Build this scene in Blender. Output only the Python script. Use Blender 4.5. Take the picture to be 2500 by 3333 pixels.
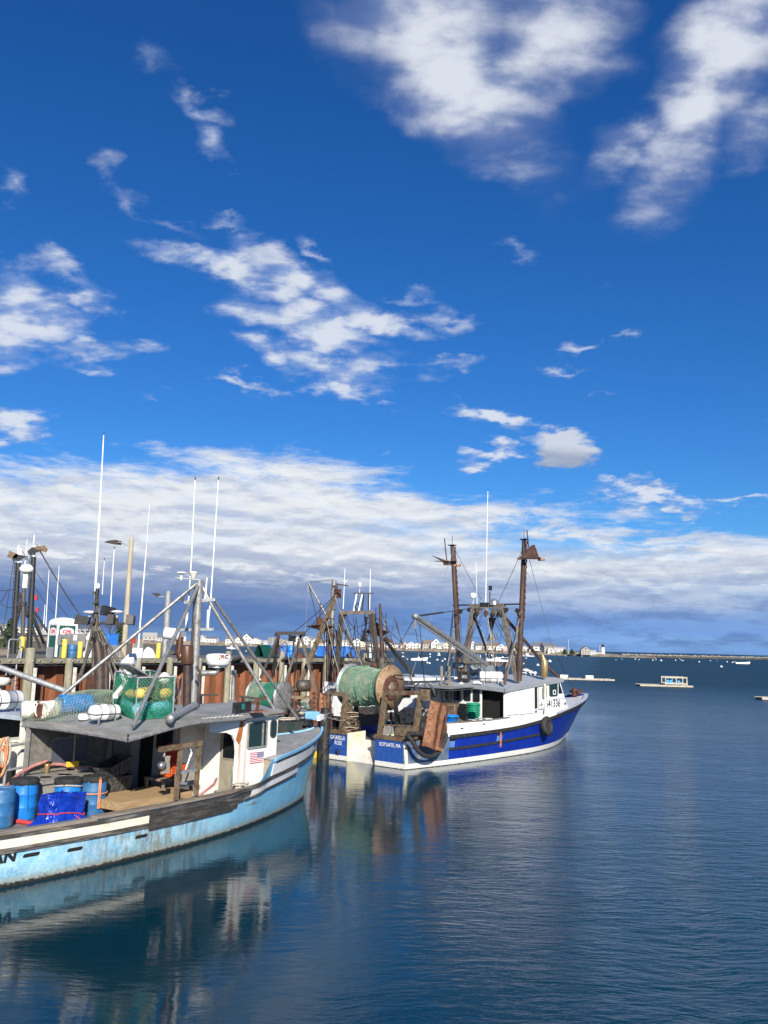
import bpy, bmesh, math, random
from math import sin, cos, pi, radians, atan2, asin, sqrt, hypot, floor
from mathutils import Vector, Matrix, noise as mnoise
random.seed(7)
R = radians
for o in list(bpy.data.objects): bpy.data.objects.remove(o)
SC = bpy.context.scene
COL = SC.collection

# ------------------------------------------------------------------ camera
EYE = Vector((0, 0, 5.0)); FOC = 2750.0
PITCH = math.atan2(435.5, FOC); ROLL = R(1.4)
_f = Vector((0, cos(PITCH), sin(PITCH))); _r0 = Vector((1, 0, 0)); _u0 = _r0.cross(_f)
_r = _r0*cos(ROLL) + _u0*sin(ROLL); _u = -_r0*sin(ROLL) + _u0*cos(ROLL)
cd = bpy.data.cameras.new('camera'); cam = bpy.data.objects.new('camera', cd); COL.objects.link(cam)
cam.matrix_world = Matrix(((_r.x, _u.x, -_f.x, EYE.x), (_r.y, _u.y, -_f.y, EYE.y), (_r.z, _u.z, -_f.z, EYE.z), (0, 0, 0, 1)))
cd.sensor_fit = 'HORIZONTAL'; cd.sensor_width = 36; cd.lens = 36*FOC/2500
cd.clip_start = 0.1; cd.clip_end = 20000
SC.camera = cam
SC.render.resolution_x = 768; SC.render.resolution_y = 1024
SC.view_settings.view_transform = 'Standard'; SC.view_settings.look = 'None'
SC.view_settings.exposure = 0.5; SC.view_settings.gamma = 1

def ray(px, py): return _f + _r*((px-1250)/FOC) - _u*((py-1666.5)/FOC)
def at_z(px, py, z):
    d = ray(px, py); return EYE + d*((z-EYE.z)/d.z)
def at_y(px, py, y):
    d = ray(px, py); return EYE + d*(y/d.y)
def azel(px, py):
    d = ray(px, py).normalized(); return atan2(d.x, d.y), asin(d.z)

# ------------------------------------------------------------------ sun
SUN_EL = R(28.0); SUN_DIR = Vector((0.2, -0.98, 0)).normalized()*cos(SUN_EL) + Vector((0, 0, sin(SUN_EL)))
ld = bpy.data.lights.new('sun', 'SUN'); lo = bpy.data.objects.new('sun', ld); COL.objects.link(lo)
ld.energy = 5.0; ld.angle = R(0.53); ld.color = (1.0, 0.93, 0.82)
lo.rotation_euler = SUN_DIR.to_track_quat('Z', 'Y').to_euler(); lo.location = SUN_DIR*60

# ------------------------------------------------------------------ sky
class NT:
    """tiny node-tree helper"""
    def __init__(s, tree): s.t = tree; s.n = tree.nodes; s.n.clear()
    def new(s, kind, **kw):
        n = s.n.new(kind)
        for k, v in kw.items(): setattr(n, k, v)
        return n
    def put(s, sock, v):
        if isinstance(v, bpy.types.NodeSocket): s.t.links.new(v, sock)
        elif v is not None:
            if isinstance(v, tuple) and sock.type == 'VECTOR': v = v[:3]
            sock.default_value = v
    def math(s, op, a, b=None, c=None, clamp=False):
        n = s.new('ShaderNodeMath', operation=op, use_clamp=clamp)
        for i, v in enumerate((a, b, c)):
            if v is not None: s.put(n.inputs[i], v)
        return n.outputs[0]
    def vmath(s, op, a, b=None, out=0):
        n = s.new('ShaderNodeVectorMath', operation=op)
        s.put(n.inputs[0], a)
        if b is not None: s.put(n.inputs['Scale' if op == 'SCALE' else 1], b)
        return n.outputs[out]
    def comb(s, x, y, z=0.0):
        n = s.new('ShaderNodeCombineXYZ')
        for i, v in enumerate((x, y, z)): s.put(n.inputs[i], v)
        return n.outputs[0]
    def sep(s, v):
        n = s.new('ShaderNodeSeparateXYZ'); s.put(n.inputs[0], v); return n.outputs
    def noise(s, vec, scale, detail=4, rough=0.5, dist=0.0, out=0):
        n = s.new('ShaderNodeTexNoise'); s.put(n.inputs['Vector'], vec)
        s.put(n.inputs['Scale'], scale); s.put(n.inputs['Detail'], detail); s.put(n.inputs['Roughness'], rough); s.put(n.inputs['Distortion'], dist)
        return n.outputs[out]
    def mapr(s, v, a, b, c=0.0, d=1.0, smooth=True):
        n = s.new('ShaderNodeMapRange', interpolation_type='SMOOTHSTEP' if smooth else 'LINEAR')
        for i, x in enumerate((v, a, b, c, d)): s.put(n.inputs[i], x)
        return n.outputs[0]
    def mix(s, f, a, b, kind='MIX'):
        n = s.new('ShaderNodeMix', data_type='RGBA', blend_type=kind)
        s.put(n.inputs[0], f)
        for i, v in ((6, a), (7, b)):
            s.put(n.inputs[i], (*v, 1) if isinstance(v, tuple) and len(v) == 3 else v)
        return n.outputs[2]
    def ramp(s, v, stops, interp='LINEAR'):
        n = s.new('ShaderNodeValToRGB'); s.put(n.inputs[0], v); cr = n.color_ramp; cr.interpolation = interp
        while len(cr.elements) > 1: cr.elements.remove(cr.elements[-1])
        for i, (p, c) in enumerate(stops):
            e = cr.elements[0] if i == 0 else cr.elements.new(p)
            e.position = p; e.color = (*c, 1) if isinstance(c, tuple) else (c, c, c, 1)
        return n.outputs[0]

W = bpy.data.worlds.new('World'); SC.world = W; W.use_nodes = True
N = NT(W.node_tree)
SKY_STRENGTH = 0.1
sky = N.new('ShaderNodeTexSky', sky_type='NISHITA', sun_disc=False, sun_elevation=SUN_EL, sun_rotation=R(168), altitude=0, air_density=1.0, dust_density=0.3, ozone_density=3.0)
dirv = N.vmath('NORMALIZE', N.new('ShaderNodeTexCoord').outputs['Generated'])
dx, dy, dz = N.sep(dirv)
az = N.math('ARCTAN2', dx, dy); el = N.math('ARCSINE', dz)
dzc = N.math('MAXIMUM', dz, 0.0)
hs = N.new('ShaderNodeHueSaturation'); N.put(hs.inputs['Color'], sky.outputs[0]); hs.inputs['Saturation'].default_value = 1.27; hs.inputs['Hue'].default_value = 0.5
blue = N.mix(1.0, hs.outputs[0], (0.31, 0.56, 0.83), 'MULTIPLY')
# cloud coordinates: the direction projected on a flattened dome (clouds shrink and flatten toward the horizon)
inv = N.math('DIVIDE', 1.0, N.math('ADD', dzc, 0.22))
cpl = N.comb(N.math('MULTIPLY', dx, inv), N.math('MULTIPLY', dy, inv), 0.0)
ang = N.comb(az, el, 0.0)
wv = N.vmath('ADD', N.vmath('SCALE', N.vmath('SUBTRACT', N.noise(cpl, 5.0, 3, 0.5, out=1), (0.5, 0.5, 0.5)), 0.085), N.vmath('SCALE', N.vmath('SUBTRACT', N.noise(cpl, 17.0, 5, 0.6, out=1), (0.5, 0.5, 0.5)), 0.045))
angw = N.vmath('ADD', ang, wv)
def cloud_blobs(lst):
    acc = None
    for (px, py, rx, ry, rot, k) in lst:
        a, e = azel(px, py); ce = cos(e)
        m = N.new('ShaderNodeMapping', vector_type='TEXTURE')
        N.put(m.inputs['Vector'], angw)
        m.inputs['Location'].default_value = (a, e, 0); m.inputs['Rotation'].default_value = (0, 0, R(-rot))
        m.inputs['Scale'].default_value = (rx/FOC/ce, ry/FOC, 1)
        g = N.new('ShaderNodeTexGradient', gradient_type='SPHERICAL'); N.put(g.inputs[0], m.outputs[0])
        v = g.outputs[1] if k == 1 else N.math('MULTIPLY', g.outputs[1], k)
        acc = v if acc is None else N.math('MAXIMUM', acc, v)
    return acc
BIG = [(1480,225,500,300,35,1.1),(1400,80,440,260,0,1),(1760,130,420,290,-20,.95),(1620,280,290,200,0,.9),(1500,370,240,130,30,.8),
       (2270,290,450,220,-58,1),(2400,110,330,250,-40,1),(2090,430,300,115,-30,.8),(2480,380,200,200,0,.6),(1720,290,130,200,20,.45),
       (1080,40,200,120,20,.5)]
SML = [(660,330,170,70,18,.8),(700,460,150,90,50,.75),(450,130,120,130,50,.42),(40,640,110,80,30,.7),
       (450,670,210,80,35,.62),(580,735,220,60,18,.64),(720,740,150,28,8,.5),
       (700,880,360,85,8,1),(990,930,400,110,16,1),(1000,1050,430,120,14,1),(1230,1060,330,70,4,1),(1060,1190,330,110,12,1),(1120,1235,200,75,40,.9),(880,1170,170,80,25,.8),
       (1330,970,170,40,10,.7),(1490,1045,110,50,15,.6),(1060,830,110,35,35,.55),
       (90,1000,360,170,8,.85),(40,1060,230,160,0,1),(290,1130,230,85,-4,.95),(250,920,240,70,25,.7),
       (800,1280,170,45,4,.9),(530,1255,100,40,0,.5),(1480,1210,190,55,-6,.8),(1690,830,130,60,25,.6),
       (1890,1120,150,40,-8,.65),(1870,1200,140,38,-5,.65),(2050,1105,90,32,0,.55),
       (1590,1370,210,50,10,1),(1275,1295,100,35,0,.5),(1260,1495,40,20,0,.5),(2010,1600,170,40,-8,.8),(2140,1640,260,45,8,.95),(2400,1620,190,36,0,.8),
       (30,1395,190,75,-8,.95),(1600,1490,190,45,-4,.9),(1960,1310,120,18,0,.4)]
PUF = [(1828,1465,140,85,8,1)]
cst = N.vmath('MULTIPLY', cpl, (0.8, 1.25, 1.0))
nz = N.noise(cst, 8.0, 8, 0.55, 0.15)
nz2 = N.noise(N.vmath('ADD', cst, (0.008, 0.045, 0.0)), 8.0, 8, 0.55, 0.15)      # the same field shifted toward the sun: relief
nf = N.noise(cst, 30.0, 7, 0.68)
def dens(mask, lo, hi, amt, fine):
    v = N.math('ADD', mask, N.math('MULTIPLY', N.math('SUBTRACT', nz, 0.5), amt))
    v = N.math('ADD', v, N.math('MULTIPLY', N.math('SUBTRACT', nf, 0.5), fine))
    return N.mapr(v, lo, hi), v
nb = N.noise(cst, 3.6, 8, 0.52, 0.1)
v_big = N.math('ADD', cloud_blobs(BIG), N.math('ADD', N.math('MULTIPLY', N.math('SUBTRACT', nb, 0.5), 0.75), N.math('MULTIPLY', N.math('SUBTRACT', nz, 0.5), 0.42)))
d_big = N.mapr(v_big, 0.13, 0.85)
d_sml, v_sml = dens(cloud_blobs(SML), 0.24, 0.92, 1.35, 0.30)
d_puf, v_puf = dens(cloud_blobs(PUF), 0.12, 0.55, 0.55, 0.3)
# low bank all round the horizon; its upper edge comes down to the right
a0, e0 = azel(0, 1480); a1, e1 = azel(1000, 1450); a2, e2 = azel(1500, 1590); a3, e3 = azel(2500, 1720)
edge = N.ramp(N.mapr(az, -pi, pi, 0, 1, False), [(0.0, e0), ((a0+pi)/2/pi, e0), ((a1+pi)/2/pi, e1), ((a2+pi)/2/pi, e2), ((a3+pi)/2/pi, e3), (1.0, e3)])
def lown(ax, ay, off, det=8, ro=.62, di=.2): return N.noise(N.comb(N.math('MULTIPLY', az, ax), N.math('MULTIPLY', el, ay), off), 1.0, det, ro, di)
nl = lown(3.2, 24.0, 1.7); nl2 = lown(9.0, 40.0, 4.1, 9, .66); nl3 = lown(15.0, 60.0, 7.7, 8, .62); nl3b = N.noise(N.comb(N.math('MULTIPLY', az, 15.0), N.math('ADD', N.math('MULTIPLY', el, 60.0), .50), 7.7), 1.0, 8, .62, .2)
below = N.math('MULTIPLY', N.math('SUBTRACT', edge, el), 15.0)
v_low = N.math('ADD', below, N.math('MULTIPLY', N.math('SUBTRACT', nl2, 0.5), 1.7))
v_low = N.math('ADD', v_low, N.math('MULTIPLY', N.math('SUBTRACT', nl3, 0.5), 0.9))
d_low = N.mapr(v_low, -0.05, 0.60)
# thinner to the right, where blue shows between the bars
gap = N.mapr(az, azel(900, 1600)[0], azel(2000, 1600)[0], 0.15, 1.0)
gsum = N.math('ADD', N.math('MULTIPLY', nl2, .65), N.math('MULTIPLY', nl3, .35))
gapn = N.math('MULTIPLY', N.math('MULTIPLY', gap, N.mapr(gsum, 0.54, 0.42)), N.mapr(el, azel(1700, 1850)[1], azel(1700, 1740)[1]))
d_low = N.math('MULTIPLY', d_low, N.math('SUBTRACT', 1.0, gapn, clamp=True))
VIS = 0.5**0.5          # exposure 0.5 brings these back to the brightness seen in the picture
K = VIS/SKY_STRENGTH
def k(c): return tuple(x*K for x in c)
ej = N.math('ADD', el, N.math('MULTIPLY', N.math('SUBTRACT', nl, 0.5), 0.070))
ej = N.math('ADD', ej, N.math('MULTIPLY', N.math('SUBTRACT', nl2, 0.5), 0.050))
def E(y, x=1250): return azel(x, y)[1]/0.30
elr = N.math('DIVIDE', ej, 0.30, clamp=True)
low_l = N.ramp(elr, [(0.0, (.25,.38,.64)), (E(2085), (.17,.30,.58)), (E(2040), (.120,.235,.52)), (E(1985), (.115,.215,.485)), (E(1940), (.21,.31,.55)), (E(1900), (.33,.41,.60)), (E(1840), (.60,.66,.77)), (E(1740), (.76,.80,.86)), (E(1580), (.84,.87,.91)), (1.0, (.80,.84,.88))])
low_r = N.ramp(elr, [(0.0, (.20,.38,.74)), (E(2080), (.24,.44,.82)), (E(2020), (.19,.36,.75)), (E(1975), (.24,.39,.71)), (E(1930), (.41,.53,.76)), (E(1860), (.60,.67,.79)), (E(1780), (.74,.79,.87)), (1.0, (.76,.81,.88))])
low_c = N.mix(N.mapr(az, azel(700, 2000)[0], azel(2100, 2000)[0]), low_l, low_r)
# texture inside the bank: puffs with grey-blue undersides
puffy = N.math('MULTIPLY', N.math('SUBTRACT', nl3b, nl3), 2.6)
shade = N.mapr(N.math('ADD', puffy, N.math('MULTIPLY', N.math('SUBTRACT', nl2, .5), 1.5)), -.55, .22)
low_c = N.mix(N.math('MULTIPLY', N.math('SUBTRACT', 1.0, shade), 0.62), low_c, N.mix(N.mapr(el, E(2050)*.3, E(1750)*.3), (.10,.19,.44), (.40,.48,.66)))
low_c = N.mix(N.math('MULTIPLY', N.mapr(puffy, .05, .45), N.mapr(el, E(1960)*.3, E(1820)*.3)), low_c, (.86,.89,.93))
low_c = N.vmath('SCALE', low_c, K)
# free clouds: white cores, lavender thin parts and undersides
rel = N.math('MULTIPLY', N.math('SUBTRACT', nz, nz2), 3.2)
def body(v, a, b, r=1.0): return N.mapr(N.math('ADD', v, N.math('MULTIPLY', rel, r)), a, b)
c_big = N.mix(body(v_big, 0.15, 1.10, .8), k((.20,.27,.50)), k((.76,.80,.88)))
c_sml = N.mix(body(v_sml, 0.25, 1.05), k((.34,.45,.72)), k((.74,.79,.88)))
c_puf = N.mix(N.mapr(N.math('ADD', el, N.math('MULTIPLY', N.math('SUBTRACT', nz, .5), .04)), E(1515, 1828)*.3, E(1440, 1828)*.3), k((.36,.41,.52)), k((.68,.72,.79)))
col = N.mix(d_low, blue, low_c)
col = N.mix(N.math('MULTIPLY', d_sml, 0.92), col, c_sml)
col = N.mix(N.math('MULTIPLY', d_big, 0.93), col, c_big)
col = N.mix(N.math('MULTIPLY', d_puf, 0.90), col, c_puf)
# scattered clouds of the same kind over the rest of the dome (outside the frame)
vis = N.mapr(dy, 0.35, 0.62)
d_out = N.math('MULTIPLY', N.mapr(N.noise(cst, 3.0, 8, .6), 0.60, 0.82), N.math('SUBTRACT', 1.0, vis))
col = N.mix(N.math('MULTIPLY', d_out, 0.9), col, k((.62,.68,.80)))
bg = N.new('ShaderNodeBackground'); N.put(bg.inputs[0], col); bg.inputs[1].default_value = SKY_STRENGTH
N.put(N.new('ShaderNodeOutputWorld').inputs[0], bg.outputs[0])
W.cycles.sampling_method = 'MANUAL'; W.cycles.sample_map_resolution = 1024
def plain_obj(name, me, label=None, kind=None):
    o = bpy.data.objects.new(name, me); COL.objects.link(o)
    if label: o['label'] = label
    if kind: o['kind'] = kind
    return o
# ------------------------------------------------------------------ water
def water_mat():
    m = bpy.data.materials.new('sea_water'); m.use_nodes = True; n = NT(m.node_tree)
    tc = n.new('ShaderNodeTexCoord'); p = tc.outputs['Object']
    px, py, pz = n.sep(p)
    b = n.new('ShaderNodeBsdfPrincipled')
    patch = n.noise(p, 0.045, 4, 0.6)
    wob = n.vmath('ADD', p, n.vmath('SCALE', n.noise(p, 0.25, 2, 0.5, out=1), 1.2))
    # small wind ripples lying across the view, a longer chop, and a slow swell
    def rip(rot, sx, sy, sc, det, src=wob):
        mp = n.new('ShaderNodeMapping'); n.put(mp.inputs[0], src); mp.inputs['Rotation'].default_value = (0, 0, R(rot)); mp.inputs['Scale'].default_value = (sx, sy, 1)
        return n.noise(mp.outputs[0], sc, det, 0.55, 0.25)
    r1 = rip(8, 0.42, 1.35, 5.2, 5); r2 = rip(-20, 0.5, 1.2, 1.7, 4); r3 = rip(14, 0.55, 1.0, 0.35, 3)
    dist = n.math('DIVIDE', 1.0, n.math('ADD', 1.0, n.math('MULTIPLY', py, 0.004)))
    # sheltered water between the boats and the pier is calmer
    shel = n.mapr(n.math('ADD', n.math('SUBTRACT', px, n.math('MULTIPLY', n.math('SUBTRACT', py, 14.0), 0.26)), n.math('MULTIPLY', n.math('SUBTRACT', patch, .5), 6.0)), -2.2, 7.5, 0.07, 1.30)
    calm = n.mapr(patch, 0.36, 0.62, 0.6, 1.15)
    far = n.math('ADD', 1.0, n.math('DIVIDE', n.math('MULTIPLY', n.math('MAXIMUM', n.math('SUBTRACT', py, 10.0), 0.0), n.math('MAXIMUM', n.math('SUBTRACT', py, 10.0), 0.0)), 6000.0))
    amp = n.math('MULTIPLY', n.math('MULTIPLY', shel, calm), n.math('MINIMUM', far, 4.0))
    h = n.math('MULTIPLY', n.math('ADD', n.math('ADD', n.math('MULTIPLY', r1, 0.060), n.math('MULTIPLY', r2, 0.095)), n.math('MULTIPLY', r3, 0.075)), amp)
    bp = n.new('ShaderNodeBump'); bp.inputs['Strength'].default_value = 1.0; bp.inputs['Distance'].default_value = 1.0
    n.put(bp.inputs['Height'], h); n.put(b.inputs['Normal'], bp.outputs[0])
    n.put(b.inputs['Base Color'], n.mix(patch, (.0005,.022,.042), (.0008,.036,.052)))
    n.put(b.inputs['Roughness'], n.math('ADD', 0.03, n.math('MULTIPLY', n.mapr(py, 28, 140, 0.04, 0.42, False), n.mapr(n.math('MAXIMUM', shel, n.mapr(py, 55, 75)), 0.15, 1.0, 0.22, 1.0))))
    b.inputs['IOR'].default_value = 1.38
    n.put(n.new('ShaderNodeOutputMaterial').inputs[0], b.outputs[0])
    return m
me = bpy.data.meshes.new('sea'); me.from_pydata([(-9000,-300,0),(9000,-300,0),(9000,14000,0),(-9000,14000,0)], [], [(0,1,2,3)])
me.materials.append(water_mat())
plain_obj('sea_water', me, kind='structure')
# ------------------------------------------------------------------ mesh helpers
class MB:
    """collects shapes and links them as ONE mesh object"""
    def __init__(s): s.v = []; s.f = []; s.sm = []
    def add(s, verts, faces, smooth=False):
        b = len(s.v); s.v += [tuple(x) for x in verts]
        for f in faces: s.f.append(tuple(b+i for i in f)); s.sm.append(smooth)
        return s
    def box(s, c, size, rot=None):
        c = Vector(c); hx, hy, hz = (x/2 for x in size)
        P = [Vector((a*hx, b*hy, d*hz)) for a in (-1, 1) for b in (-1, 1) for d in (-1, 1)]
        if rot is not None:
            M = rot if isinstance(rot, Matrix) else Matrix.Rotation(rot, 3, 'Z')
            P = [M @ p for p in P]
        return s.add([c+p for p in P], [(0,1,3,2),(4,6,7,5),(0,4,5,1),(2,3,7,6),(0,2,6,4),(1,5,7,3)])
    def beam(s, p, q, w, h=None, up=(0, 0, 1)):
        p, q = Vector(p), Vector(q); h = h or w; d = (q-p).normalized(); up = Vector(up)
        if abs(d.dot(up)) > .98: up = Vector((1, 0, 0))
        a = d.cross(up).normalized(); b = a.cross(d)
        P = [o + a*(x*w/2) + b*(y*h/2) for o in (p, q) for x, y in ((-1,-1),(1,-1),(1,1),(-1,1))]
        return s.add(P, [(3,2,1,0),(4,5,6,7),(0,1,5,4),(1,2,6,5),(2,3,7,6),(3,0,4,7)])
    def tube(s, pts, r, n=7, caps=True, closed=False):
        pts = [Vector(p) for p in pts]; m = len(pts)
        rr = list(r) if isinstance(r, (list, tuple)) else [r]*m
        vs = []; prev = None
        for i, p in enumerate(pts):
            if closed: t = pts[(i+1) % m]-pts[i-1]
            else: t = pts[min(i+1, m-1)]-pts[max(i-1, 0)]
            t.normalize()
            if prev is None:
                a = t.cross(Vector((0, 0, 1)))
                if a.length < 1e-3: a = t.cross(Vector((1, 0, 0)))
            else: a = prev - t*prev.dot(t)
            a.normalize(); prev = a; b = t.cross(a)
            vs += [p + a*(cos(2*pi*j/n)*rr[i]) + b*(sin(2*pi*j/n)*rr[i]) for j in range(n)]
        fs = []
        for i in range(m if closed else m-1):
            for j in range(n):
                k, k2 = i*n, ((i+1) % m)*n
                fs.append((k+j, k+(j+1) % n, k2+(j+1) % n, k2+j))
        s.add(vs, fs, True)
        if caps and not closed:
            s.add(vs[:n], [tuple(range(n-1, -1, -1))]); s.add(vs[-n:], [tuple(range(n))])
        return s
    def lathe(s, prof, n=16, c=(0, 0, 0), axis=(0, 0, 1), smooth=True, wob=None):
        c = Vector(c); Q = Vector(axis).normalized().to_track_quat('Z', 'Y').to_matrix()
        vs = []
        for (r, z) in prof:
            for j in range(n):
                a = 2*pi*j/n; k = r*(1+(wob(a, z) if wob else 0))
                vs.append(c + Q @ Vector((cos(a)*k, sin(a)*k, z)))
        fs = [(i*n+j, i*n+(j+1) % n, (i+1)*n+(j+1) % n, (i+1)*n+j) for i in range(len(prof)-1) for j in range(n)]
        s.add(vs, fs, smooth)
        if prof[0][0] > 1e-4: s.add(vs[:n], [tuple(range(n-1, -1, -1))])
        if prof[-1][0] > 1e-4: s.add(vs[-n:], [tuple(range(n))])
        return s
    def prism(s, poly, o, ex, ey, h):
        """polygon in the plane o + x ex + y ey, thickened by h along ex x ey"""
        o, ex, ey = Vector(o), Vector(ex).normalized(), Vector(ey); ey = (ey-ex*ey.dot(ex)).normalized(); nn = ex.cross(ey)
        n = len(poly); A = [o+ex*x+ey*y for x, y in poly]; B = [p+nn*h for p in A]
        return s.add(A+B, [tuple(range(n-1, -1, -1)), tuple(range(n, 2*n))]+[(i, (i+1) % n, n+(i+1) % n, n+i) for i in range(n)])
    def ring(s, po, pi_, o, ex, ey, h):
        o, ex, ey = Vector(o), Vector(ex).normalized(), Vector(ey); ey = (ey-ex*ey.dot(ex)).normalized(); nn = ex.cross(ey)
        n = len(po); L = []
        for P, k in ((po, 0), (pi_, 0), (po, h), (pi_, h)): L += [o+ex*x+ey*y+nn*k for x, y in P]
        fs = []
        for i in range(n):
            j = (i+1) % n
            fs += [(i, n+i, n+j, j), (2*n+i, 2*n+j, 3*n+j, 3*n+i), (i, j, 2*n+j, 2*n+i), (n+i, 3*n+i, 3*n+j, n+j)]
        return s.add(L, fs)
    def grid(s, fn, nu, nv, smooth=True, th=0):
        P = [Vector(fn(i/nu, j/nv)) for i in range(nu+1) for j in range(nv+1)]
        q = [(i*(nv+1)+j, (i+1)*(nv+1)+j, (i+1)*(nv+1)+j+1, i*(nv+1)+j+1) for i in range(nu) for j in range(nv)]
        return s.add(P, q, smooth)
    def net(s, fn, nu, nv, r, n=3):
        """diamond netting on the surface fn(u, v)"""
        for sg in (1, -1):
            for k in range(-nv, nu+1):
                pts = []
                for j in range(nv+1):
                    i = k+j if sg > 0 else k+nv-j
                    if 0 <= i <= nu: pts.append(fn(i/nu, j/nv))
                if len(pts) > 1: s.tube(pts, r, n, caps=False)
        return s
    def wall(s, o, ex, ey, w, h, holes, th):
        """a wall with rectangular openings, butted out of boxes"""
        o, ex, ey = Vector(o), Vector(ex).normalized(), Vector(ey).normalized()
        xs = sorted({0, w, *[x for a in holes for x in (a[0], a[2])]}); ys = sorted({0, h, *[y for a in holes for y in (a[1], a[3])]})
        for i in range(len(xs)-1):
            j = 0
            while j < len(ys)-1:
                def hole(j): 
                    cx, cy = (xs[i]+xs[i+1])/2, (ys[j]+ys[j+1])/2
                    return any(a[0] < cx < a[2] and a[1] < cy < a[3] for a in holes)
                if hole(j): j += 1; continue
                j0 = j
                while j < len(ys)-1 and not hole(j): j += 1
                s.prism([(xs[i], ys[j0]), (xs[i+1], ys[j0]), (xs[i+1], ys[j]), (xs[i], ys[j])], o, ex, ey, th)
        return s
    def mesh(s, name, m):
        me = bpy.data.meshes.new(name); me.from_pydata(s.v, [], s.f)
        me.polygons.foreach_set('use_smooth', s.sm); me.materials.append(m); me.update()
        return me
    def build(s, name, m, parent=None, label=None, kind=None):
        o = bpy.data.objects.new(name, s.mesh(name, m)); COL.objects.link(o)
        if parent is not None: o.parent = parent
        if label: o['label'] = label
        if kind: o['kind'] = kind
        return o
def rrect(w, h, r, n=4, cx=0, cy=0):
    P = []
    for (sx, sy, a0) in ((1,-1,-90),(1,1,0),(-1,1,90),(-1,-1,180)):
        for i in range(n+1):
            a = R(a0+90*i/n); P.append((cx+sx*(w/2-r)+cos(a)*r, cy+sy*(h/2-r)+sin(a)*r))
    return P
def tab(pairs):
    """smooth interpolation through (x, y) pairs"""
    X = [p[0] for p in pairs]; Y = [p[1] for p in pairs]; n = len(X)
    M = []
    for i in range(n):
        if i in (0, n-1): j = min(max(i, 1), n-1); M.append((Y[j]-Y[j-1])/(X[j]-X[j-1]))
        else:
            a, b = (Y[i]-Y[i-1])/(X[i]-X[i-1]), (Y[i+1]-Y[i])/(X[i+1]-X[i]); M.append(0 if a*b <= 0 else 2*a*b/(a+b))
    def f(x):
        if x <= X[0]: return Y[0]
        if x >= X[-1]: return Y[-1]
        i = max(j for j in range(n) if X[j] <= x); h = X[i+1]-X[i]; t = (x-X[i])/h
        return (2*t**3-3*t*t+1)*Y[i] + (t**3-2*t*t+t)*h*M[i] + (-2*t**3+3*t*t)*Y[i+1] + (t**3-t*t)*h*M[i+1]
    return f
def text_shape(body, size, shear=0.0, spacing=1.0):
    cu = bpy.data.curves.new('txt', 'FONT'); cu.body = body; cu.size = size; cu.shear = shear; cu.space_character = spacing; cu.resolution_u = 3
    cu.align_x = 'LEFT'
    o = bpy.data.objects.new('txt', cu); COL.objects.link(o)
    dg = bpy.context.evaluated_depsgraph_get(); me = bpy.data.meshes.new_from_object(o.evaluated_get(dg))
    vs = [(v.co.x, v.co.y) for v in me.vertices]; fs = [tuple(p.vertices) for p in me.polygons]
    bpy.data.objects.remove(o); bpy.data.curves.remove(cu); bpy.data.meshes.remove(me)
    return vs, fs
def put_text(mb, body, o, ex, ey, width=None, height=1.0, bold=0.0, shear=0.0, conform=None):
    """flat lettering in the plane (o, ex, ey) or bent by conform(x, y)"""
    vs, fs = text_shape(body, 1.0, shear)
    x0 = min(v[0] for v in vs); x1 = max(v[0] for v in vs); y0 = min(v[1] for v in vs); y1 = max(v[1] for v in vs)
    ky = height/(y1-y0); kx = (width/(x1-x0)) if width else ky
    offs = [(0, 0)] if not bold else [(a*bold, b*bold) for a in (-1, 0, 1) for b in (-1, 1)]
    for i, (ox, oy) in enumerate(offs):
        if conform: P = [conform((x-x0)*kx+ox, (y-y0)*ky+oy, i*0.0006) for x, y in vs]
        else:
            nn = Vector(ex).cross(Vector(ey)); P = [Vector(o)+Vector(ex)*((x-x0)*kx+ox)+Vector(ey)*((y-y0)*ky+oy)+nn*(i*0.0006) for x, y in vs]
        mb.add(P, fs)
    return mb

# ------------------------------------------------------------------ materials
MATS = {}
def mat(name, c1, c2=None, scale=5.0, lo=.42, hi=.62, rough=.6, metal=0.0, bump=.0, bscale=None, stretch=(1,1,1), c3=None, lo3=.58, hi3=.70, s3=2.0, st3=(1,1,1), var=.12, spec=None, coat=0.0, world=False):
    if name in MATS: return MATS[name]
    m = bpy.data.materials.new(name); m.use_nodes = True; n = NT(m.node_tree)
    p = n.new('ShaderNodeNewGeometry').outputs['Position'] if world else n.new('ShaderNodeTexCoord').outputs['Object']
    def mp(st):
        q = n.new('ShaderNodeMapping'); n.put(q.inputs[0], p); q.inputs['Scale'].default_value = st; return q.outputs[0]
    b = n.new('ShaderNodeBsdfPrincipled'); ps = mp(stretch)
    f1 = n.noise(ps, scale, 5, .6)
    col = (*c1, 1)
    if c2: col = n.mix(n.mapr(f1, lo, hi), c1, c2)
    if c3: col = n.mix(n.mapr(n.noise(mp(st3), s3, 6, .65), lo3, hi3), col, c3)
    fv = n.noise(ps, scale*3.1, 4, .6)
    kk = n.mapr(fv, .3, .7, 1-var, 1+var, False)
    sc = n.vmath('SCALE', col, kk)
    n.put(b.inputs['Base Color'], sc)
    n.put(b.inputs['Roughness'], n.mapr(f1, .3, .7, max(rough-.1, .02), min(rough+.1, 1), False)); b.inputs['Metallic'].default_value = metal
    if spec is not None: b.inputs['Specular IOR Level'].default_value = spec
    if coat: b.inputs['Coat Weight'].default_value = coat
    if bump:
        bp = n.new('ShaderNodeBump'); bp.inputs['Strength'].default_value = 1; bp.inputs['Distance'].default_value = bump
        n.put(bp.inputs['Height'], n.noise(ps, bscale or scale*4, 5, .6)); n.put(b.inputs['Normal'], bp.outputs[0])
    n.put(n.new('ShaderNodeOutputMaterial').inputs[0], b.outputs[0])
    MATS[name] = m; return m
M = {}
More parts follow.
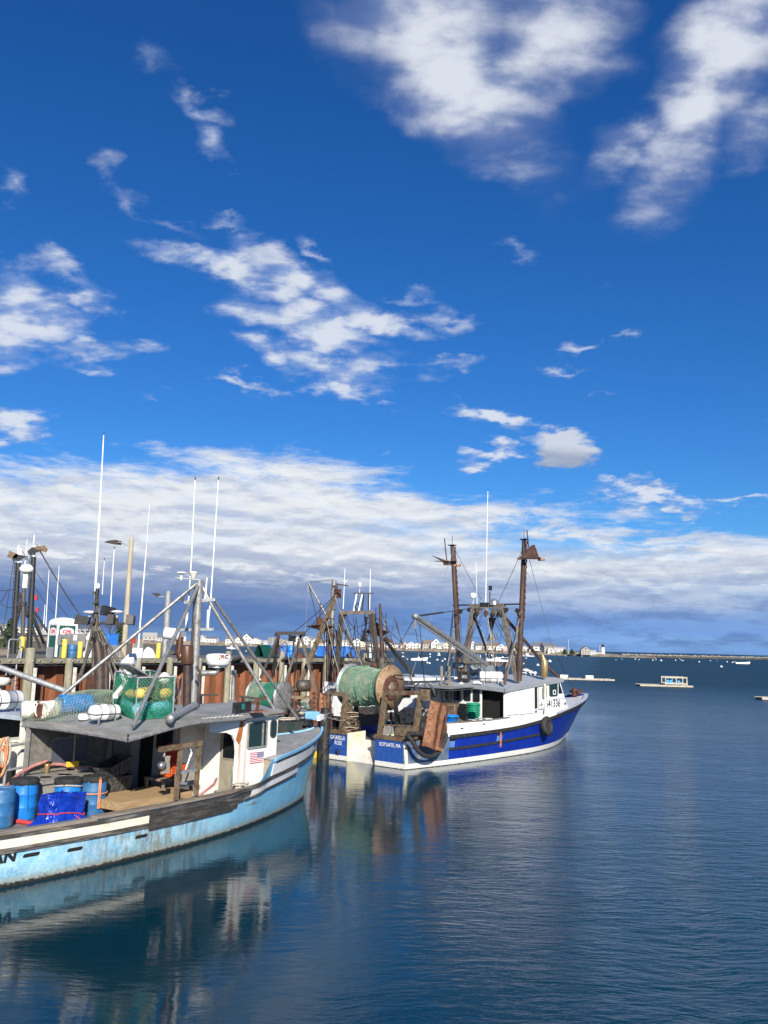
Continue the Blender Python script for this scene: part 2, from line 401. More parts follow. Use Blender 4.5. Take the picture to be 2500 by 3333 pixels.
M['white'] = mat('white_paint', (.74,.74,.71), (.60,.58,.52), 2.2, .45, .75, .45, c3=(.42,.36,.26), lo3=.66, hi3=.80, s3=1.6, st3=(2.2,2.2,.5), var=.06)
M['cleanwhite'] = mat('clean_white', (.80,.80,.79), (.72,.72,.71), 3, rough=.35, var=.04)
M['dirtywhite'] = mat('stained_white', (.72,.70,.62), (.56,.50,.38), 3.0, .48, .7, .55, c3=(.30,.17,.07), lo3=.64, hi3=.76, s3=3, st3=(3,3,.5), var=.1)
M['whip'] = mat('antenna_white', (.82,.82,.82), rough=.4, var=.03)
M['alu'] = mat('weathered_aluminium', (.33,.33,.32), (.22,.22,.215), 6, rough=.5, metal=.5, bump=.002, c3=(.16,.155,.145), lo3=.58, hi3=.72, s3=3, var=.15)
M['galv'] = mat('galvanised_steel', (.36,.37,.37), (.25,.26,.27), 8, rough=.55, metal=.4, var=.12)
M['steel'] = mat('dull_steel', (.125,.11,.092), (.07,.058,.046), 7, .4, .65, .55, .3, .003, c3=(.13,.055,.022), lo3=.56, hi3=.7, s3=4, var=.2)
M['darksteel'] = mat('dark_steel', (.030,.028,.027), (.05,.037,.028), 6, rough=.55, metal=.2, c3=(.09,.038,.018), lo3=.62, hi3=.75, s3=5, var=.25)
M['tansteel'] = mat('tan_weathered_steel', (.21,.155,.095), (.11,.078,.05), 6, .42, .62, .6, .15, .004, c3=(.13,.05,.02), lo3=.53, hi3=.68, s3=3.5, var=.2)
M['greysteel'] = mat('grey_painted_steel', (.20,.185,.16), (.13,.11,.088), 5, rough=.6, metal=.15, bump=.003, c3=(.14,.065,.03), lo3=.58, hi3=.72, s3=3, var=.18)
M['redrust'] = mat('red_brown_rust', (.105,.040,.024), (.06,.026,.017), 6, rough=.8, bump=.004, c3=(.17,.075,.035), lo3=.6, hi3=.75, s3=4, var=.25)
M['mastbrown'] = mat('brown_mast_paint', (.085,.050,.034), (.05,.032,.024), 6, rough=.7, metal=.1, bump=.003, stretch=(1,1,.3), var=.25)
M['rustdoor'] = mat('rusty_door_steel', (.30,.145,.075), (.20,.085,.042), 4, .4, .65, .7, .1, .006, c3=(.11,.045,.022), lo3=.56, hi3=.72, s3=2.5, var=.2)
M['copper'] = mat('brown_metal_drum', (.15,.075,.045), (.09,.045,.028), 5, rough=.42, metal=.5, stretch=(1,1,.2), var=.15)
M['black'] = mat('black_paint', (.018,.018,.018), (.035,.033,.030), 6, rough=.5, var=.2)
M['blackmatt'] = mat('black_rubber', (.020,.020,.020), (.045,.042,.038), 9, .45, .7, .75, bump=.004, var=.2)
M['void'] = mat('dark_interior', (.008,.008,.008), rough=.9, var=.1)
M['tar'] = mat('tarred_planks', (.045,.042,.038), (.10,.092,.08), 5, .45, .7, .6, bump=.012, bscale=24, stretch=(.35,1,2), var=.3)
M['wornblack'] = mat('worn_black_wood', (.05,.047,.042), (.20,.18,.15), 4, .46, .66, .65, bump=.006, stretch=(.25,1,3), var=.25)
M['wornwhite'] = mat('worn_white_panel', (.74,.70,.57), (.60,.54,.38), 2.2, .5, .75, .5, bump=.002, c3=(.16,.13,.10), lo3=.68, hi3=.74, s3=6, st3=(.4,1,3), var=.08)
M['caprail'] = mat('grey_wood_cap', (.27,.22,.17), (.18,.145,.115), 5, rough=.75, bump=.004, stretch=(.2,1,1), var=.2)
M['wood'] = mat('weathered_wood', (.42,.29,.15), (.30,.20,.105), 5, rough=.7, bump=.005, stretch=(.15,2,2), c3=(.16,.12,.08), lo3=.62, hi3=.78, s3=3, var=.2)
M['greywood'] = mat('grey_wood', (.32,.28,.22), (.20,.17,.13), 5, rough=.8, bump=.006, stretch=(2,2,.2), var=.2)
M['deckgrey'] = mat('grey_deck_paint', (.27,.27,.255), (.22,.22,.21), 1.6, rough=.6, bump=.002, c3=(.45,.44,.41), lo3=.60, hi3=.68, s3=1.8, st3=(.6,2.2,1), var=.08)
M['roofgrey'] = mat('grey_roof_paint', (.29,.29,.28), (.21,.215,.205), 1.4, rough=.6, c3=(.15,.185,.16), lo3=.5, hi3=.7, s3=.6, var=.1)
M['fascia'] = mat('grey_fascia', (.21,.205,.195), (.29,.28,.26), 3, rough=.55, stretch=(.3,.3,2), var=.15)
M['aftgrey'] = mat('dirty_grey_panel', (.20,.19,.165), (.14,.13,.115), 3, .4, .65, .6, bump=.003, c3=(.28,.26,.22), lo3=.58, hi3=.72, s3=2.2, st3=(1,1,.25), var=.2)
M['tankgrey'] = mat('grey_tank', (.30,.295,.275), (.23,.225,.205), 3, rough=.5, c3=(.29,.28,.25), lo3=.6, hi3=.75, s3=2, st3=(1,1,.3), var=.12)
M['beige'] = mat('beige_door_paint', (.33,.30,.235), (.27,.245,.19), 2, rough=.5, var=.08)
M['lightblue'] = mat('light_blue_paint', (.24,.52,.78), (.20,.46,.72), 3, rough=.4, c3=(.45,.45,.42), lo3=.70, hi3=.76, s3=5, var=.07)
M['barrel'] = mat('blue_plastic', (.012,.20,.62), (.010,.16,.50), 3, rough=.38, var=.06, c3=(.06,.24,.48), lo3=.62, hi3=.8, s3=2)
M['barrelold'] = mat('faded_blue_plastic', (.022,.12,.30), (.045,.15,.27), 3, rough=.5, c3=(.11,.17,.22), lo3=.55, hi3=.75, s3=2.4, st3=(1,1,.4), var=.12)
M['barrelteal'] = mat('teal_blue_plastic', (.06,.32,.62), (.05,.26,.52), 3, rough=.45, var=.1)
M['tarp'] = mat('blue_tarpaulin', (.004,.030,.34), (.008,.048,.42), 6, rough=.20, bump=.06, bscale=5, var=.15, coat=.5)
M['blackcloth'] = mat('black_cloth', (.014,.014,.015), (.028,.028,.030), 8, rough=.85, bump=.02, bscale=14, var=.2)
M['crate'] = mat('black_crate_plastic', (.035,.035,.035), (.08,.077,.07), 6, rough=.5, bump=.003, var=.25)
M['orange'] = mat('orange_plastic', (.72,.105,.020), (.60,.075,.016), 3, rough=.45, var=.08)
M['redpl'] = mat('red_plastic', (.48,.035,.018), rough=.45, var=.1)
M['rope'] = mat('pale_rope', (.50,.45,.36), (.36,.31,.24), 20, rough=.85, bump=.004, bscale=60, var=.2)
M['orangerope'] = mat('orange_strap', (.72,.30,.14), (.6,.22,.1), 10, rough=.8, var=.1)
M['pinkhose'] = mat('faded_red_hose', (.44,.16,.14), (.52,.27,.24), 4, rough=.6, var=.1)
M['redhose'] = mat('red_strap', (.55,.05,.05), rough=.6, var=.1)
M['yellow'] = mat('yellow_paint', (.78,.55,.06), (.70,.47,.05), 3, rough=.5, var=.06, c3=(.5,.4,.2), lo3=.7, hi3=.8, s3=3)
M['yellowfloat'] = mat('yellow_float', (.74,.50,.12), (.62,.40,.10), 4, rough=.5, var=.1)
M['tealfloat'] = mat('teal_float', (.16,.46,.52), (.12,.38,.46), 4, rough=.5, var=.1)
M['net'] = mat('green_netting', (.012,.22,.13), (.02,.30,.17), 6, rough=.6, var=.2)
M['netpale'] = mat('pale_green_netting', (.20,.33,.235), (.36,.40,.28), 3, rough=.8, var=.2)
M['glass'] = mat('dark_glass', (.010,.013,.016), rough=.06, var=.05)
M['glassblue'] = mat('grey_blue_glass', (.085,.095,.125), rough=.25, var=.05)
M['glassgreen'] = mat('greenish_glass', (.015,.035,.035), rough=.05, var=.05)
M['rubberstrip'] = mat('window_rubber', (.05,.055,.05), rough=.6)
M['steelbright'] = mat('bright_steel', (.55,.54,.52), rough=.3, metal=.8, var=.08)
M['gold'] = mat('brass_pipe', (.45,.32,.15), (.32,.21,.09), 4, rough=.4, metal=.5, stretch=(1,1,.3), var=.15)
M['darkpipe'] = mat('dark_brown_pipe', (.055,.042,.036), (.08,.055,.042), 5, rough=.5, metal=.3, var=.15)
M['winch'] = mat('blue_grey_paint', (.26,.31,.35), (.20,.24,.27), 4, rough=.5, var=.1)
M['green'] = mat('green_plastic', (.012,.26,.15), (.01,.22,.12), 3, rough=.45, var=.08)
M['letterwhite'] = mat('white_lettering', (.80,.80,.80), rough=.5, var=.05)
M['letterblack'] = mat('black_lettering', (.015,.015,.015), rough=.5, var=.1)
M['letterworn'] = mat('worn_black_lettering', (.03,.03,.03), (.2,.2,.19), 9, .52, .60, rough=.6, var=.1)
M['letterred'] = mat('red_lettering', (.55,.02,.04), rough=.5)

# ------------------------------------------------------------------ things
def thing(name, label, cat, loc=(0,0,0), rotz=0.0, group=None):
    o = bpy.data.objects.new(name, None); COL.objects.link(o); o.empty_display_size = .3
    o.location = loc; o.rotation_euler = (0, 0, rotz); o['label'] = label; o['category'] = cat
    if group: o['group'] = group
    return o
def tag(o, label, cat, group=None, kind=None):
    o['label'] = label; o['category'] = cat
    if group: o['group'] = group
    if kind: o['kind'] = kind
    return o
def solo(mb, name, m, label, cat, loc=(0,0,0), rotz=0.0, group=None):
    """a thing that is one mesh"""
    o = mb.build(name, m); o.location = loc; o.rotation_euler = (0, 0, rotz); return tag(o, label, cat, group)
def copy_thing(src, loc, rotz, label, group=None, scale=None):
    r = src.copy(); COL.objects.link(r); r.location = loc; r.rotation_euler = (0, 0, rotz); r['label'] = label
    if group: r['group'] = group
    if scale: r.scale = scale
    for ch in src.children:
        c = ch.copy(); COL.objects.link(c); c.parent = r
        for g in ch.children:
            d = g.copy(); COL.objects.link(d); d.parent = c
    return r
def piece(src, loc, parent, rot=(0, 0, 0), scale=(1, 1, 1)):
    """one more of an alike part (shares its mesh)"""
    c = src.copy(); COL.objects.link(c); c.parent = parent; c.location = loc; c.rotation_euler = rot; c.scale = scale
    return c
class Frame:
    """a boat's own axes: x forward from the stern, y to port, z up from the water; t is distance to starboard"""
    def __init__(s, ox, oy, deg):
        s.a = R(deg); s.O = Vector((ox, oy, 0)); s.h = Vector((cos(s.a), sin(s.a), 0)); s.r = Vector((sin(s.a), -cos(s.a), 0))
    def loc(s, p): d = p-s.O; return Vector((d.dot(s.h), -d.dot(s.r), p.z))
    def w(s, v): return s.O + s.h*v[0] - s.r*v[1] + Vector((0, 0, v[2]))
    def T(s, px, py, t): d = ray(px, py); return s.loc(EYE + d*((t-(EYE-s.O).dot(s.r))/d.dot(s.r)))
    def U(s, px, py, u): return s.loc(at_z(px, py, u))
    def S(s, px, py, x): d = ray(px, py); return s.loc(EYE + d*((x-(EYE-s.O).dot(s.h))/d.dot(s.h)))
class Hull:
    def __init__(s, L0, L1, wl, rl, sheer, zb=-.7, flare=1.2, stern_rake=0.0, u1=2.0):
        s.L0, s.L1, s.wl, s.rl, s.sheer, s.zb, s.fl, s.sr, s.u1 = L0, L1, tab(wl), tab(rl), tab(sheer), zb, flare, stern_rake, u1
    def ends(s, u):
        a = -s.sr*max(u, 0); k = max(u, -0.35)/s.u1
        return a, s.L0 + (s.L1-s.L0)*k
    def t(s, x, u):
        a, b = s.ends(u); q = min(max((x-a)/(b-a), 0), 1)
        w, rr = s.wl(q), s.rl(q); top = s.sheer(x)
        if u >= 0: k = min(u/max(top, .3), 1.3); return w + (rr-w)*k**s.fl
        k = u/s.zb; return w*(1-.45*k*k)
    def build(s, name, m, parent, xs, us=12):
        """both sides, bottom and transom; xs are stations as fractions of the length"""
        mb = MB(); rows = []
        for sg in (1, -1):
            P = []
            for q in xs:
                col = []
                for j in range(us+1):
                    v = j/us
                    xr = q*s.L1; top = s.sheer(xr)
                    u = s.zb + (top-s.zb)*v
                    a, b = s.ends(u); x = a+q*(b-a); 
                    col.append(Vector((x, -sg*s.t(x, u), u)))
                P.append(col)
            rows.append(P)
            n = len(P); vs = [p for c in P for p in c]; w = us+1
            fs = [(i*w+j, (i+1)*w+j, (i+1)*w+j+1, i*w+j+1) for i in range(n-1) for j in range(us)]
            if sg < 0: fs = [f[::-1] for f in fs]
            mb.add(vs, fs, True)
        A, B = rows[0][0], rows[1][0]; n = len(A)
        mb.add(A+B, [(j, j+1, n+j+1, n+j) for j in range(n-1)])
        return mb.build(name, m, parent)
    def strip(s, mb, x0, x1, lo, hi, off=.02, th=None, n=24, side=1):
        """a plank on the hull side between heights lo(x) and hi(x)"""
        P = []; rows = 5
        for i in range(n+1):
            x = x0+(x1-x0)*i/n; a, b = lo(x), hi(x); U = [a+(b-a)*k/(rows-1) for k in range(rows)]
            P.append([Vector((x, -side*(s.t(x, a)-.01), a))] + [Vector((x, -side*(s.t(x, u)+off), u)) for u in U] + [Vector((x, -side*(s.t(x, b)-.01), b))])
        w = rows+2; vs = [p for c in P for p in c]; fs = []
        for i in range(n):
            for j in range(w-1): fs.append((i*w+j, (i+1)*w+j, (i+1)*w+j+1, i*w+j+1))
        fs += [tuple(range(w)), tuple(n*w+j for j in range(w-1, -1, -1))]
        if side < 0: fs = [f[::-1] for f in fs]
        return mb.add(vs, fs, False)
    def conform(s, x0, u0, off=.008, side=1):
        return lambda x, y, z=0: Vector((x0+x, -side*(s.t(x0+x, u0+y)+off+z), u0+y))
def sag(p, q, d, n=8):
    p, q = Vector(p), Vector(q); return [p.lerp(q, i/n)-Vector((0, 0, d*4*(i/n)*(1-i/n))) for i in range(n+1)]
X, Y_, Z_ = Vector((1, 0, 0)), Vector((0, 1, 0)), Vector((0, 0, 1))
def window(parent, name, o, ex, ey, w, h, r=.04, frame=.035, depth=.02, gm=None, fm=None):
    """frame (part) and pane (sub-part); o is the centre, ex x ey points outward"""
    nn = Vector(ex).cross(Vector(ey))
    fb = MB().ring(rrect(w+2*frame, h+2*frame, r+frame), rrect(w, h, r), o, ex, ey, depth).build(name, fm or M['rubberstrip'], parent)
    MB().prism(rrect(w, h, r), Vector(o)+nn*.004, ex, ey, .006).build('pane', gm or M['glass'], fb)
    return fb
# ================================================================== the light blue boat
F1 = Frame(-9.78, 17.75, 57.0)
B1 = thing('fishing_boat', 'light blue fishing boat with peeling paint and grey wheelhouse roof, nearest in the photo', 'boat', F1.O, F1.a)
h1 = Hull(13.45, 14.22,
    [(0,1.55),(.15,1.86),(.28,2.02),(.42,2.04),(.55,1.90),(.70,1.52),(.82,1.05),(.92,.55),(.97,.25),(1,.03)],
    [(0,1.50),(.14,1.82),(.30,2.06),(.45,2.10),(.58,2.04),(.68,1.92),(.76,1.70),(.84,1.33),(.91,.88),(.96,.50),(.985,.27),(1,.06)],
    [(0,1.08),(8.85,1.10),(9.15,1.22),(9.45,1.60),(9.65,1.74),(10.4,1.82),(11.6,1.90),(12.8,1.98),(13.6,2.06),(14.0,2.14),(14.25,2.30)], flare=1.1, u1=2.2)
def hullmat():
    m = bpy.data.materials.new('peeling_light_blue_hull'); m.use_nodes = True; n = NT(m.node_tree)
    p = n.new('ShaderNodeTexCoord').outputs['Object']; x, y, z = n.sep(p)
    b = n.new('ShaderNodeBsdfPrincipled')
    big = n.noise(p, 1.1, 6, .62); fine = n.noise(n.comb(x, y, n.math('MULTIPLY', z, 1.3)), 15, 9, .72); mid = n.noise(p, 4.0, 8, .7); st = n.noise(n.comb(n.math('MULTIPLY', x, 3.2), 0.0, n.math('MULTIPLY', z, .7)), 2.2, 5, .6)
    col = n.mix(n.mapr(big, .35, .65), (.15,.40,.62), (.22,.50,.68))
    aft = n.mapr(x, 9.2, 6.0)
    pale = n.math('MULTIPLY', n.mapr(n.math('ADD', n.math('MULTIPLY', fine, .7), n.math('MULTIPLY', mid, .8)), .60, .95), aft)
    col = n.mix(n.math('MULTIPLY', pale, .9), col, (.46,.66,.70))
    brown = n.math('MULTIPLY', n.mapr(n.math('ADD', n.math('MULTIPLY', st, .75), n.math('MULTIPLY', fine, .45)), .52, .70), n.mapr(n.math('ABSOLUTE', n.math('SUBTRACT', x, 5.0)), 2.8, .5))
    col = n.mix(n.math('MULTIPLY', brown, .85), col, (.20,.15,.09))
    col = n.mix(n.math('MULTIPLY', n.mapr(fine, .66, .74), n.math('MULTIPLY', aft, .8)), col, (.22,.10,.055))
    scr = n.noise(n.comb(n.math('MULTIPLY', x, 2.0), 0.0, n.math('MULTIPLY', z, 26.0)), 1.0, 6, .7)
    col = n.mix(n.math('MULTIPLY', n.mapr(scr, .62, .70), n.math('MULTIPLY', n.mapr(mid, .45, .6), .55)), col, (.30,.30,.26))
    col = n.mix(n.math('MULTIPLY', n.mapr(n.math('ADD', n.math('MULTIPLY', mid, .35), z), .62, .22), .50), col, (.17,.22,.20))
    # scum above the waterline, dark weed on it, pale green boot at the stem
    w1 = n.math('ADD', z, n.math('MULTIPLY', n.math('SUBTRACT', fine, .5), .22))
    col = n.mix(n.math('MULTIPLY', n.mapr(x, 12.75, 12.95), n.mapr(z, 1.12, 1.08)), col, (.30,.48,.42))
    col = n.mix(n.math('MULTIPLY', n.mapr(w1, .20, .10), .75), col, (.26,.27,.22))
    col = n.mix(n.mapr(w1, .10, .05), col, (.020,.020,.016))
    n.put(b.inputs['Base Color'], col); n.put(b.inputs['Roughness'], n.mapr(fine, .3, .7, .4, .7))
    bp = n.new('ShaderNodeBump'); bp.inputs['Distance'].default_value = .012; bp.inputs['Strength'].default_value = 1
    n.put(bp.inputs['Height'], n.math('ADD', n.math('MULTIPLY', fine, n.math('ADD', .25, n.math('MULTIPLY', aft, .9))), n.math('MULTIPLY', big, .6))); n.put(b.inputs['Normal'], bp.outputs[0])
    n.put(n.new('ShaderNodeOutputMaterial').inputs[0], b.outputs[0]); return m
XS1 = [0,.04,.1,.16,.22,.28,.34,.4,.46,.52,.57,.60,.623,.633,.643,.653,.663,.673,.68,.70,.74,.78,.82,.86,.9,.93,.955,.975,.99,1]
hull1 = h1.build('hull', hullmat(), B1, XS1, 14)
# dark slots low on the aft side, letters
for px, py in ((122,2787),(252,2766),(460,2722)):
    p = F1.T(px, py, 2.05)
    cf = h1.conform(p.x, p.z, .004)
    P = rrect(.36, .075, .035, 4); MB().add([cf(a+b*.35, b+a*.0) for a, b in P], [tuple(range(len(P)))]).build('scupper', M['void'], hull1)
p = F1.T(-28, 2815, 1.75)
put_text(MB(), 'AN', None, None, None, width=.50, height=.20, bold=.012, shear=.15, conform=h1.conform(p.x, p.z, .01)).build('name_lettering', M['letterblack'], hull1)
# planks, guards and cap rail of the starboard side, each a part
def c(v): return lambda x: v
def band(name, m, x0, x1, lo, hi, off, lab=None, th=None):
    mbb = MB(); h1.strip(mbb, x0, x1, lo, hi, off); return mbb.build(name, m, B1, lab)
rail = lambda d: (lambda x: 1.06+d+.004*max(x-5, 0))
band('rub_rail', M['wornblack'], 0, 4.93, rail(-.115), rail(-.035), .045)
band('rub_rail', M['wornblack'], 0, 4.93, rail(-.40), rail(-.30), .045)
band('white_plank', M['wornwhite'], 0, 3.78, rail(-.298), rail(-.118), .02)
band('white_plank', M['wornwhite'], 3.80, 4.93, rail(-.298), rail(-.118), .024)
for a, b_, nm, e in ((-.47,-.36,'tarred_plank',7.9),(-.357,-.255,'tarred_plank',7.75),(-.252,-.15,'tarred_plank',7.6),(-.147,-.03,'tarred_plank',7.0)):
    band(nm, M['tar'], 4.95, e, rail(a), rail(b_), .05+.01*(b_ > -.1))
g0 = tab([(7.0,1.0),(8.0,1.08),(9.7,1.26),(10.9,1.36),(12.2,1.46),(13.2,1.62),(14.0,1.86)])
for a, b_, e in ((-.22,-.11,8.6),(-.33,-.225,8.35),(-.44,-.335,8.1)):
    band('grey_plank', M['wornblack'], 7.02+(b_ < -.2)*.75, e, (lambda a: lambda x: g0(x)+a)(a), (lambda b: lambda x: g0(x)+b)(b_), .035)
band('guard', M['wornblack'], 7.02, 13.3, lambda x: g0(x)-.07, lambda x: g0(x)+.03, .065)
band('white_strake', M['cleanwhite'], 8.62, 11.55, lambda x: g0(x)-.27, lambda x: g0(x)-.075, .035)
band('lower_guard', M['wornblack'], 8.4, 11.5, lambda x: g0(x)-.335, lambda x: g0(x)-.275, .05)
top = h1.sheer
band('white_topside', M['cleanwhite'], 9.62, 12.75, lambda x: g0(x)+.035, lambda x: min(top(x)-.01, g0(x)+.035+max(.012, top(x)-g0(x)-.16)), .035)
band('bow_rail', M['wornblack'], 9.75, 14.05, lambda x: top(x)-.13, lambda x: top(x)-.055, .05)
band('bow_rail_cap', M['lightblue'], 9.62, 14.12, lambda x: top(x)-.05, lambda x: top(x)+.035, .07)
mbb = MB(); h1.strip(mbb, 9.62, 14.12, lambda x: top(x)-.05, lambda x: top(x)+.035, .05, side=-1); mbb.build('bow_rail_cap', M['deckgrey'], B1)
mbb = MB()      # cap rail: a flat board along each gunwale, inner face of the bulwark below it
for x0, x1, dz in ((0, 3.45, .0), (3.47, 7.6, .035), (7.62, 9.05, .02)):
    for sg in (1, -1):
        cap = MB(); P = []
        for i in range(13):
            x = x0+(x1-x0)*i/12; t = h1.t(x, 1.05); z = rail(0)(x)+dz
            P += [Vector((x, -sg*(t-.20), z-.03)), Vector((x, -sg*(t+.055), z-.03)), Vector((x, -sg*(t+.055), z+.02)), Vector((x, -sg*(t-.20), z+.02))]
        cap.add(P, [(i*4+j, i*4+4+j, i*4+4+(j+1) % 4, i*4+(j+1) % 4) for i in range(12) for j in range(4)]+[(3,2,1,0),(48,49,50,51)])
        cap.build('cap_rail', M['caprail'], B1)
mbb = MB()
for sg in (1, -1): mbb.grid(lambda a, b: (9.4*a, -sg*(h1.t(9.4*a, 1.0)-.10), .62+b*(rail(-.02)(9.4*a)-.62)), 20, 1)
mbb.build('bulwark_lining', M['aftgrey'], B1)
DK = .70
MB().grid(lambda a, b: (.02+12.0*a, (2*b-1)*(h1.t(.02+12.0*a, DK)-.06), DK), 24, 2).build('deck', M['aftgrey'], B1)
def fore_u(x, y): 
    w = max(h1.t(x, top(x)), .1); return top(x)-.045+.11*(1-min(abs(y)/w, 1)**2)-.05*max(0, 1-(14.2-x)/1.2)
MB().grid(lambda a, b: (lambda x: (lambda y: (x, y, fore_u(x, y)))((2*b-1)*max(h1.t(x, top(x))-.04, .02)))(9.62+4.5*a), 24, 10).build('foredeck', M['deckgrey'], B1)
MB().grid(lambda a, b: (lambda u: (9.64, (2*a-1)*(h1.t(9.64, u)-.05), u))(.7+b*1.0), 8, 6).build('foredeck_bulkhead', M['beige'], B1)
mbt = MB()
for body, q0, q1, hh in (('iig', (900,2377), (952,2366), .34), ('Ace', (962,2380), (1010,2372), .34)):
    a, b_ = F1.U(*q0, 2.0), F1.U(*q1, 2.0); ex = (b_-a); wd = ex.length; ex.normalize(); ey = Z_.cross(ex)
    put_text(mbt, body, None, None, None, width=wd, height=hh*1.2, bold=.008, shear=.3, conform=lambda x, y, z=0, a=a, ex=ex, ey=ey: (lambda P: Vector((P.x, P.y, fore_u(P.x, P.y)+.006+z)))(a+ex*x+ey*y))
mbt.build('deck_lettering', M['letterworn'], B1)
# bow fittings
bt = F1.U(983, 2338, 2.1)
MB().lathe([(.11,0),(.11,.42),(.13,.43),(.13,.47),(.0,.48)], 14, bt).tube([bt+Vector((0,-.2,.3)), bt+Vector((0,.2,.3))], .04).build('bow_bitt', M['alu'], B1)
ck = F1.T(1022, 2326, 0.05)
MB().prism(rrect(.40, .26, .06), ck+Vector((-.1,-.16,-.02)), X, Z_, -.30).build('bow_chock', M['lightblue'], B1)
MB().beam(ck+Vector((-.12,-.28,-.10)), ck+Vector((.25,-.18,-.06)), .12, .16).build('chock_plate', M['cleanwhite'], B1)
# ---- wheelhouse
TW = 1.50
def hw_mat():
    m = mat('rust_streaked_white', (.76,.75,.71), (.66,.63,.55), 1.5, .5, .8, .45, var=.05)
    n = NT.__new__(NT); n.t = m.node_tree; n.n = m.node_tree.nodes
    b = [q for q in n.n if q.type == 'BSDF_PRINCIPLED'][0]; src = b.inputs['Base Color'].links[0].from_socket
    p = n.new('ShaderNodeTexCoord').outputs['Object']; x, y, z = n.sep(p)
    ns = n.noise(n.comb(n.math('MULTIPLY', x, 9), 0.0, n.math('MULTIPLY', z, .8)), 1.0, 5, .6)
    f = n.math('MAXIMUM', n.mapr(n.math('ABSOLUTE', n.math('SUBTRACT', x, 8.60)), .075, .01), n.math('MULTIPLY', n.mapr(n.math('ABSOLUTE', n.math('SUBTRACT', x, 8.84)), .065, .0), .8))
    f = n.math('MAXIMUM', f, n.math('MULTIPLY', n.mapr(n.math('ABSOLUTE', n.math('SUBTRACT', x, 10.2)), .07, .0), .6))
    f = n.math('MULTIPLY', f, n.mapr(ns, .3, .62))
    n.put(b.inputs['Base Color'], n.mix(n.math('MULTIPLY', f, .85), src, (.50,.22,.055))); return m
M['streaked'] = hw_mat()
def ru(x, t):   # roof surface
    e = tab([(4.0,2.86),(6.5,3.10),(8.5,3.06),(10.4,3.04)])(x); w = tab([(4.0,2.22),(6.5,2.0),(8.4,1.72),(10.4,1.62)])(x)
    return e+(.03+.10*min(max((x-4.6)/2.4,0),1))*(1-min((t/w)**2, 1)), w
house = MB()
# side wall with the arched doorway edge at its aft end
arch = [(8.45,.80),(8.45,1.55),(8.47,2.0),(8.42,2.28),(8.30,2.46),(8.05,2.56),(7.7,2.58),(7.4,2.62),(7.4,2.96),(8.6,2.98),(10.22,2.96),(10.16,1.2),(10.05,.80)]
wh = MB().prism([(a-8, b_) for a, b_ in arch], (8, -TW, 0), X, Z_, -.06).build('wheelhouse_wall', M['streaked'], B1)
MB().prism([(a-8, b_) for a, b_ in arch[8:]+arch[:1]+[(8.45,2.9)]], (8, TW, 0), X, Z_, .06).build('wheelhouse_wall', M['cleanwhite'], B1)
MB().prism([(-1.44,.75),(1.44,.75),(1.44,2.96),(-1.44,2.96)], (10.12, 0, 0), Y_, Z_, .05).build('wheelhouse_front', M['cleanwhite'], B1)
for yy in (-.95, 0, .95): window(B1, 'front_window', (10.175, yy, 2.45), Y_, Z_, .75, .55, .05, gm=M['glassgreen'])
a, b_ = F1.T(808,2352,TW), F1.T(864,2428,TW); cx, cz = (a.x+b_.x)/2, (a.z+b_.z)/2
sw = window(wh, 'side_window', (cx, -TW-.012, cz), X, Z_, b_.x-a.x-.04, abs(a.z-b_.z)-.05, .02, .05, .03, M['glassgreen'], M['fascia'])
MB().box((b_.x-.17, -TW-.03, cz), (.05,.03,abs(a.z-b_.z)-.06)).build('window_bar', M['fascia'], wh)
a, b_ = F1.T(880,2340,TW), F1.T(897,2402,TW)
window(wh, 'oval_window', ((a.x+b_.x)/2, -TW-.012, (a.z+b_.z)/2), X, Z_, (b_.x-a.x)*.8, abs(a.z-b_.z)-.1, .09, .03, .025, M['glassgreen'])
# flag plate: thirteen stripes and a starred canton
a, b_ = F1.T(813,2444,TW), F1.T(856,2482,TW); fw = b_.x-a.x; fh = abs(F1.T(813,2482,TW).z-a.z)-.02; fx, fz = a.x, a.z-fh-.06
fl = MB().prism([(0,0),(fw,0),(fw,fh),(0,fh)], (fx, -TW-.008, fz), X, Z_, .004).build('flag_decal', M['letterwhite'], wh)
mb = MB()
for i in range(0, 13, 2): mb.prism([(0,i*fh/13),(fw,i*fh/13),(fw,(i+1)*fh/13),(0,(i+1)*fh/13)], (fx, -TW-.0125, fz), X, Z_, .002)
mb.build('stripe', mat('flag_red', (.45,.02,.05), rough=.5), fl)
mbc = MB(); mbc.prism([(fw*.55,fh*6/13),(fw,fh*6/13),(fw,fh),(fw*.55,fh)], (fx, -TW-.0155, fz), X, Z_, .002); mbc.build('canton', mat('flag_blue', (.015,.02,.13), rough=.5), fl)
mb = MB()
for i in range(9):
    for j in range(6 if i % 2 == 0 else 5):
        sx, sz = fw*.55+fw*.45*(j+.5+(i % 2)*.5)/6, fh*6/13+fh*7/13*(i+.5)/9
        P = [(cos(pi/2+k*pi/5)*(.012 if k % 2 == 0 else .005), sin(pi/2+k*pi/5)*(.012 if k % 2 == 0 else .005)) for k in range(10)]
        mb.prism([(sx+u, sz+v) for u, v in P], (fx, -TW-.018, fz), X, Z_, .001)
mb.build('star', M['letterwhite'], fl)
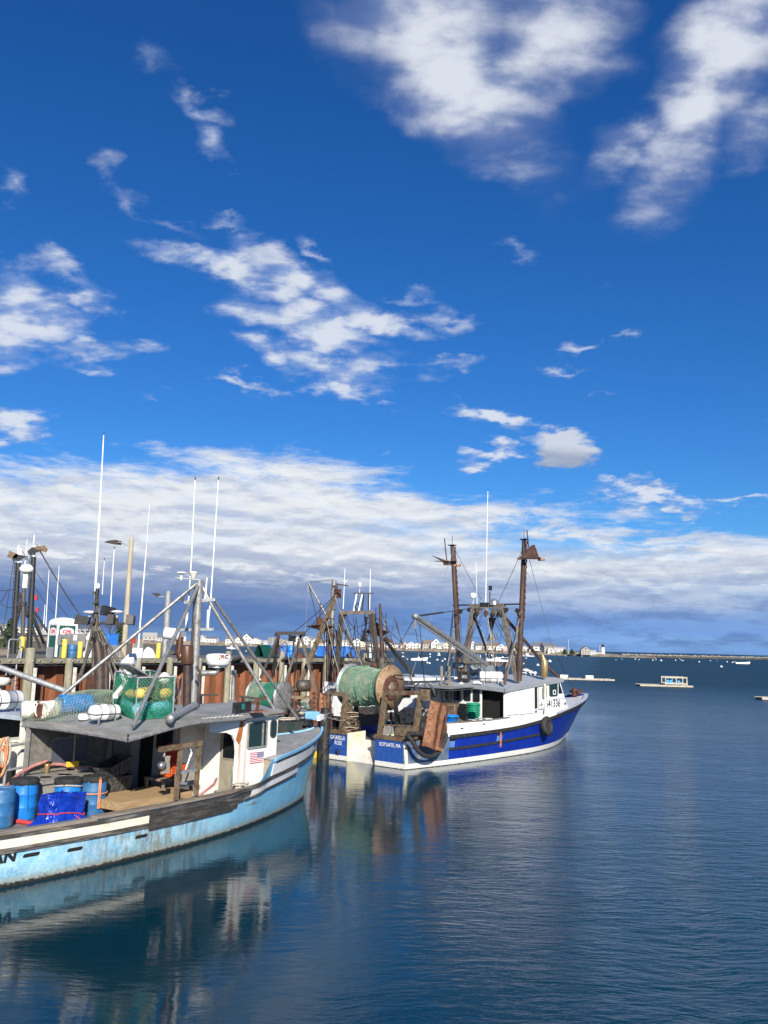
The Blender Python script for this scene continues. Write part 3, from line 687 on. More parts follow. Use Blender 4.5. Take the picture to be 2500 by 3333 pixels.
# visor, gutter and rusty stays
vis = MB()
vis.prism([(8.5,2.90),(10.38,2.96),(10.38,3.05),(8.5,3.075)], (0, -1.62, 0), X, Z_, -.10); vis.build('visor', M['cleanwhite'], B1)
MB().tube([(8.53,-1.68,2.92),(9.3,-1.67,2.945),(10.3,-1.66,2.975)], .028).build('gutter_pipe', M['steel'], B1)
MB().lathe([(.0,-.03),(.07,-.03),(.07,.03),(0,.03)], 10, (8.53,-1.69,2.92), (0,1,0)).build('rusty_eye', M['redrust'], B1)
MB().lathe([(.0,-.03),(.06,-.03),(.06,.03),(0,.03)], 10, (10.3,-1.68,2.98), (0,1,0)).build('rusty_eye', M['redrust'], B1)
MB().prism([(8.42,2.35),(8.60,2.85),(8.72,2.80),(8.66,2.35),(8.55,2.2)], (0,-TW-.004,0), X, Z_, .003).build('rust_patch', mat('orange_rust', (.42,.13,.03), (.30,.09,.025), 12, rough=.8), wh)
# roof
rf = MB(); nx, nt = 26, 10
def roofp(a, b, d): 
    x = 4.02+.30*b*0+6.35*a; _, w = ru(x, 0); y = (2*b-1)*w; return (x+(.35*b if a == 0 else .35*b*(1-a)**3), y, ru(x, y)[0]+d)
rf.grid(lambda a, b: roofp(a, b, 0), nx, nt); rf.grid(lambda a, b: roofp(a, 1-b, -.09), nx, nt)
rf.build('roof', M['roofgrey'], B1)
fa = MB()
for k in range(2):
    e = k
    fa.grid(lambda a, b: (lambda P: (P[0], P[1]+(.03 if e else -.03), P[2]+.02-.15*b))(roofp(a, e, 0)), 20, 1, False)
fa.grid(lambda a, b: (lambda P: (P[0]-.02, P[1], P[2]+.02-.15*b))(roofp(0, a, 0)), 8, 1, False)
fa.build('roof_fascia', M['fascia'], B1)
gt = MB()
gt.tube([Vector(roofp(i/14*.7, 0, -.15))+Vector((0,-.05,0)) for i in range(15)], .03); gt.tube([Vector(roofp(0, i/8, -.15))+Vector((-.03,0,0)) for i in range(9)], .028)
gt.build('roof_gutter', M['alu'], B1)
sealp = MB(); sq = [Vector(roofp(.40+.010*i, 0, -.05))+Vector((0,-.035,.02*sin(i*2.1))) for i in range(30)]
sealp.tube(sq, [.008+.022*abs(mnoise.noise(Vector((i*.7,2,1)))) for i in range(30)], 6)
sealp.build('caulking_patch', M['cleanwhite'], B1)
# port wall of the shelter, with two windows, and the dark forward bulkhead
PT = 1.98
pw = MB().wall((4.38, PT, DK), X, Z_, 3.9, 2.24, [(.42+.28,1.02,1.62+.28,1.62),(2.75,1.12,3.45,1.62)], -.05).build('shelter_wall', M['aftgrey'], B1)
window(pw, 'window', (5.68, PT-.052, DK+1.32), X, Z_, 1.20, .62, .10, .07, .02, M['glassblue'], M['aftgrey'])
window(pw, 'window', (7.48, PT-.052, DK+1.37), X, Z_, .70, .52, .08, .05, .02, mat('pale_grey_glass', (.26,.26,.235), rough=.3), M['aftgrey'])
MB().box((4.36, PT-.03, DK+1.1), (.08,.10,2.2)).build('shelter_post', M['fascia'], B1)
MB().box((6.95, PT-.09, DK+1.1), (.12,.08,2.2)).build('shelter_post', M['greywood'], B1)
MB().beam((4.4,PT-.07,DK+.86),(6.9,PT-.07,DK+.86), .05,.06).build('wall_batten', M['aftgrey'], B1)
bk = MB().wall((7.75, 1.95, DK), -Y_, Z_, 1.95, 2.3, [(1.10,1.30,1.72,1.92),(.35,0,.95,1.85)], -.05).build('bulkhead', mat('dull_white_panel', (.46,.44,.42), (.36,.345,.33), 1.6, rough=.55, c3=(.22,.2,.17), lo3=.62, hi3=.8), B1)
window(bk, 'window', (7.74, 1.95-1.41, DK+1.61), -Y_, Z_, .60, .60, .01, .03, .02, M['glass'], M['wornblack'])
MB().prism([(.35,0),(.95,0),(.95,1.85),(.35,1.85)], (7.81, 1.95, DK), -Y_, Z_, -.03).build('bulkhead_door', M['void'], bk)
MB().wall((7.75, -.0, DK), X, Z_, 1.0, 2.35, [], -.05).build('inner_wall', M['dirtywhite'], B1)
dr = MB().wall((8.72, -.02, DK), -Y_, Z_, .62, 2.3, [], -.05).build('lit_panel', M['white'], B1)
door = MB().wall((8.74, -.62, DK), -Y_, Z_, .84, 2.3, [], -.04).build('cabin_door', M['beige'], B1)
window(door, 'door_window', (8.735, -1.02, DK+1.5), -Y_, Z_, .50, .85, .01, .03, .02, M['glass'], M['beige'])
MB().tube([(8.70,-1.22,DK+.15),(8.66,-1.22,DK+.2),(8.66,-1.22,DK+.85),(8.70,-1.22,DK+.9)], .018).build('grab_rail', M['alu'], door)
MB().box((8.35,-1.36,DK+.16),(.55,.34,.32)).build('door_step', M['beige'], B1)
# back of the wheelhouse closed above the roof line, dim cabin inside
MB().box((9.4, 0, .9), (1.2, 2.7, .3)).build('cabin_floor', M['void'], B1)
# ---- gear on the roof
gear = B1
mt = F1.U(627, 2300, 3.15); ym = (F1.w(mt)).y
def atm(px, py, dy=0): return F1.loc(at_y(px, py, ym+dy))
mtop = atm(649, 1889)
MB().tube([mt, mt.lerp(mtop, .5), mtop], [.13,.125,.12], 12).build('mast_pole', M['alu'], B1)
def foot(px, py): 
    for _ in range(1): pass
    p = F1.U(px, py, 3.0)
    for _ in range(6): p = F1.U(px, py, ru(p.x, -p.y)[0])
    return p
f1, f2 = F1.T(124, 2328, -2.1), F1.T(433, 2364, 2.1)
f3 = F1.T(892, 2307, 1.35); f4 = F1.T(970, 2341, .25)
tp = mtop+Vector((-.10,.0,-.10))
for fp, tt in ((f1, tp), (f2, tp+Vector((0,-.06,-.08)))): MB().tube([fp, tt], .052, 9).build('mast_stay', M['alu'], B1)
kn = atm(690, 1958)
MB().tube([f3, kn+Vector((0,0,-.12)), mtop+Vector((.08,0,-.1))], .052, 9).build('mast_stay', M['alu'], B1)
MB().tube([f4, kn+Vector((.15,0,.0))], .050, 9).build('mast_stay', M['alu'], B1)
MB().tube([F1.U(612,2310,3.1), mtop+Vector((0,.15,-.15))], .035, 8).build('mast_stay', M['darksteel'], B1)
MB().beam(atm(600,1961), atm(701,1951), .09,.09).build('crossbar', M['galv'], B1)
MB().beam(atm(580,2050), atm(697,2048), .08,.08).build('crossbar', M['galv'], B1)
MB().beam(atm(571,1880), atm(658,1888), .06,.04).build('masthead_arm', M['galv'], B1)
def disc(px, py, rr, hh, cone=0):
    p = atm(px, py); mbd = MB().lathe([(.01,-hh),(rr*.75,-hh*.7),(rr,-hh*.2),(rr*.8,hh*.35),(rr*.3,hh*.6),(0,hh*.62)], 16, p); mbd.lathe([(.03,-.22),(.05 if not cone else .14,-.02)], 10, p); return mbd
disc(591, 1864, .165, .045).build('satellite_disc', M['cleanwhite'], B1); disc(630, 1862, .13, .035, 1).build('satellite_disc', M['dirtywhite'], B1)
def whip(parent, pts, rr, fn=None, tip=True):
    P = [fn(*p) if fn else Vector(p) for p in pts]; n = len(P)
    w = MB().tube(P, [rr*(1-.45*i/(n-1)) for i in range(n)], 6).build('whip_antenna', M['whip'], parent)
    if tip: MB().tube([P[-1], P[-1]+Vector((0,0,.09))], rr*.7, 5).build('antenna_tip', M['black'], w)
    return w
whip(B1, [(607,2046),(613,1965),(624,1810),(635,1562)], .026, atm); whip(B1, [(675,2046),(686,1955),(695,1812),(711,1562)], .028, atm)
whip(B1, [(668,1950),(674,1880)], .033, atm, False)
for px in (607, 676): MB().tube([atm(px+2,1985), atm(px,2046)], .04, 7).build('antenna_base', M['cleanwhite'], B1)
MB().lathe([(.02,-.05),(.05,-.03),(.05,.1),(.08,.12),(.08,.16),(0,.17)], 8, atm(594,1955)).build('anchor_light', M['cleanwhite'], B1)
# radar on its bent arm
MB().tube([atm(635,2192), atm(700,2190), atm(707,2186), atm(709,2165)], .085, 10).build('radar_arm', M['alu'], B1)
rp = atm(711, 2146); rd = MB().lathe([(.0,-.17),(.30,-.17),(.33,-.12),(.36,-.02),(.36,.08),(.32,.14),(.15,.165),(0,.17)], 28, rp).build('radar_dome', M['cleanwhite'], B1)
MB().box(rp+Vector((0,0,-.20)), (.42,.34,.07)).build('radar_base', M['cleanwhite'], rd)
va = atan2(-(F1.w(rp).y-5), -F1.w(rp).x)       # letters wrap round the dome, facing the open water side
def wrapdome(x, y, z=0):
    a = -F1.a + R(-79) + x/.36; return rp+Vector((cos(a)*(.362+z), sin(a)*(.362+z), y))
put_text(MB(), 'JRC', None, None, None, width=.30, height=.13, bold=.008, conform=wrapdome).build('radar_lettering', mat('brown_lettering', (.20,.06,.03), rough=.5), rd)
# exhausts
ex0 = foot(608, 2302)
e1, e2, e3 = F1.loc(at_y(608,2302,F1.w(ex0).y)), F1.loc(at_y(610,2162,F1.w(ex0).y)), F1.loc(at_y(609,2101,F1.w(ex0).y))
MB().tube([e1, e2], .115, 12).build('exhaust_stack', M['darkpipe'], B1)
MB().lathe([(.06,-.01),(.17,0),(.176,.02),(.176,(e3-e2).length-.03),(.165,(e3-e2).length),(0,(e3-e2).length-.01)], 20, e2, e3-e2).build('silencer_drum', M['copper'], B1)
MB().tube([e1+Vector((.25,-.18,0)), e1+Vector((.25,-.18,.95)), e2+Vector((.2,-.14,-.05))], .04).build('thin_pipe', M['darkpipe'], B1)
q0, q1 = F1.U(552,2340,3.14), F1.U(634,2296,3.28)
mf = MB().tube([q0, q1], .10, 14).build('sloping_pipe', M['galv'], B1)
MB().lathe([(0,-.012),(.112,-.01),(.112,.012),(0,.012)], 16, q0, q1-q0).build('pipe_flange', M['alu'], mf)
# wheelhouse top fittings
a, b_ = F1.U(762,2318,3.13), F1.U(812,2312,3.13)
bx = MB().beam(a+Vector((0,0,.12)), b_+Vector((0,0,.12)), .12,.26).build('black_box', M['black'], B1)
MB().box((a+b_)/2+Vector((-.05,-.075,.13)), (.12,.03,.15)).build('green_lens', mat('teal_lens', (.02,.18,.15), rough=.2), bx)
p = F1.U(836,2314,3.12)
MB().beam(p, p+Vector((.05,0,.26)), .07,.07).beam(p+Vector((-.15,.1,.2)), p+Vector((.25,-.1,.38)), .05,.06).build('rusty_bracket', M['redrust'], B1)
MB().box(p+Vector((.02,-.07,-.015)), (.55,.25,.012)).build('rust_patch', mat('orange_rust', (.42,.13,.03)), B1)
p = F1.U(757,2288,3.15); y0 = F1.w(p).y
MB().tube([p, F1.loc(at_y(760,2200,y0))], .06, 10).box(F1.loc(at_y(761,2190,y0)), (.11,.11,.16)).lathe([(.22,0),(.07,.12)], 4, p).build('vent_post', M['alu'], B1)
for q in ((640,2262,710,2262),(775,2266,850,2276)):
    p = F1.U(q[0]+15, 2296, 3.14); y0 = F1.w(p).y
    MB().beam(F1.loc(at_y(q[0],q[1],y0)), F1.loc(at_y(q[2],q[3],y0)), .05,.06).beam(p, F1.loc(at_y(q[0]+15,q[1],y0)), .05).build('roof_rack_bar', M['darksteel'], B1)
p = F1.U(586,2290,3.1); y0 = F1.w(p).y
MB().tube([p, F1.loc(at_y(586,2222,y0)), F1.loc(at_y(588,2210,y0)), F1.loc(at_y(582,2205,y0))], .04).build('swan_neck_vent', M['alu'], B1)
# ---- steel davit frame on the rail
t0 = 2.0
A, Bb, Cc, D = F1.T(572,2604,t0), F1.T(589,2432,t0), F1.T(637,2588,t0), F1.T(650,2420,t0)
dv = thing
MB().beam(A, Bb, .085,.10).build('davit_post', M['tansteel'], B1); MB().beam(Cc, D, .085,.10).build('davit_post', M['tansteel'], B1)
MB().beam(F1.T(521,2440,t0), F1.T(656,2418,t0), .12,.12).build('davit_beam', M['tansteel'], B1)
MB().beam(F1.T(583,2515,t0), F1.T(643,2505,t0), .07,.07).build('davit_rung', M['galv'], B1)
MB().beam(F1.T(576,2548,t0), F1.T(607,2550,t0), .06,.06).build('davit_rung', M['galv'], B1)
MB().tube([F1.T(537,2446,t0), F1.T(535,2458,t0), F1.T(531,2462,t0)], .02).build('hook', M['galv'], B1)
hp = F1.T(537, 2480, t0)
MB().prism([(-.02,.14),(.10,.14),(.08,.0),(.12,-.25),(-.12,-.27),(-.12,-.22),(.04,-.18),(.0,.02)], hp, X, Z_, .08).build('snatch_block', M['greywood'], B1)
MB().lathe([(.02,-.05),(.10,-.04),(.05,.0),(.10,.05),(0,.055)], 14, F1.T(527,2492,t0), (.3,1,0)).build('hauler_sheave', M['steelbright'], B1)
MB().tube([F1.T(618,2432,t0), F1.T(624,2450,t0)], .012).tube([F1.T(624,2450,t0), F1.T(618,2465,t0)], .03).tube([F1.T(618,2466,t0), F1.T(604,2505,t0)], .02).build('gaff', M['whip'], B1)
MB().box(F1.T(603,2532,1.3), (.45,.30,.36)).build('winch_box', M['beige'], B1)
# ================================================================== loose gear aboard the light blue boat
def on1(p): return F1.w(p)
def drum_shape(r, h, open_top=False, n=22):
    P = [(0,0),(r*.9,0),(r*.97,.03),(r,.08),(r,h*.31),(r*1.025,h*.33),(r,h*.35),(r,h*.64),(r*1.025,h*.66),(r,h*.68),(r,h-.08),(r*.97,h-.02),(r*.93,h)]
    P += [(r*.86,h-.02),(r*.86,h-.05),(0,h-.05)]
    return MB().lathe(P, n)
def cover_shape(r, h, seed=0):
    rnd = random.Random(seed); ph = [rnd.random()*6 for _ in range(4)]
    w = lambda a, z: .035*sin(9*a+ph[0]+z*30)+.03*sin(17*a+ph[1])+.02*sin(5*a+ph[2])
    return MB().lathe([(r*1.03,h-.10),(r*1.07,h-.05),(r*1.06,h+.0),(r*.95,h+.035),(r*.6,h+.03),(r*.3,h+.015),(0,h+.02)], 30, wob=w)
def barrel(loc, rz, label, m, r=.31, h=.92, cover=True, group='blue plastic barrels', seed=0):
    t = thing('plastic_barrel', label, 'barrel', loc, rz, group)
    drum_shape(r, h).build('drum', m, t)
    if cover: cover_shape(r, h, seed).build('cloth_cover', M['blackcloth'], t)
    else: MB().lathe([(r*.86,h-.045),(r*.5,h-.03),(0,h-.03)], 20).build('lid', m, t)
    return t
GB = 'blue barrels on the deck of the light blue boat'
bA = barrel(on1(F1.U(70,2667,DK)), F1.a, 'bright blue barrel with a black cloth top standing before the grey tank', M['barrel'], group=GB, seed=1)
MB().tube(sag((-.12,-.315,.82),(-.08,-.32,.25),-.02), .006, 5).build('tie_cord', M['black'], bA)
bB = barrel(on1(F1.U(-4,2692,DK)), F1.a, 'darker blue barrel with a plain lid, cut off by the left edge of the photo', M['barrelold'], .30, .86, False, GB)
bC = barrel(on1(F1.U(300,2655,DK)), F1.a, 'faded blue barrel bound with orange straps beside the wooden platform', M['barrelold'], .30, .92, True, GB, 3)
sp = MB(); rr = .318
sp.tube([(cos(a)*rr, sin(a)*rr, .56) for a in [i*pi/12 for i in range(24)]], .016, 5, closed=True)
sp.build('orange_strap', M['orangerope'], bC)
for da in (0, .11):
    a = -F1.a-R(80)+R(28)+da
    MB().tube([(cos(a)*rr*.9, sin(a)*rr*.9, .94), (cos(a)*rr*1.06, sin(a)*rr*1.06, .86), (cos(a)*rr*1.05, sin(a)*rr*1.05, .5), (cos(a-.02)*rr*1.06, sin(a-.02)*rr*1.06, .22)], .016, 5).build('orange_strap', M['orangerope'], bC)
bD = barrel(on1(F1.U(214,2661,DK)), F1.a, 'blue barrel with black cloth top standing behind the blue tarpaulin bundle', M['barrel'], .31, .90, True, GB, 5)
MB().tube([(cos(a)*.325, sin(a)*.325, .77+.03*sin(a*2)) for a in [i*pi/12 for i in range(24)]], .02, 5, closed=True).build('yellow_rope', M['rope'], bD)
pl = on1(F1.U(258,2603,DK)); t = thing('plastic_bag', 'pale plastic bag bunched behind the barrels against the grey tank', 'bag', pl, F1.a)
MB().lathe([(.20,0),(.27,.3),(.25,.6),(.28,.76),(.16,.84),(0,.85)], 22, wob=lambda a, z: .12*sin(7*a+z*9)+.07*sin(13*a)).build('bag_skin', M['dirtywhite'], t)
# tarpaulin bundle
tl = on1(F1.U(196,2684,DK)+Vector((0,0,0))); tb = thing('tarpaulin_bundle', 'crumpled bright blue tarpaulin bundle bound with a red strap against the rail', 'tarpaulin', tl, F1.a-R(4))
def tarpf(a, b):
    an = 2*pi*a; ca, sa = cos(an), sin(an); e = .38
    x = abs(ca)**e*(1 if ca > 0 else -1); y = abs(sa)**e*(1 if sa > 0 else -1)
    if b < .8: z = b/.8; k = 1; 
    else: z = 1; k = 1-(b-.8)/.2
    fl = .46*max(0, .42-z)**1.2/.42 + (.12*max(0, .35-z)*sin(an*9))
    wr = .10*mnoise.noise(Vector((x*2.2, y*2.2, z*2.2)))+.045*mnoise.noise(Vector((x*7+3, y*7, z*5)))+.05*max(0,.6-z)*sin(an*13+z*4)
    q = Vector((x*1.6+sin(an*3)*.4, y*1.6, z*2.6)); rid = (1-abs(mnoise.noise(q*1.7)))**4*.5+(1-abs(mnoise.noise(q*3.6+Vector((9,2,1)))))**5*.3
    kk = k*(1+fl+wr+.13*(rid-.25))
    return (x*.47*kk, y*.28*kk*(1+fl*.8), .72*z-.14*abs(mnoise.noise(Vector((x*k*2, y*k*2, 7))))-.05*(x+y)*.5+(.02*(1-k) if b >= .8 else 0))
MB().grid(tarpf, 96, 30).build('tarpaulin_sheet', M['tarp'], tb)
MB().tube([Vector(tarpf(i/48, .293+.03*sin(i*.26)))*1.02+Vector((0,0,.005)) for i in range(48)], .015, 5, closed=True).build('red_strap', M['redhose'], tb)
MB().tube([Vector(tarpf(.76,.29))*1.04, Vector(tarpf(.765,.2))*1.05, Vector(tarpf(.762,.1))*1.06], .014, 5).build('strap_tail', M['redhose'], tb)
# insulated tank
a, b_, c_ = F1.U(122,2545,1.5), F1.U(305,2510,1.5), F1.U(45,2530,1.5)
tk = thing('fish_tank', 'grey insulated fish tank with a lid with round holes, against the shelter wall', 'tank', on1(Vector((a.x, a.y, DK))), F1.a)
LX, LY = 2.25, min(PT-.06-a.y, 1.1); HZ = .80
MB().prism(rrect(LX-.12, LY-.12, .06), (LX/2, LY/2, 0), X, Y_, HZ-.10).box((LX/2, LY/2, .42), (LX-.05, LY-.05, .06)).build('tank_body', M['tankgrey'], tk)
ld_ = MB().prism(rrect(LX, LY, .04), (LX/2, LY/2, HZ-.09), X, Y_, .09).build('tank_lid', M['tankgrey'], tk)
for cx, m in ((.55, 'void'), (1.75, 'void')): MB().lathe([(0,0),(.17,0),(.17,.004),(0,.004)], 20, (cx, LY*.45, HZ+.001)).build('lid_hole', M[m], ld_)
MB().lathe([(.20,0),(.20,.006),(.17,.006),(.17,0)], 24, (1.15, LY*.45, HZ+.001)).build('lid_mark', M['alu'], ld_)
MB().tube([(.12,.1,HZ),(.12,.1,HZ+.1),(.12,.24,HZ+.1),(.12,.24,HZ)], .012).build('lid_handle', M['steelbright'], ld_)
# hoses
h0 = F1.T(4,2590,1.0); hs1 = F1.T(60,2540,-1.3)
tag(MB().tube([on1(p) for p in (F1.T(5,2592,-.9), F1.T(22,2560,-1.2), F1.T(60,2520,-1.7), F1.T(110,2492,-1.85), F1.T(152,2478,-1.86))], .045, 8).build('deck_hose', M['pinkhose']), 'faded red hose rising from the left edge to a brass valve on the shelter wall', 'hose')
tag(MB().tube([on1(p) for p in (F1.T(166,2487,-1.84), F1.T(200,2488,-1.84), F1.T(235,2497,-1.80), F1.T(298,2497,-1.6))], .042, 8).build('deck_hose', M['pinkhose']), 'pale red hose lying along the tank top behind the yellow brush', 'hose')
v = F1.T(154,2492,-1.86); tv = thing('brass_valve', 'brass valve wrapped in rag between the two red hoses', 'valve', on1(v), F1.a)
MB().lathe([(.0,-.26),(.07,-.24),(.05,-.1),(.08,0),(.06,.07),(0,.08)], 10).build('valve_body', M['gold'], tv); MB().box((0,-.05,.09),(.18,.05,.04)).build('valve_handle', M['darksteel'], tv)
p = F1.T(236,2484,-1.7); tv = thing('deck_brush', 'yellow brush with a wooden handle leaning over the tank', 'brush', on1(p), F1.a)
MB().box((0,0,-.02),(.34,.09,.13)).build('brush_head', M['yellow'], tv); MB().tube([(0.03,.0,-.12),(.02,0,.75)], .022).build('handle', M['wood'], tv)
tag(MB().tube([on1(p) for p in (F1.U(18,2672,.74), F1.U(70,2674,.75), F1.U(110,2682,.75))], .05, 7).build('deck_hose', M['redhose']), 'red hose lying on deck between the left barrels and the tarpaulin', 'hose')
# wooden platform: slats on a frame with legs
u0 = 1.10
a = F1.U(393,2617,u0); wp = thing('wooden_platform', 'low wooden platform of planks in the middle of the deck', 'platform', on1(Vector((a.x, a.y, 0))), F1.a)
PL, PWd = 2.35, 1.30
MB().beam((0,.02,u0-.09),(PL,.02,u0-.09), .045,.17).build('frame_board', M['wood'], wp)
MB().beam((0.02,.045,u0-.09),(.02,PWd,u0-.09), .045,.17).build('frame_board', M['wood'], wp)
sl = MB().box((0,0,0),(PL,.106,.034)).build('deck_slat', M['wood'], wp); sl.location = (PL/2,.06,u0+.012)
for i in range(1, 11): piece(sl, (PL/2+random.uniform(-.01,.01),.06+.125*i,u0+.012+random.uniform(-.003,.003)), wp)
lg = MB().box((0,0,0),(.10,.09,u0-DK-.18)).build('leg', M['wood'], wp); lg.location = (.10,.09,(u0-.18+DK)/2)
for x, y in ((PL-.1,.09),(.1,PWd-.1),(PL-.1,PWd-.1)): piece(lg, (x,y,(u0-.18+DK)/2), wp)
# crates
def crate(loc, rz, label, m, sz, tilt=0, holes=False, group=None, rx=0):
    L, Wd, H = sz; t = thing('fish_crate', label, 'crate', loc, rz, group); t.rotation_euler = (rx, tilt, rz)
    k = .90
    if not holes:
        sh = MB(); th = .02
        for (x0, y0, x1, y1) in ((-1,-1,1,-1),(1,-1,1,1),(1,1,-1,1),(-1,1,-1,-1)):
            A = [Vector((x0*L/2*k, y0*Wd/2*k, 0)), Vector((x1*L/2*k, y1*Wd/2*k, 0)), Vector((x1*L/2, y1*Wd/2, H)), Vector((x0*L/2, y0*Wd/2, H))]
            Bq = [Vector((p.x*(1-2*th/L), p.y*(1-2*th/Wd), p.z+(.02 if i < 2 else 0))) for i, p in enumerate(A)]
            sh.add(A+Bq, [(0,1,2,3),(7,6,5,4),(3,2,6,7)])
        sh.add([(-L/2*k,-Wd/2*k,.0),(L/2*k,-Wd/2*k,.0),(L/2*k,Wd/2*k,.0),(-L/2*k,Wd/2*k,.0)], [(3,2,1,0)])
        sh.add([(-L/2*k,-Wd/2*k,.02),(L/2*k,-Wd/2*k,.02),(L/2*k,Wd/2*k,.02),(-L/2*k,Wd/2*k,.02)], [(0,1,2,3)])
        sh.build('shell', m, t)
        MB().ring(rrect(L+.05,Wd+.05,.03), rrect(L-.04,Wd-.04,.02), (0,0,H-.07), X, Y_, .07).build('rim', m, t)
        rb = MB().box((0,0,0),(.05,.03,H*.8)).build('rib', m, t); rb.location = (-L*.3,-Wd/2*.97,H*.45); rb.rotation_euler = (R(8),0,0)
        for x in (-.1,.1,.3): piece(rb, (L*x,-Wd/2*.97,H*.45), t, (R(8),0,0))
        for y in (-.28, 0, .28): piece(rb, (-L/2*.97,Wd*y,H*.45), t, (0,R(-8),R(90)))
    else:
        for (o, ex, w) in (((-L/2,-Wd/2,0),X,L),((L/2,-Wd/2,0),Y_,Wd),((L/2,Wd/2,0),-X,L),((-L/2,Wd/2,0),-Y_,Wd)):
            n = int(w/.07); hl = [((i+.28)*w/n, H*(.14+.26*j), (i+.78)*w/n, H*(.30+.26*j)) for i in range(n) for j in range(3)]
            MB().wall(o, ex, Z_, w, H, hl, -.018).build('side_panel', m, t)
        MB().box((0,0,.012),(L-.02,Wd-.02,.02)).build('base_panel', m, t)
    return t
GC = 'black fish crates stacked on the platform'
c0 = F1.U(392,2574,u0+.03); zz = u0+.03
crate(on1(Vector((c0.x-.05, c0.y+.25, zz))), F1.a-R(2), 'lower black fish crate standing on the wooden platform', M['crate'], (.78,.62,.38), group=GC)
crate(on1(Vector((c0.x+.02, c0.y+.25, zz+.38))), F1.a+R(6), 'upper black fish crate tipped on top of the other one', M['crate'], (.78,.60,.36), -R(17), group=GC, rx=R(-4))
p = F1.U(565,2523,1.42); crate(on1(p), F1.a+R(10), 'orange perforated fish basket on the sorting bench behind the davit', M['orange'], (.62,.46,.28), holes=True)
rb2 = F1.U(556,2506,1.46); t = thing('basket_stack', 'stack of red plastic baskets leaning behind the orange one', 'baskets', on1(rb2), F1.a)
for i, (dx, tl) in enumerate(((0,.25),(.28,-.18))):
    mbq = MB().lathe([(.15,0),(.22,.62),(.245,.63),(.245,.68),(.205,.68),(.14,.04),(0,.03)], 18, (dx,.05,0), (sin(tl),0,cos(tl)))
    for k in range(5): mbq.lathe([(.17+.012*k,.12*k+.12),(.185+.012*k,.13*k+.12),(.17+.012*k,.14*k+.12)], 18, (dx,.05,0), (sin(tl),0,cos(tl)))
    mbq.build('basket', M['redpl'], t)
sb = F1.U(560,2530,1.39)
t = thing('sorting_bench', 'dark wooden bench with a worn mat under the orange basket', 'bench', on1(Vector((sb.x,sb.y,0))), F1.a)
MB().box((.1,.2,1.36),(1.05,.8,.06)).build('bench_top', M['caprail'], t)
for x in (-.4,.6): 
    for y in (-.12,.52): MB().box((x,y,1.02),(.07,.07,.62)).build('leg', M['caprail'], t)
p = F1.U(645,2585,.95); t = solo(MB().lathe([(.26,0),(.32,.12),(.24,.30),(.08,.42),(0,.43)], 20, wob=lambda a, z: .10*sin(5*a+z*8)+.06*sin(11*a)), 'black_bag', M['blackcloth'], 'crumpled black bag lying against the white wall by the cabin door', 'bag', on1(F1.U(662,2572,DK)), F1.a)
tag(MB().tube([on1(q) for q in (F1.T(645,2592,1.75), F1.T(672,2572,1.7), F1.T(697,2552,1.6), F1.T(705,2535,1.2))], .035, 7).build('deck_hose', M['pinkhose']), 'pale red hose lying on the rail below the cabin door', 'hose')
t = solo(MB().lathe([(.15,0),(.19,.36),(.195,.37),(.18,.37),(.14,.02),(0,.02)], 18), 'pail', M['dirtywhite'], 'off white pail standing in shade behind the black crates', 'pail', on1(F1.U(441,2545,DK)), F1.a)
# rope coil on the side deck and foredeck
def coil(loc, rz, label, rr=.24, n=5, m='rope', cat='rope'):
    pts = []
    for i in range(n*14): a = 2*pi*i/14; q = rr*(1+.14*sin(i*1.7)+.12*sin(i*.37)); pts.append((cos(a)*q*1.35, sin(a)*q, .02+.012*(i % 3)+i*.0006))
    o = MB().tube(pts, .016, 5).build('rope_coil', M[m]); o.location = loc; o.rotation_euler = (0,0,rz); return tag(o, label, cat)
p = F1.T(785,2542,1.75); coil(on1(Vector((p.x,p.y,1.14))), F1.a, 'small rope coil on the narrow side deck below the wheelhouse door', .16, 4)
p = F1.U(935,2357,1.98); coil(on1(Vector((p.x,p.y,fore_u(p.x,p.y)))), F1.a, 'pale rope lying in loose loops on the foredeck', .34, 5)
p = F1.U(983,2338,2.12); coil(on1(p+Vector((0,0,.15))), F1.a, 'pale mooring rope wound round the bow bitt', .10, 5)
# ---- on the roof: life raft, net pen with floats, netted pile
def liferaft(loc, rz, label, L=.76, Rr=.185, group='white life raft canisters'):
    t = thing('life_raft', label, 'life raft', loc, rz, group)
    pr = [(0,-L/2),(Rr*.72,-L/2),(Rr*.92,-L/2+.03),(Rr,-L/2+.09),(Rr,-.02),(Rr*1.05,-.015),(Rr*1.05,.015),(Rr,.02),(Rr,L/2-.09),(Rr*.92,L/2-.03),(Rr*.72,L/2),(0,L/2)]
    MB().lathe(pr, 20, (0,0,Rr+.07), X).build('canister', M['cleanwhite'], t)
    for x in (-L*.25, L*.25): MB().tube([(x, cos(a)*Rr*1.02, Rr+.07+sin(a)*Rr*1.02) for a in [i*pi/10 for i in range(20)]], .012, 5, closed=True).build('lashing', M['darksteel'], t)
    MB().ring(rrect(L*1.02,Rr*2.1,.05), rrect(L*.98,Rr*1.98,.05), (0,0,Rr*.8+.06), X, Y_, .02).build('cradle_rail', M['darksteel'], t)
    for x in (-L*.3, L*.3):
        for y in (-.13,.13): MB().box((x,y,.07),(.03,.03,.16)).build('cradle_foot', M['galv'], t)
    return t
q = F1.U(338,2348,3.0); LR1 = liferaft(on1(Vector((q.x, q.y, ru(q.x,-q.y)[0]))), F1.a-R(6), 'white life raft canister on the grey roof of the light blue boat')
q = F1.U(272,2340,3.0); solo(MB().lathe([(.0,0),(.13,.0),(.14,.03),(.14,.10),(.11,.15),(0,.155)], 16), 'white_float', M['cleanwhite'], 'small white rounded box left of the life raft on the roof edge', 'box', on1(Vector((q.x,q.y,ru(q.x,-q.y)[0]))))
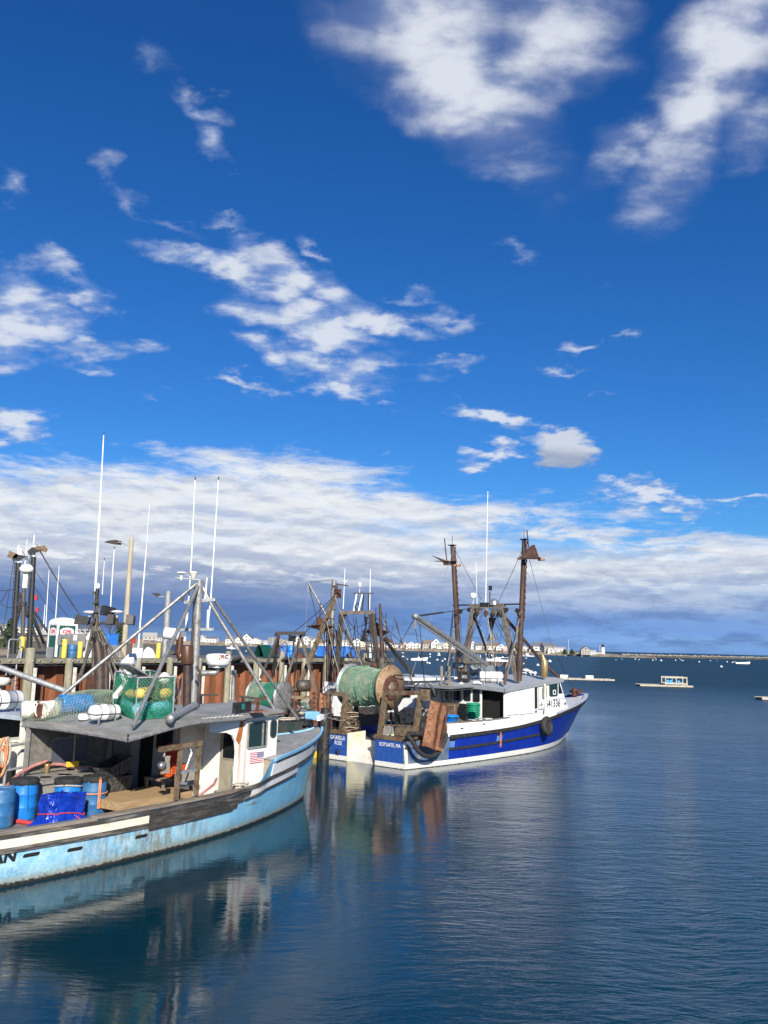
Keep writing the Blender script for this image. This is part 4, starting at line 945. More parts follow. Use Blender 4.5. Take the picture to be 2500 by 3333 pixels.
c0, c1 = F1.U(440,2342,3.06), F1.U(562,2336,3.10); c3 = F1.U(331,2300,3.10); c3 = Vector((c0.x+.75, c0.y+1.75, 3.14)); c2 = c3+(c1-c0)
zt = F1.T(440,2206,-c0.y).z-c0.z
pen = thing('net_pen', 'pen of green netting on the grey roof, full of coloured floats', 'net pen', on1(c0), F1.a)
r1, r3, r2 = c1-c0, c3-c0, c2-c0
for p in (Vector((0,0,0)), r1, r2, r3): MB().tube([p, p+Vector((0,0,zt))], .022, 6).build('corner_post', M['galv'], pen)
for p, q in ((Vector((0,0,0)), r1), (r1, r2), (r2, r3), (r3, Vector((0,0,0)))):
    MB().tube([p+Vector((0,0,zt)), q+Vector((0,0,zt))], .020, 6).build('top_rail', M['galv'], pen)
    nn = (q-p).cross(Z_).normalized(); L = (q-p).length
    def netf(a, b, p=p, q=q, nn=nn, L=L):
        bul = .10*sin(pi*a)*(sin(pi*(1-b)**1.4)+.25) + .035*mnoise.noise(Vector((a*3, b*3, L)))
        return p.lerp(q, a)+Vector((0,0,zt*b*(1-.05*sin(pi*a)*b)))+nn*bul
    MB().net(netf, int(L/.085), int(zt/.085), .0065, 3).build('netting', M['net'], pen, kind='stuff')
    netg = lambda a, b, f=netf: f(a, b*.28)+Vector((0,0,.0))
    MB().net(netg, int(L/.07), 5, .006, 3).build('gathered_netting', M['net'], pen, kind='stuff')
GF = 'floats inside the green net pen'
def penp(a, b, z): return on1(c0+r1*a+r3*b+Vector((0,0,z)))
def floatcap(a, b, z, L, rr, m, label, ax=(1,.1,.05)):
    o = MB().lathe([(0,-L/2),(rr*.5,-L/2+.01),(rr*.85,-L/2+.05),(rr,-L/2+.13),(rr,L/2-.13),(rr*.85,L/2-.05),(rr*.5,L/2-.01),(0,L/2)], 18, (0,0,0), ax)
    return solo(o, 'fishing_float', m, label, 'float', penp(a,b,z), F1.a, GF)
floatcap(.30,.10,.62,.62,.14,M['yellowfloat'],'yellow oblong float at the front of the net pen'); floatcap(.86,.12,.58,.34,.13,M['yellowfloat'],'short yellow float at the right end of the net pen'); floatcap(.05,.30,.56,.4,.12,M['yellowfloat'],'yellow float half hidden at the left of the net pen',(.2,1,0))
floatcap(.25,.12,.22,.55,.17,M['tealfloat'],'pale teal float low on the left of the net pen'); floatcap(.75,.12,.22,.55,.17,M['tealfloat'],'pale teal float low on the right of the net pen'); floatcap(.1,.5,.25,.5,.17,M['tealfloat'],'pale teal float deep inside the net pen',(.3,1,0))
solo(MB().lathe([(0,-.12),(.10,-.1),(.16,0),(.13,.11),(.05,.18),(0,.19)], 14, wob=lambda a, z: .1*sin(5*a+z*20)), 'white_bag', M['dirtywhite'], 'stained white bag lying on top of the floats in the net pen', 'bag', penp(.78,.1,.92), F1.a)
solo(MB().beam((-.5,0,0),(.5,.1,.28),.12,.10).tube([(.5,.1,.28),(.95,.15,.42)],.03), 'bundled_poles', M['dirtywhite'], 'pale bundled poles leaning inside the left of the net pen', 'poles', penp(-.1,.45,.5), F1.a+R(30))
solo(MB().box((0,0,0),(.75,.34,.04), Matrix.Rotation(R(24),3,'Y')).box((-.05,.25,.02),(.75,.2,.03), Matrix.Rotation(R(24),3,'Y')), 'metal_plate', M['galv'], 'grey metal panel lying across the top of the net pen', 'panel', penp(.25,.55,1.12), F1.a)
solo(MB().lathe([(0,0),(.3,.0),(.36,.2),(.3,.5),(.1,.62),(0,.63)], 16, wob=lambda a, z: .12*sin(5*a+z*7)), 'dark_bundle', M['blackcloth'], 'dark bundle behind the yellow floats in the net pen', 'bundle', penp(.45,.55,.35), F1.a)
p = F1.U(568,2298,3.1); t = thing('black_fender', 'pair of black fenders hanging beside the net pen on the roof', 'fender', on1(p), F1.a)
for z in (.12,.40): MB().lathe([(0,-.15),(.05,-.13),(.085,-.06),(.085,.06),(.05,.13),(0,.15)], 14, (0,0,z)).build('fender_body', M['black'], t)
MB().tube([(0,0,.5),(0,0,.8)], .016).build('yellow_rod', M['yellow'], t)
# netted pile at the port side of the roof
nb = F1.U(190,2330,3.04)
GP = 'gear under the net pile on the roof'
def onr(px, py, h=0): 
    p = F1.U(px, py, 3.0)
    p.y = min(p.y, 2.0); p.x = max(p.x, 4.35)
    return Vector((p.x, p.y, ru(p.x, -p.y)[0]+h))
def lying(px, py, L, rr, m, name, label, cat, ang, hollow=False, h=0):
    o = MB().lathe([(0,-L/2),(rr*.9,-L/2),(rr,-L/2+.05),(rr,-L*.17),(rr*1.03,-L*.15),(rr,-L*.13),(rr,L/2-.05),(rr*.95,L/2),(rr*.85,L/2),(rr*.82,L/2-.4 if hollow else L/2-.02),(0,L/2-.4 if hollow else L/2-.02)], 20, (0,0,rr), (1,0,0))
    return solo(o, name, m, label, cat, on1(onr(px, py, h)), F1.a+R(ang), GP)
lying(243,2326,.85,.24,M['barrel'],'plastic_barrel','blue barrel lying on its side under the net on the roof','barrel',168)
lying(160,2330,.70,.22,M['dirtywhite'],'white_tub','off white tub lying under the net in the middle of the pile','tub',200)
lying(98,2326,.62,.22,M['dirtywhite'],'white_tub','large off white tub at the left end of the net pile','tub',-25,True)
solo(MB().box((0,0,.2),(.18,.25,.4)).box((.05,0,.43),(.28,.08,.08)), 'outboard_tiller', M['redrust'], 'red and black machine part between the tubs of the net pile', 'machine part', on1(onr(130,2332)), F1.a, GP)
a0_, a1_ = F1.U(50,2334,3.0), F1.U(322,2320,3.05)
npile = thing('net_pile', 'greenish net spread over tubs and a blue barrel on the roof', 'net', on1(Vector((0,0,0))), F1.a)
def pilef(a, b):
    x = 4.25+2.7*a; y = 2.2-1.75*b; y += .1*sin(a*7)
    hump = sin(pi*min(max(a,0),1))**.45*sin(pi*b)**.5
    z = ru(x, min(max(-y,-2.0),2.0))[0] + hump*(.48+.13*mnoise.noise(Vector((a*4,b*3,1)))) + .01 + (-.15 if (b < .02) else 0)
    return Vector((x, y, z))
MB().net(pilef, 30, 18, .006, 3).build('netting', M['netpale'], npile, kind='stuff')
# ================================================================== the blue and white stern trawler
F2 = Frame(-.6, 37.3, 49.5)
B2 = thing('fishing_trawler', 'royal blue and white stern trawler with a stern ramp and brown outrigger masts', 'boat', F2.O, F2.a)
h2 = Hull(17.76, 20.35,
    [(0,2.27),(.15,2.58),(.33,2.72),(.5,2.70),(.62,2.45),(.74,1.9),(.85,1.15),(.94,.45),(1,.03)],
    [(0,2.12),(.10,2.55),(.24,2.86),(.40,3.0),(.55,2.97),(.68,2.62),(.80,1.95),(.90,1.16),(.96,.55),(.985,.28),(1,.06)],
    [(0,1.20),(2.4,1.26),(7.2,1.40),(9.84,1.60),(13.4,1.95),(16.8,2.18),(19.5,2.34),(20.4,2.42)], flare=1.25, u1=2.4)
def hull2mat():
    m = bpy.data.materials.new('royal_blue_hull'); m.use_nodes = True; n = NT(m.node_tree)
    p = n.new('ShaderNodeTexCoord').outputs['Object']; x, y, z = n.sep(p); b = n.new('ShaderNodeBsdfPrincipled')
    big = n.noise(p, .9, 5, .6); fine = n.noise(p, 7, 7, .7); st = n.noise(n.comb(n.math('MULTIPLY', x, 4.0), n.math('MULTIPLY', y, 4.0), n.math('MULTIPLY', z, .6)), 1.5, 4, .6)
    col = n.mix(n.mapr(big, .35, .65), (.006,.022,.26), (.008,.032,.31))
    old = n.mapr(x, .05, -.02)
    col = n.mix(old, col, n.mix(n.mapr(fine, .35, .65), (.018,.075,.30), (.03,.10,.33)))
    col = n.mix(n.math('MULTIPLY', n.mapr(st, .66, .8), .55), col, (.14,.25,.50))
    edge = n.mapr(n.math('ABSOLUTE', y), 2.10, 2.26); edge = n.math('MULTIPLY', edge, old)
    col = n.mix(n.math('MULTIPLY', edge, n.mapr(fine, .4, .55)), col, (.42,.40,.30))
    w1 = n.math('ADD', z, n.math('MULTIPLY', n.math('SUBTRACT', fine, .5), .05))
    boot = n.mapr(n.math('SUBTRACT', z, n.math('MULTIPLY', x, .004)), .225, .215, 0, 1, False)
    col = n.mix(boot, col, n.mix(n.mapr(fine, .55, .7), (.72,.71,.66), (.56,.50,.32)))
    col = n.mix(n.mapr(w1, .035, .01), col, (.02,.02,.015))
    n.put(b.inputs['Base Color'], col); n.put(b.inputs['Roughness'], n.mapr(fine, .3, .7, .22, .45))
    bp = n.new('ShaderNodeBump'); bp.inputs['Distance'].default_value = .01; n.put(bp.inputs['Height'], n.math('ADD', big, n.math('MULTIPLY', fine, .15))); n.put(b.inputs['Normal'], bp.outputs[0])
    n.put(n.new('ShaderNodeOutputMaterial').inputs[0], b.outputs[0]); return m
M['hull2'] = hull2mat()
XS2 = [0,.04,.08,.12,.17,.22,.28,.34,.4,.46,.52,.58,.64,.70,.76,.81,.86,.90,.93,.955,.975,.99,1]
def open_hull(h, name, m, parent, xs, us):
    """hull without transom (the stern of this boat is cut by a ramp)"""
    o = h.build(name, m, parent, xs, us); me = o.data; bm = bmesh.new(); bm.from_mesh(me)
    bmesh.ops.delete(bm, geom=[f for f in bm.faces if all(abs(v.co.x) < .01 for v in f.verts)], context='FACES'); bm.to_mesh(me); bm.free(); return o
hull2 = open_hull(h2, 'hull', M['hull2'], B2, XS2, 12)
RL, RR_ = -1.0, .62      # ramp between these distances to starboard
def quarter(t0, t1):
    mbq = MB(); N_ = 8
    def f(a, b): 
        u = -.6+(1.80)*b; w = h2.t(0, u); tt = [max(-w, -9) if t0 < -2 else t0, w if t1 > 2 else t1]
        return (-.004, -(tt[0]+(tt[1]-tt[0])*a), u)
    mbq.grid(lambda a, b: f(a, b), 6, 10, False); return mbq
qp = quarter(-9, RL).build('transom_panel', M['hull2'], B2); qs = quarter(RR_, 9).build('transom_panel', M['hull2'], B2)
rampm = mat('yellowed_white', (.72,.69,.52), (.66,.58,.34), 2.5, .45, .7, .5, c3=(.40,.19,.06), lo3=.62, hi3=.72, s3=2.2, st3=(.4,3,3), var=.06)
MB().prism([(0,-.25),(1.15,.86),(1.15,1.24),(0,1.20)], (0,-RL,0), X, Z_, .04).build('ramp_wall', rampm, B2)
MB().prism([(0,-.25),(1.15,.86),(1.15,1.24),(0,1.20)], (0,-RR_-.04,0), X, Z_, .04).build('ramp_wall', rampm, B2)
MB().grid(lambda a, b: (1.15*a, -(RL+(RR_-RL)*b), -.22+1.08*a), 6, 4).build('stern_ramp', mat('pale_grey_ramp', (.56,.55,.50), (.48,.47,.42), 2, rough=.55, c3=(.40,.22,.09), lo3=.6, hi3=.72, s3=2.4, st3=(.3,4,1)), B2)
DK2 = .88
MB().grid(lambda a, b: (1.16+14.8*a, (2*b-1)*(h2.t(1.16+14.8*a, DK2)-.05), DK2-.004), 14, 2).build('deck', M['aftgrey'], B2)
for t0, t1 in ((-2.3, RL), (RR_, 2.3)): MB().box((1.0, -(t0+t1)/2, DK2-.02), (2.0, t1-t0, .04)).build('stern_deck', M['tansteel'], B2)
# wooden rail caps round the quarters, dirty steel side plate, black guards
for t0, t1 in ((-2.24, RL-.04), (RR_-.06, 2.24)):
    MB().box((.04, -(t0+t1)/2, 1.20), (.16, t1-t0, .17)).build('stern_rail', M['tansteel'], B2)
    sg = 1 if t0 > 0 else -1
mbr = MB(); h2.strip(mbr, .02, 2.06, lambda x: 1.12, lambda x: 1.30, .05); mbr.build('stern_rail', M['tansteel'], B2)
mbr = MB(); h2.strip(mbr, .02, 2.06, lambda x: 1.12, lambda x: 1.30, .05, side=-1); mbr.build('stern_rail', M['tansteel'], B2)
mbr = MB(); h2.strip(mbr, .04, 2.55, lambda x: .235, lambda x: 1.15, .012); mbr.build('side_plate', mat('scuffed_plate', (.13,.19,.27), (.26,.28,.28), 3, .4, .65, .5, .35, .003, c3=(.07,.13,.30), lo3=.5, hi3=.65, s3=2.5, st3=(1,1,.4)), B2)
mbr = MB(); h2.strip(mbr, .0, .16, lambda x: .20, lambda x: 1.12, .016); mbr.build('corner_plate', rampm, B2)
sh2 = h2.sheer; gl2 = lambda x: sh2(x)-.10-.11*max(0, min(1, (x-13)/4)); 
mbr = MB(); h2.strip(mbr, 2.56, 20.1, lambda x: gl2(x)-.06, lambda x: gl2(x)+.10, .07); mbr.build('guard', M['blackmatt'], B2)
mbr = MB(); h2.strip(mbr, 2.56, 20.1, lambda x: gl2(x)-.06, lambda x: gl2(x)+.10, .07, side=-1); mbr.build('guard', M['blackmatt'], B2)
mbr = MB(); h2.strip(mbr, 2.56, 10.0, lambda x: .62+.0065*max(0,x-2)**1.65, lambda x: .73+.0065*max(0,x-2)**1.65, .05); mbr.build('rub_rail', M['blackmatt'], B2)
for px, py in ((1474,2409),(1617,2389)):
    p = F2.T(px, py, 2.72); cf = h2.conform(p.x, p.z, .006)
    P = rrect(.46,.10,.02,2); MB().add([cf(a, b) for a, b in P], [tuple(range(len(P)))]).build('scupper', M['void'], hull2)
    MB().add([cf(a-.23, b) for a, b in ((0,-.42),(.46,-.42),(.46,-.06),(0,-.06))], [(0,1,2,3)]).build('scupper_stain', mat('pale_stain', (.05,.16,.45), (.16,.27,.5), 4, stretch=(3,3,.4)), hull2)
p = F2.T(1634, 2402, 2.95); cf = h2.conform(p.x, p.z, .03)
MB().tube([cf(-.12,.28), cf(-.05,0), cf(.07,-.42)], .045, 8).build('discharge_hose', M['pinkhose'], hull2)
# white bulwark
BT = tab([(2.05,1.74),(5.2,1.74),(7.0,1.80),(8.6,1.86),(10.0,1.80),(11.6,1.86)])
mbb = MB()
mbb.grid(lambda a, b: (lambda x: (x, -(h2.t(x, sh2(x))+.01), sh2(x)-.06+b*(BT(x)-sh2(x)+.06)))(2.08+9.3*a), 20, 2)
mbb.grid(lambda a, b: (lambda x: (x, -(h2.t(x, sh2(x))-.10), sh2(x)-.08+(1-b)*(BT(x)-sh2(x)+.08)))(2.08+9.3*a), 20, 2)
mbb.grid(lambda a, b: (lambda x: (x, -(h2.t(x, sh2(x))+.01-.11*b), BT(x)))(2.08+9.3*a), 20, 1)
mbb.build('bulwark', M['cleanwhite'], B2)
mbb = MB(); mbb.grid(lambda a, b: (lambda x: (x, h2.t(x, sh2(x))-.05, sh2(x)-.06+(1-b)*(BT(x)-sh2(x)+.06)))(2.08+9.3*a), 20, 2); mbb.build('bulwark', M['steel'], B2)
MB().box((2.05,-2.72,1.52),(.10,.26,.46)).build('bulwark_end', M['tansteel'], B2)
mbr = MB()
for i in range(13): pass
MB().tube([(x, -(h2.t(x, sh2(x))-.05), BT(x)+.03) for x in [2.1+i*.4 for i in range(13)]], .04, 6).build('bulwark_cap', M['greysteel'], B2)
for px, py in ((1513,2372),(1576,2357)):
    p = F2.T(px, py, 2.9); MB().box((p.x, -(h2.t(p.x, sh2(p.x))+.015), p.z), (.18,.02,.05)).build('fairlead', M['darksteel'], B2)
# foredeck and bow rail
mbf = MB(); mbf.grid(lambda a, b: (lambda x: (x, (2*b-1)*max(h2.t(x, sh2(x))-.22, .03), sh2(x)-.14+.08*(1-(2*b-1)**2)))(12.0+8.1*a), 18, 8)
mbf.build('foredeck', mat('scuffed_foredeck', (.50,.51,.52), (.42,.43,.44), 2, rough=.5, c3=(.62,.62,.62), lo3=.5, hi3=.62, s3=3, st3=(.4,2,1)), B2)
for sg in (1, -1):
    MB().grid(lambda a, b: (lambda x: (x, -sg*(h2.t(x, sh2(x))+.05-.30*b if h2.t(x, sh2(x)) > .3 else (h2.t(x, sh2(x))+.05)*(1-b)), sh2(x)+.02))(11.2+9.1*a), 22, 2).build('bow_rail', mat('pale_grey_rail', (.48,.50,.54), (.40,.42,.46), 3), B2)
p = F2.U(1860, 2242, 2.35); p = Vector((18.9, 0.0, 2.28))
MB().lathe([(.16,0),(.16,.3),(.22,.34),(.08,.5),(0,.52)], 12, p).beam(p+Vector((-.1,-.35,.25)), p+Vector((.1,.35,.3)), .12,.14).beam(p+Vector((.2,0,.1)), p+Vector((1.0,0,.35)), .10,.12).build('anchor_winch', M['redrust'], B2)
# ---- deckhouse
HW2 = 2.38; r2z = tab([(7.2,3.10),(13.3,3.50)])
hs = MB()
side_poly = [(7.45,1.40),(7.45,3.02),(12.78,3.40),(13.72,1.80),(13.6,1.55)]
s2 = MB().prism(side_poly, (0,-HW2,0), X, Z_, -.06).build('house_wall', M['cleanwhite'], B2)
MB().prism(side_poly, (0,HW2,0), X, Z_, .06).build('house_wall', M['cleanwhite'], B2)
MB().add([(12.74,-2.35,3.40),(12.74,2.35,3.40),(13.66,2.35,1.6),(13.66,-2.35,1.6)], [(0,1,2,3)]).build('house_front', M['cleanwhite'], B2)
for yy in (-1.6,-.55,.55,1.6): window(B2, 'front_window', (13.07, yy, 2.86), Y_, Vector((-.5,0,1)), .8,.55,.06,gm=M['glassgreen'])
af = MB().wall((7.45, 2.38, .9), -Y_, Z_, 4.76, 2.16, [(3.42,.30,4.68,2.06),(1.75,0,2.45,1.92)], .06).build('house_aft_wall', M['cleanwhite'], B2)
ad = MB().prism([(1.75,0),(2.45,0),(2.45,1.92),(1.75,1.92)], (7.43,2.38,.9), -Y_, Z_, .05).build('door', M['cleanwhite'], B2)
def aft_win(px0, py0, px1, py1, name='window', par=None, gm=None):
    a, b_ = F2.S(px0,py0,7.4), F2.S(px1,py1,7.4); return window(par or af, name, (7.385, (a.y+b_.y)/2, (a.z+b_.z)/2), -Y_, Z_, abs(a.y-b_.y), abs(a.z-b_.z), .05, .03, .02, gm or M['glass'])
aft_win(1479,2241,1499,2279); aft_win(1512,2243,1531,2281); aft_win(1542,2246,1561,2284, par=ad)
aft_win(1393,2233,1420,2268, gm=M['glassblue']); aft_win(1452,2238,1470,2275)
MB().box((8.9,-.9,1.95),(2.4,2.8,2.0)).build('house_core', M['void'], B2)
MB().tube([F2.S(1476,2290,7.36), F2.S(1504,2281,7.36)], .02).build('handrail', M['alu'], B2)
MB().tube([F2.S(1464,2226,7.3), F2.S(1467,2300,7.3)], .035).build('post', M['greysteel'], B2)
MB().lathe([(0,-.08),(.12,-.06),(.10,.08),(0,.1)], 10, F2.S(1501,2228,7.3), (-1,0,-.4)).build('floodlight', M['cleanwhite'], B2)
# sheet panels, open door, windows and number on the starboard side
for a, b_ in ((7.55,8.75),(8.79,10.05)):
    MB().prism([(a,1.86),(b_,1.88),(b_,3.02+(b_-7.5)*.07),(a,3.0+(a-7.5)*.07)], (0,-HW2-.07,0), X, Z_, -.05).build('side_panel', M['cleanwhite'], s2)
a, b_ = F2.T(1735,2237,HW2), F2.T(1747,2306,HW2)
MB().prism([(a.x,b_.z),(a.x+.42,b_.z),(a.x+.40,a.z),(a.x,a.z)], (0,-HW2-.008,0), X, Z_, .004).build('doorway', M['void'], s2)
MB().prism([(a.x+.46,b_.z-.02),(a.x+1.22,b_.z),(a.x+1.22,a.z+.02),(a.x+.46,a.z)], (0,-HW2-.10,0), X, Z_, -.05).build('sliding_door', M['cleanwhite'], s2)
a, b_ = F2.T(1758,2238,HW2), F2.T(1770,2270,HW2)
window(s2, 'door_window', ((a.x+b_.x)/2, -HW2-.155, (a.z+b_.z)/2), X, Z_, .34, .58, .10, .02, .015, mat('yellowish_glass', (.30,.28,.18), rough=.15))
a, b_ = F2.T(1787,2224,HW2), F2.T(1811,2262,HW2); w_ = window(s2, 'side_window', ((a.x+b_.x)/2+.05, -HW2-.01, (a.z+b_.z)/2), X, Z_, .78, .66, .08, .04, .025, M['glassgreen'])
MB().ring(rrect(.30,.24,.04), rrect(.20,.15,.03), ((a.x+b_.x)/2+.12, -HW2-.03, (a.z+b_.z)/2-.16), X, Z_, .01).build('sticker', M['cleanwhite'], w_)
a = F2.T(1818,2262,HW2); MB().prism([(12.62,2.74),(13.05,2.74),(12.72,3.28),(12.62,3.26)], (0,-HW2-.01,0), X, Z_, .012).build('corner_window', M['glass'], s2)
MB().tube([F2.T(1773,2226,HW2+.14), F2.T(1776,2322,HW2+.2)], .05, 8).build('stanchion', M['dirtywhite'], B2)
p0, p1 = F2.T(1771,2310,HW2), F2.T(1817,2297,HW2)
put_text(MB(), '541336', (11.28,-HW2-.012,2.07), X, (Z_+X*.02).normalized(), width=1.50, height=.38, bold=.006).build('number_lettering', M['letterblack'], s2)
MB().beam((12.0,-HW2-.01,2.47),(13.35,-HW2-.01,2.50), .02,.02).build('trim_strip', M['galv'], s2)
MB().lathe([(.0,0),(.07,0),(.07,.04),(0,.04)], 12, (13.3,-HW2,2.2), (0,-1,0)).build('vent_fitting', M['darksteel'], s2)
for px, py in ((1646,2347),(1762,2295)):
    p = F2.T(px, py, 2.95); MB().box(p, (.28,.06,.06)).box(p+Vector((.03,0,.05)), (.06,.06,.16)).build('rail_cleat', M['galv'], B2)
# roof
def r2(a, b, d=0): 
    x = 7.15+6.0*a; w = 2.52-.12*a; y = (2*b-1)*w; return (x, y, r2z(x)+d+.10*(1-(y/w)**2))
rb_ = MB(); rb_.grid(lambda a, b: r2(a,b), 10, 8); rb_.grid(lambda a, b: r2(a,1-b,-.13), 10, 8)
rb_.build('roof', mat('pale_grey_roof', (.40,.42,.43), (.33,.35,.36), 1.5, rough=.5, c3=(.52,.53,.54), lo3=.55, hi3=.7, s3=1.5), B2)
fb_ = MB()
for e in (0, 1): fb_.grid(lambda a, b: (lambda P: (P[0], P[1]+(.02 if e else -.02), P[2]+.02-.18*b))(r2(a,e)), 10, 1, False)
fb_.grid(lambda a, b: (lambda P: (P[0]-.02, P[1], P[2]+.02-.18*b))(r2(0,a)), 8, 1, False); fb_.grid(lambda a, b: (lambda P: (P[0]+.02, P[1], P[2]+.02-.18*b))(r2(1,a)), 8, 1, False)
fb_.build('roof_fascia', mat('blue_grey_fascia', (.27,.29,.31), (.22,.24,.26), 3), B2)
MB().grid(lambda a, b: (5.2+2.1*a, 2.4-3.2*b, 3.05+.06*a), 2, 2).grid(lambda a, b: (5.2+2.1*a, 2.4-3.2*(1-b), 2.97+.06*a), 2, 2).build('aft_canopy', M['roofgrey'], B2)
# ladder
la, lb = F2.S(1437,2168,7.0), F2.S(1439,2300,7.0); lc, ldn = F2.S(1462,2168,7.0), F2.S(1463,2300,7.0)
MB().beam(la, lb, .09,.09).build('ladder_rail', M['greywood'], B2); MB().beam(lc, ldn, .09,.09).build('ladder_rail', M['greywood'], B2)
for i in range(6): k = .25+.12*i; MB().beam(la.lerp(lb,k), lc.lerp(ldn,k), .06,.05).build('ladder_rung', M['greywood'], B2)
# ---- mast gallows and outriggers
sm = 9.5
def ms(px, py, ds=0): return F2.S(px, py, sm+ds)
for a, b_ in (((1541,1974),(1510,2205)),((1632,1974),(1685,2219))): MB().beam(ms(*a), ms(*b_), .22,.26, (1,0,0)).build('gallows_leg', M['greysteel'], B2)
MB().beam(ms(1533,1974), ms(1642,1972), .24,.24).build('gallows_beam', M['greysteel'], B2)
for a, b_ in (((1549,1982),(1546,2012)),((1640,1982),(1640,2012))): pass
MB().prism([(0,0),(.45,0),(0,-.5)], ms(1550,1982), -Y_, Z_, .05).build('gusset', M['greysteel'], B2); MB().prism([(0,0),(-.45,0),(0,-.5)], ms(1622,1982), -Y_, Z_, .05).build('gusset', M['greysteel'], B2)
MB().beam(ms(1512,2156), ms(1668,2163), .16,.20).build('gallows_crossbar', M['greysteel'], B2)
for a, b_ in (((1472,1776),(1498,2210)),((1706,1757),(1689,2216))):
    o = MB().tube([ms(*b_), ms((a[0]+b_[0])/2,(a[1]+b_[1])/2), ms(*a)], [.15,.13,.11], 10).build('outrigger', M['mastbrown'], B2)
    p = ms(*a); MB().box(p+Vector((0,0,.02)), (.3,.36,.05)).tube([p, p+Vector((0,0,.55))], .015).build('outrigger_cap', M['darksteel'], o)
    L_ = MB()
    for i in range(26): q = ms(*a).lerp(ms(*b_), .02+.022*i)+Vector((0,-.16 if i % 2 else -.19,0)); L_.lathe([(.012,-.09),(.04,-.05),(.04,.05),(.012,.09)], 5, q)
    L_.build('chain', M['redrust'], o, kind='stuff')
MB().tube([ms(1475,1970), ms(1700,1966)], .04).build('spreader_bar', M['darksteel'], B2)
MB().tube([ms(1546,2012), F2.S(1594,2142,12.0)], .07, 8).build('gallows_brace', M['darksteel'], B2)
fr = F2.U(1800,2196,3.5)
MB().tube([ms(1647,2013), F2.T(1768,2156,1.0), F2.T(1822,2208,1.7)], .085, 8).build('gallows_brace', M['mastbrown'], B2)
MB().tube([ms(1689,2036), F2.T(1643,2228,2.2)], .05, 8).build('side_stay', M['greysteel'], B2); MB().tube([ms(1481,2040), F2.S(1447,2218,7.4)], .045, 8).build('side_stay', M['greysteel'], B2)
MB().tube([F2.T(1643,2228,2.2), F2.T(1648,2180,2.2)], .07, 8).build('side_post', M['mastbrown'], B2)
bm0, bm1 = ms(1583,2163,-.2), F2.S(1352,2006,2.6)
bo = MB().tube([bm0, bm1], [.15,.14], 10).build('boom', M['alu'], B2)
MB().beam(bm0+Vector((.02,0,-.17)), bm1+Vector((.02,0,-.17)), .06,.10).build('boom_rail', M['galv'], bo)
MB().lathe([(0,-.12),(.13,-.1),(.13,.1),(0,.12)], 12, bm1, (0,1,0)).box(bm1+Vector((0,0,-.42)), (.12,.09,.3)).tube([bm1, bm1+Vector((0,0,-.6))], .02).build('boom_block', M['galv'], bo)
MB().tube([bm1, bm1.lerp(ms(1535,1980), .45)], .045, 6).build('topping_chain', M['darksteel'], B2)
MB().tube([bm1.lerp(ms(1535,1980), .44), ms(1535,1980)], .022, 5).build('topping_wire', M['darksteel'], B2)
# wires and stays
wires = [(ms(1478,1785), F2.S(1330,2225,3.0)), (ms(1700,1790), ms(1620,1965)), (ms(1479,1785), ms(1569,1955)), (F2.T(1722,1815,2.6), F2.T(1798,2105,1.5)), (F2.T(1798,2105,1.5), Vector((18.9,0,2.6))),
         (bm1+Vector((0,0,-.5)), F2.S(1390,2250,5.0)), (bm1, F2.S(1300,2110,1.5)), (ms(1580,1985), F2.S(1465,2200,6)), (ms(1576,1985), F2.S(1440,2225,5)), (ms(1592,1985), F2.T(1668,2130,1.0)), (ms(1600,1985), F2.T(1700,2160,1.5)),
         (ms(1650,2015), F2.T(1690,2110,2)), (ms(1586,1990), ms(1583,2150)), (bm1, F2.S(1300,2095,-.5)), (ms(1497,1985), ms(1504,2100)), (ms(1684,1985), ms(1680,2100)), (F2.S(1660,2120,11), F2.T(1770,2210,1.9)), (bm1.lerp(bm0,.05), F2.S(1385,2280,4.4))]
for i, (p, q) in enumerate(wires): MB().tube(sag(p, q, .03, 4), .014, 4).build('rigging_wire', M['darksteel'] if i % 3 else M['galv'], B2)
dsx = ms(1600,2048,.6)
MB().lathe([(.28,-.62),(.06,0),(.30,.60),(.02,.60)], 4, dsx, (0,0,1), False).build('day_shape', M['black'], B2); MB().tube([dsx+Vector((0,0,.6)), ms(1584,1985)], .012, 4).tube([dsx+Vector((0,0,-.6)), ms(1611,2150)], .012, 4).build('day_shape_line', M['darksteel'], B2)
whip(B2, [(1581,1965),(1584,1800),(1588,1598)], .030, ms); whip(B2, [(1553,1965),(1549,1828)], .018, ms, False)
MB().lathe([(.02,-.42),(.03,-.14),(.12,-.12),(.155,-.06),(.155,.10),(.12,.16),(0,.17)], 14, ms(1540,1940)).build('satellite_dome', M['cleanwhite'], B2)
MB().lathe([(.24,-.12),(.24,0),(.20,.12),(.10,.2),(0,.22)], 18, ms(1608,1962)).build('half_dome', M['steelbright'], B2)
MB().tube([ms(1594,1965), ms(1595,1925)], .03).box(ms(1596,1914), (.14,.14,.24)).build('mast_light', M['darksteel'], B2)
MB().box(ms(1580,1968), (.3,.5,.2)).build('masthead_block', M['black'], B2)
for px, py in ((1527,1985),(1499,1990),(1648,1985),(1683,1987)): MB().box(ms(px,py), (.14,.16,.2), Matrix.Rotation(.4,3,'X')).build('deck_lamp', M['darksteel'], B2)
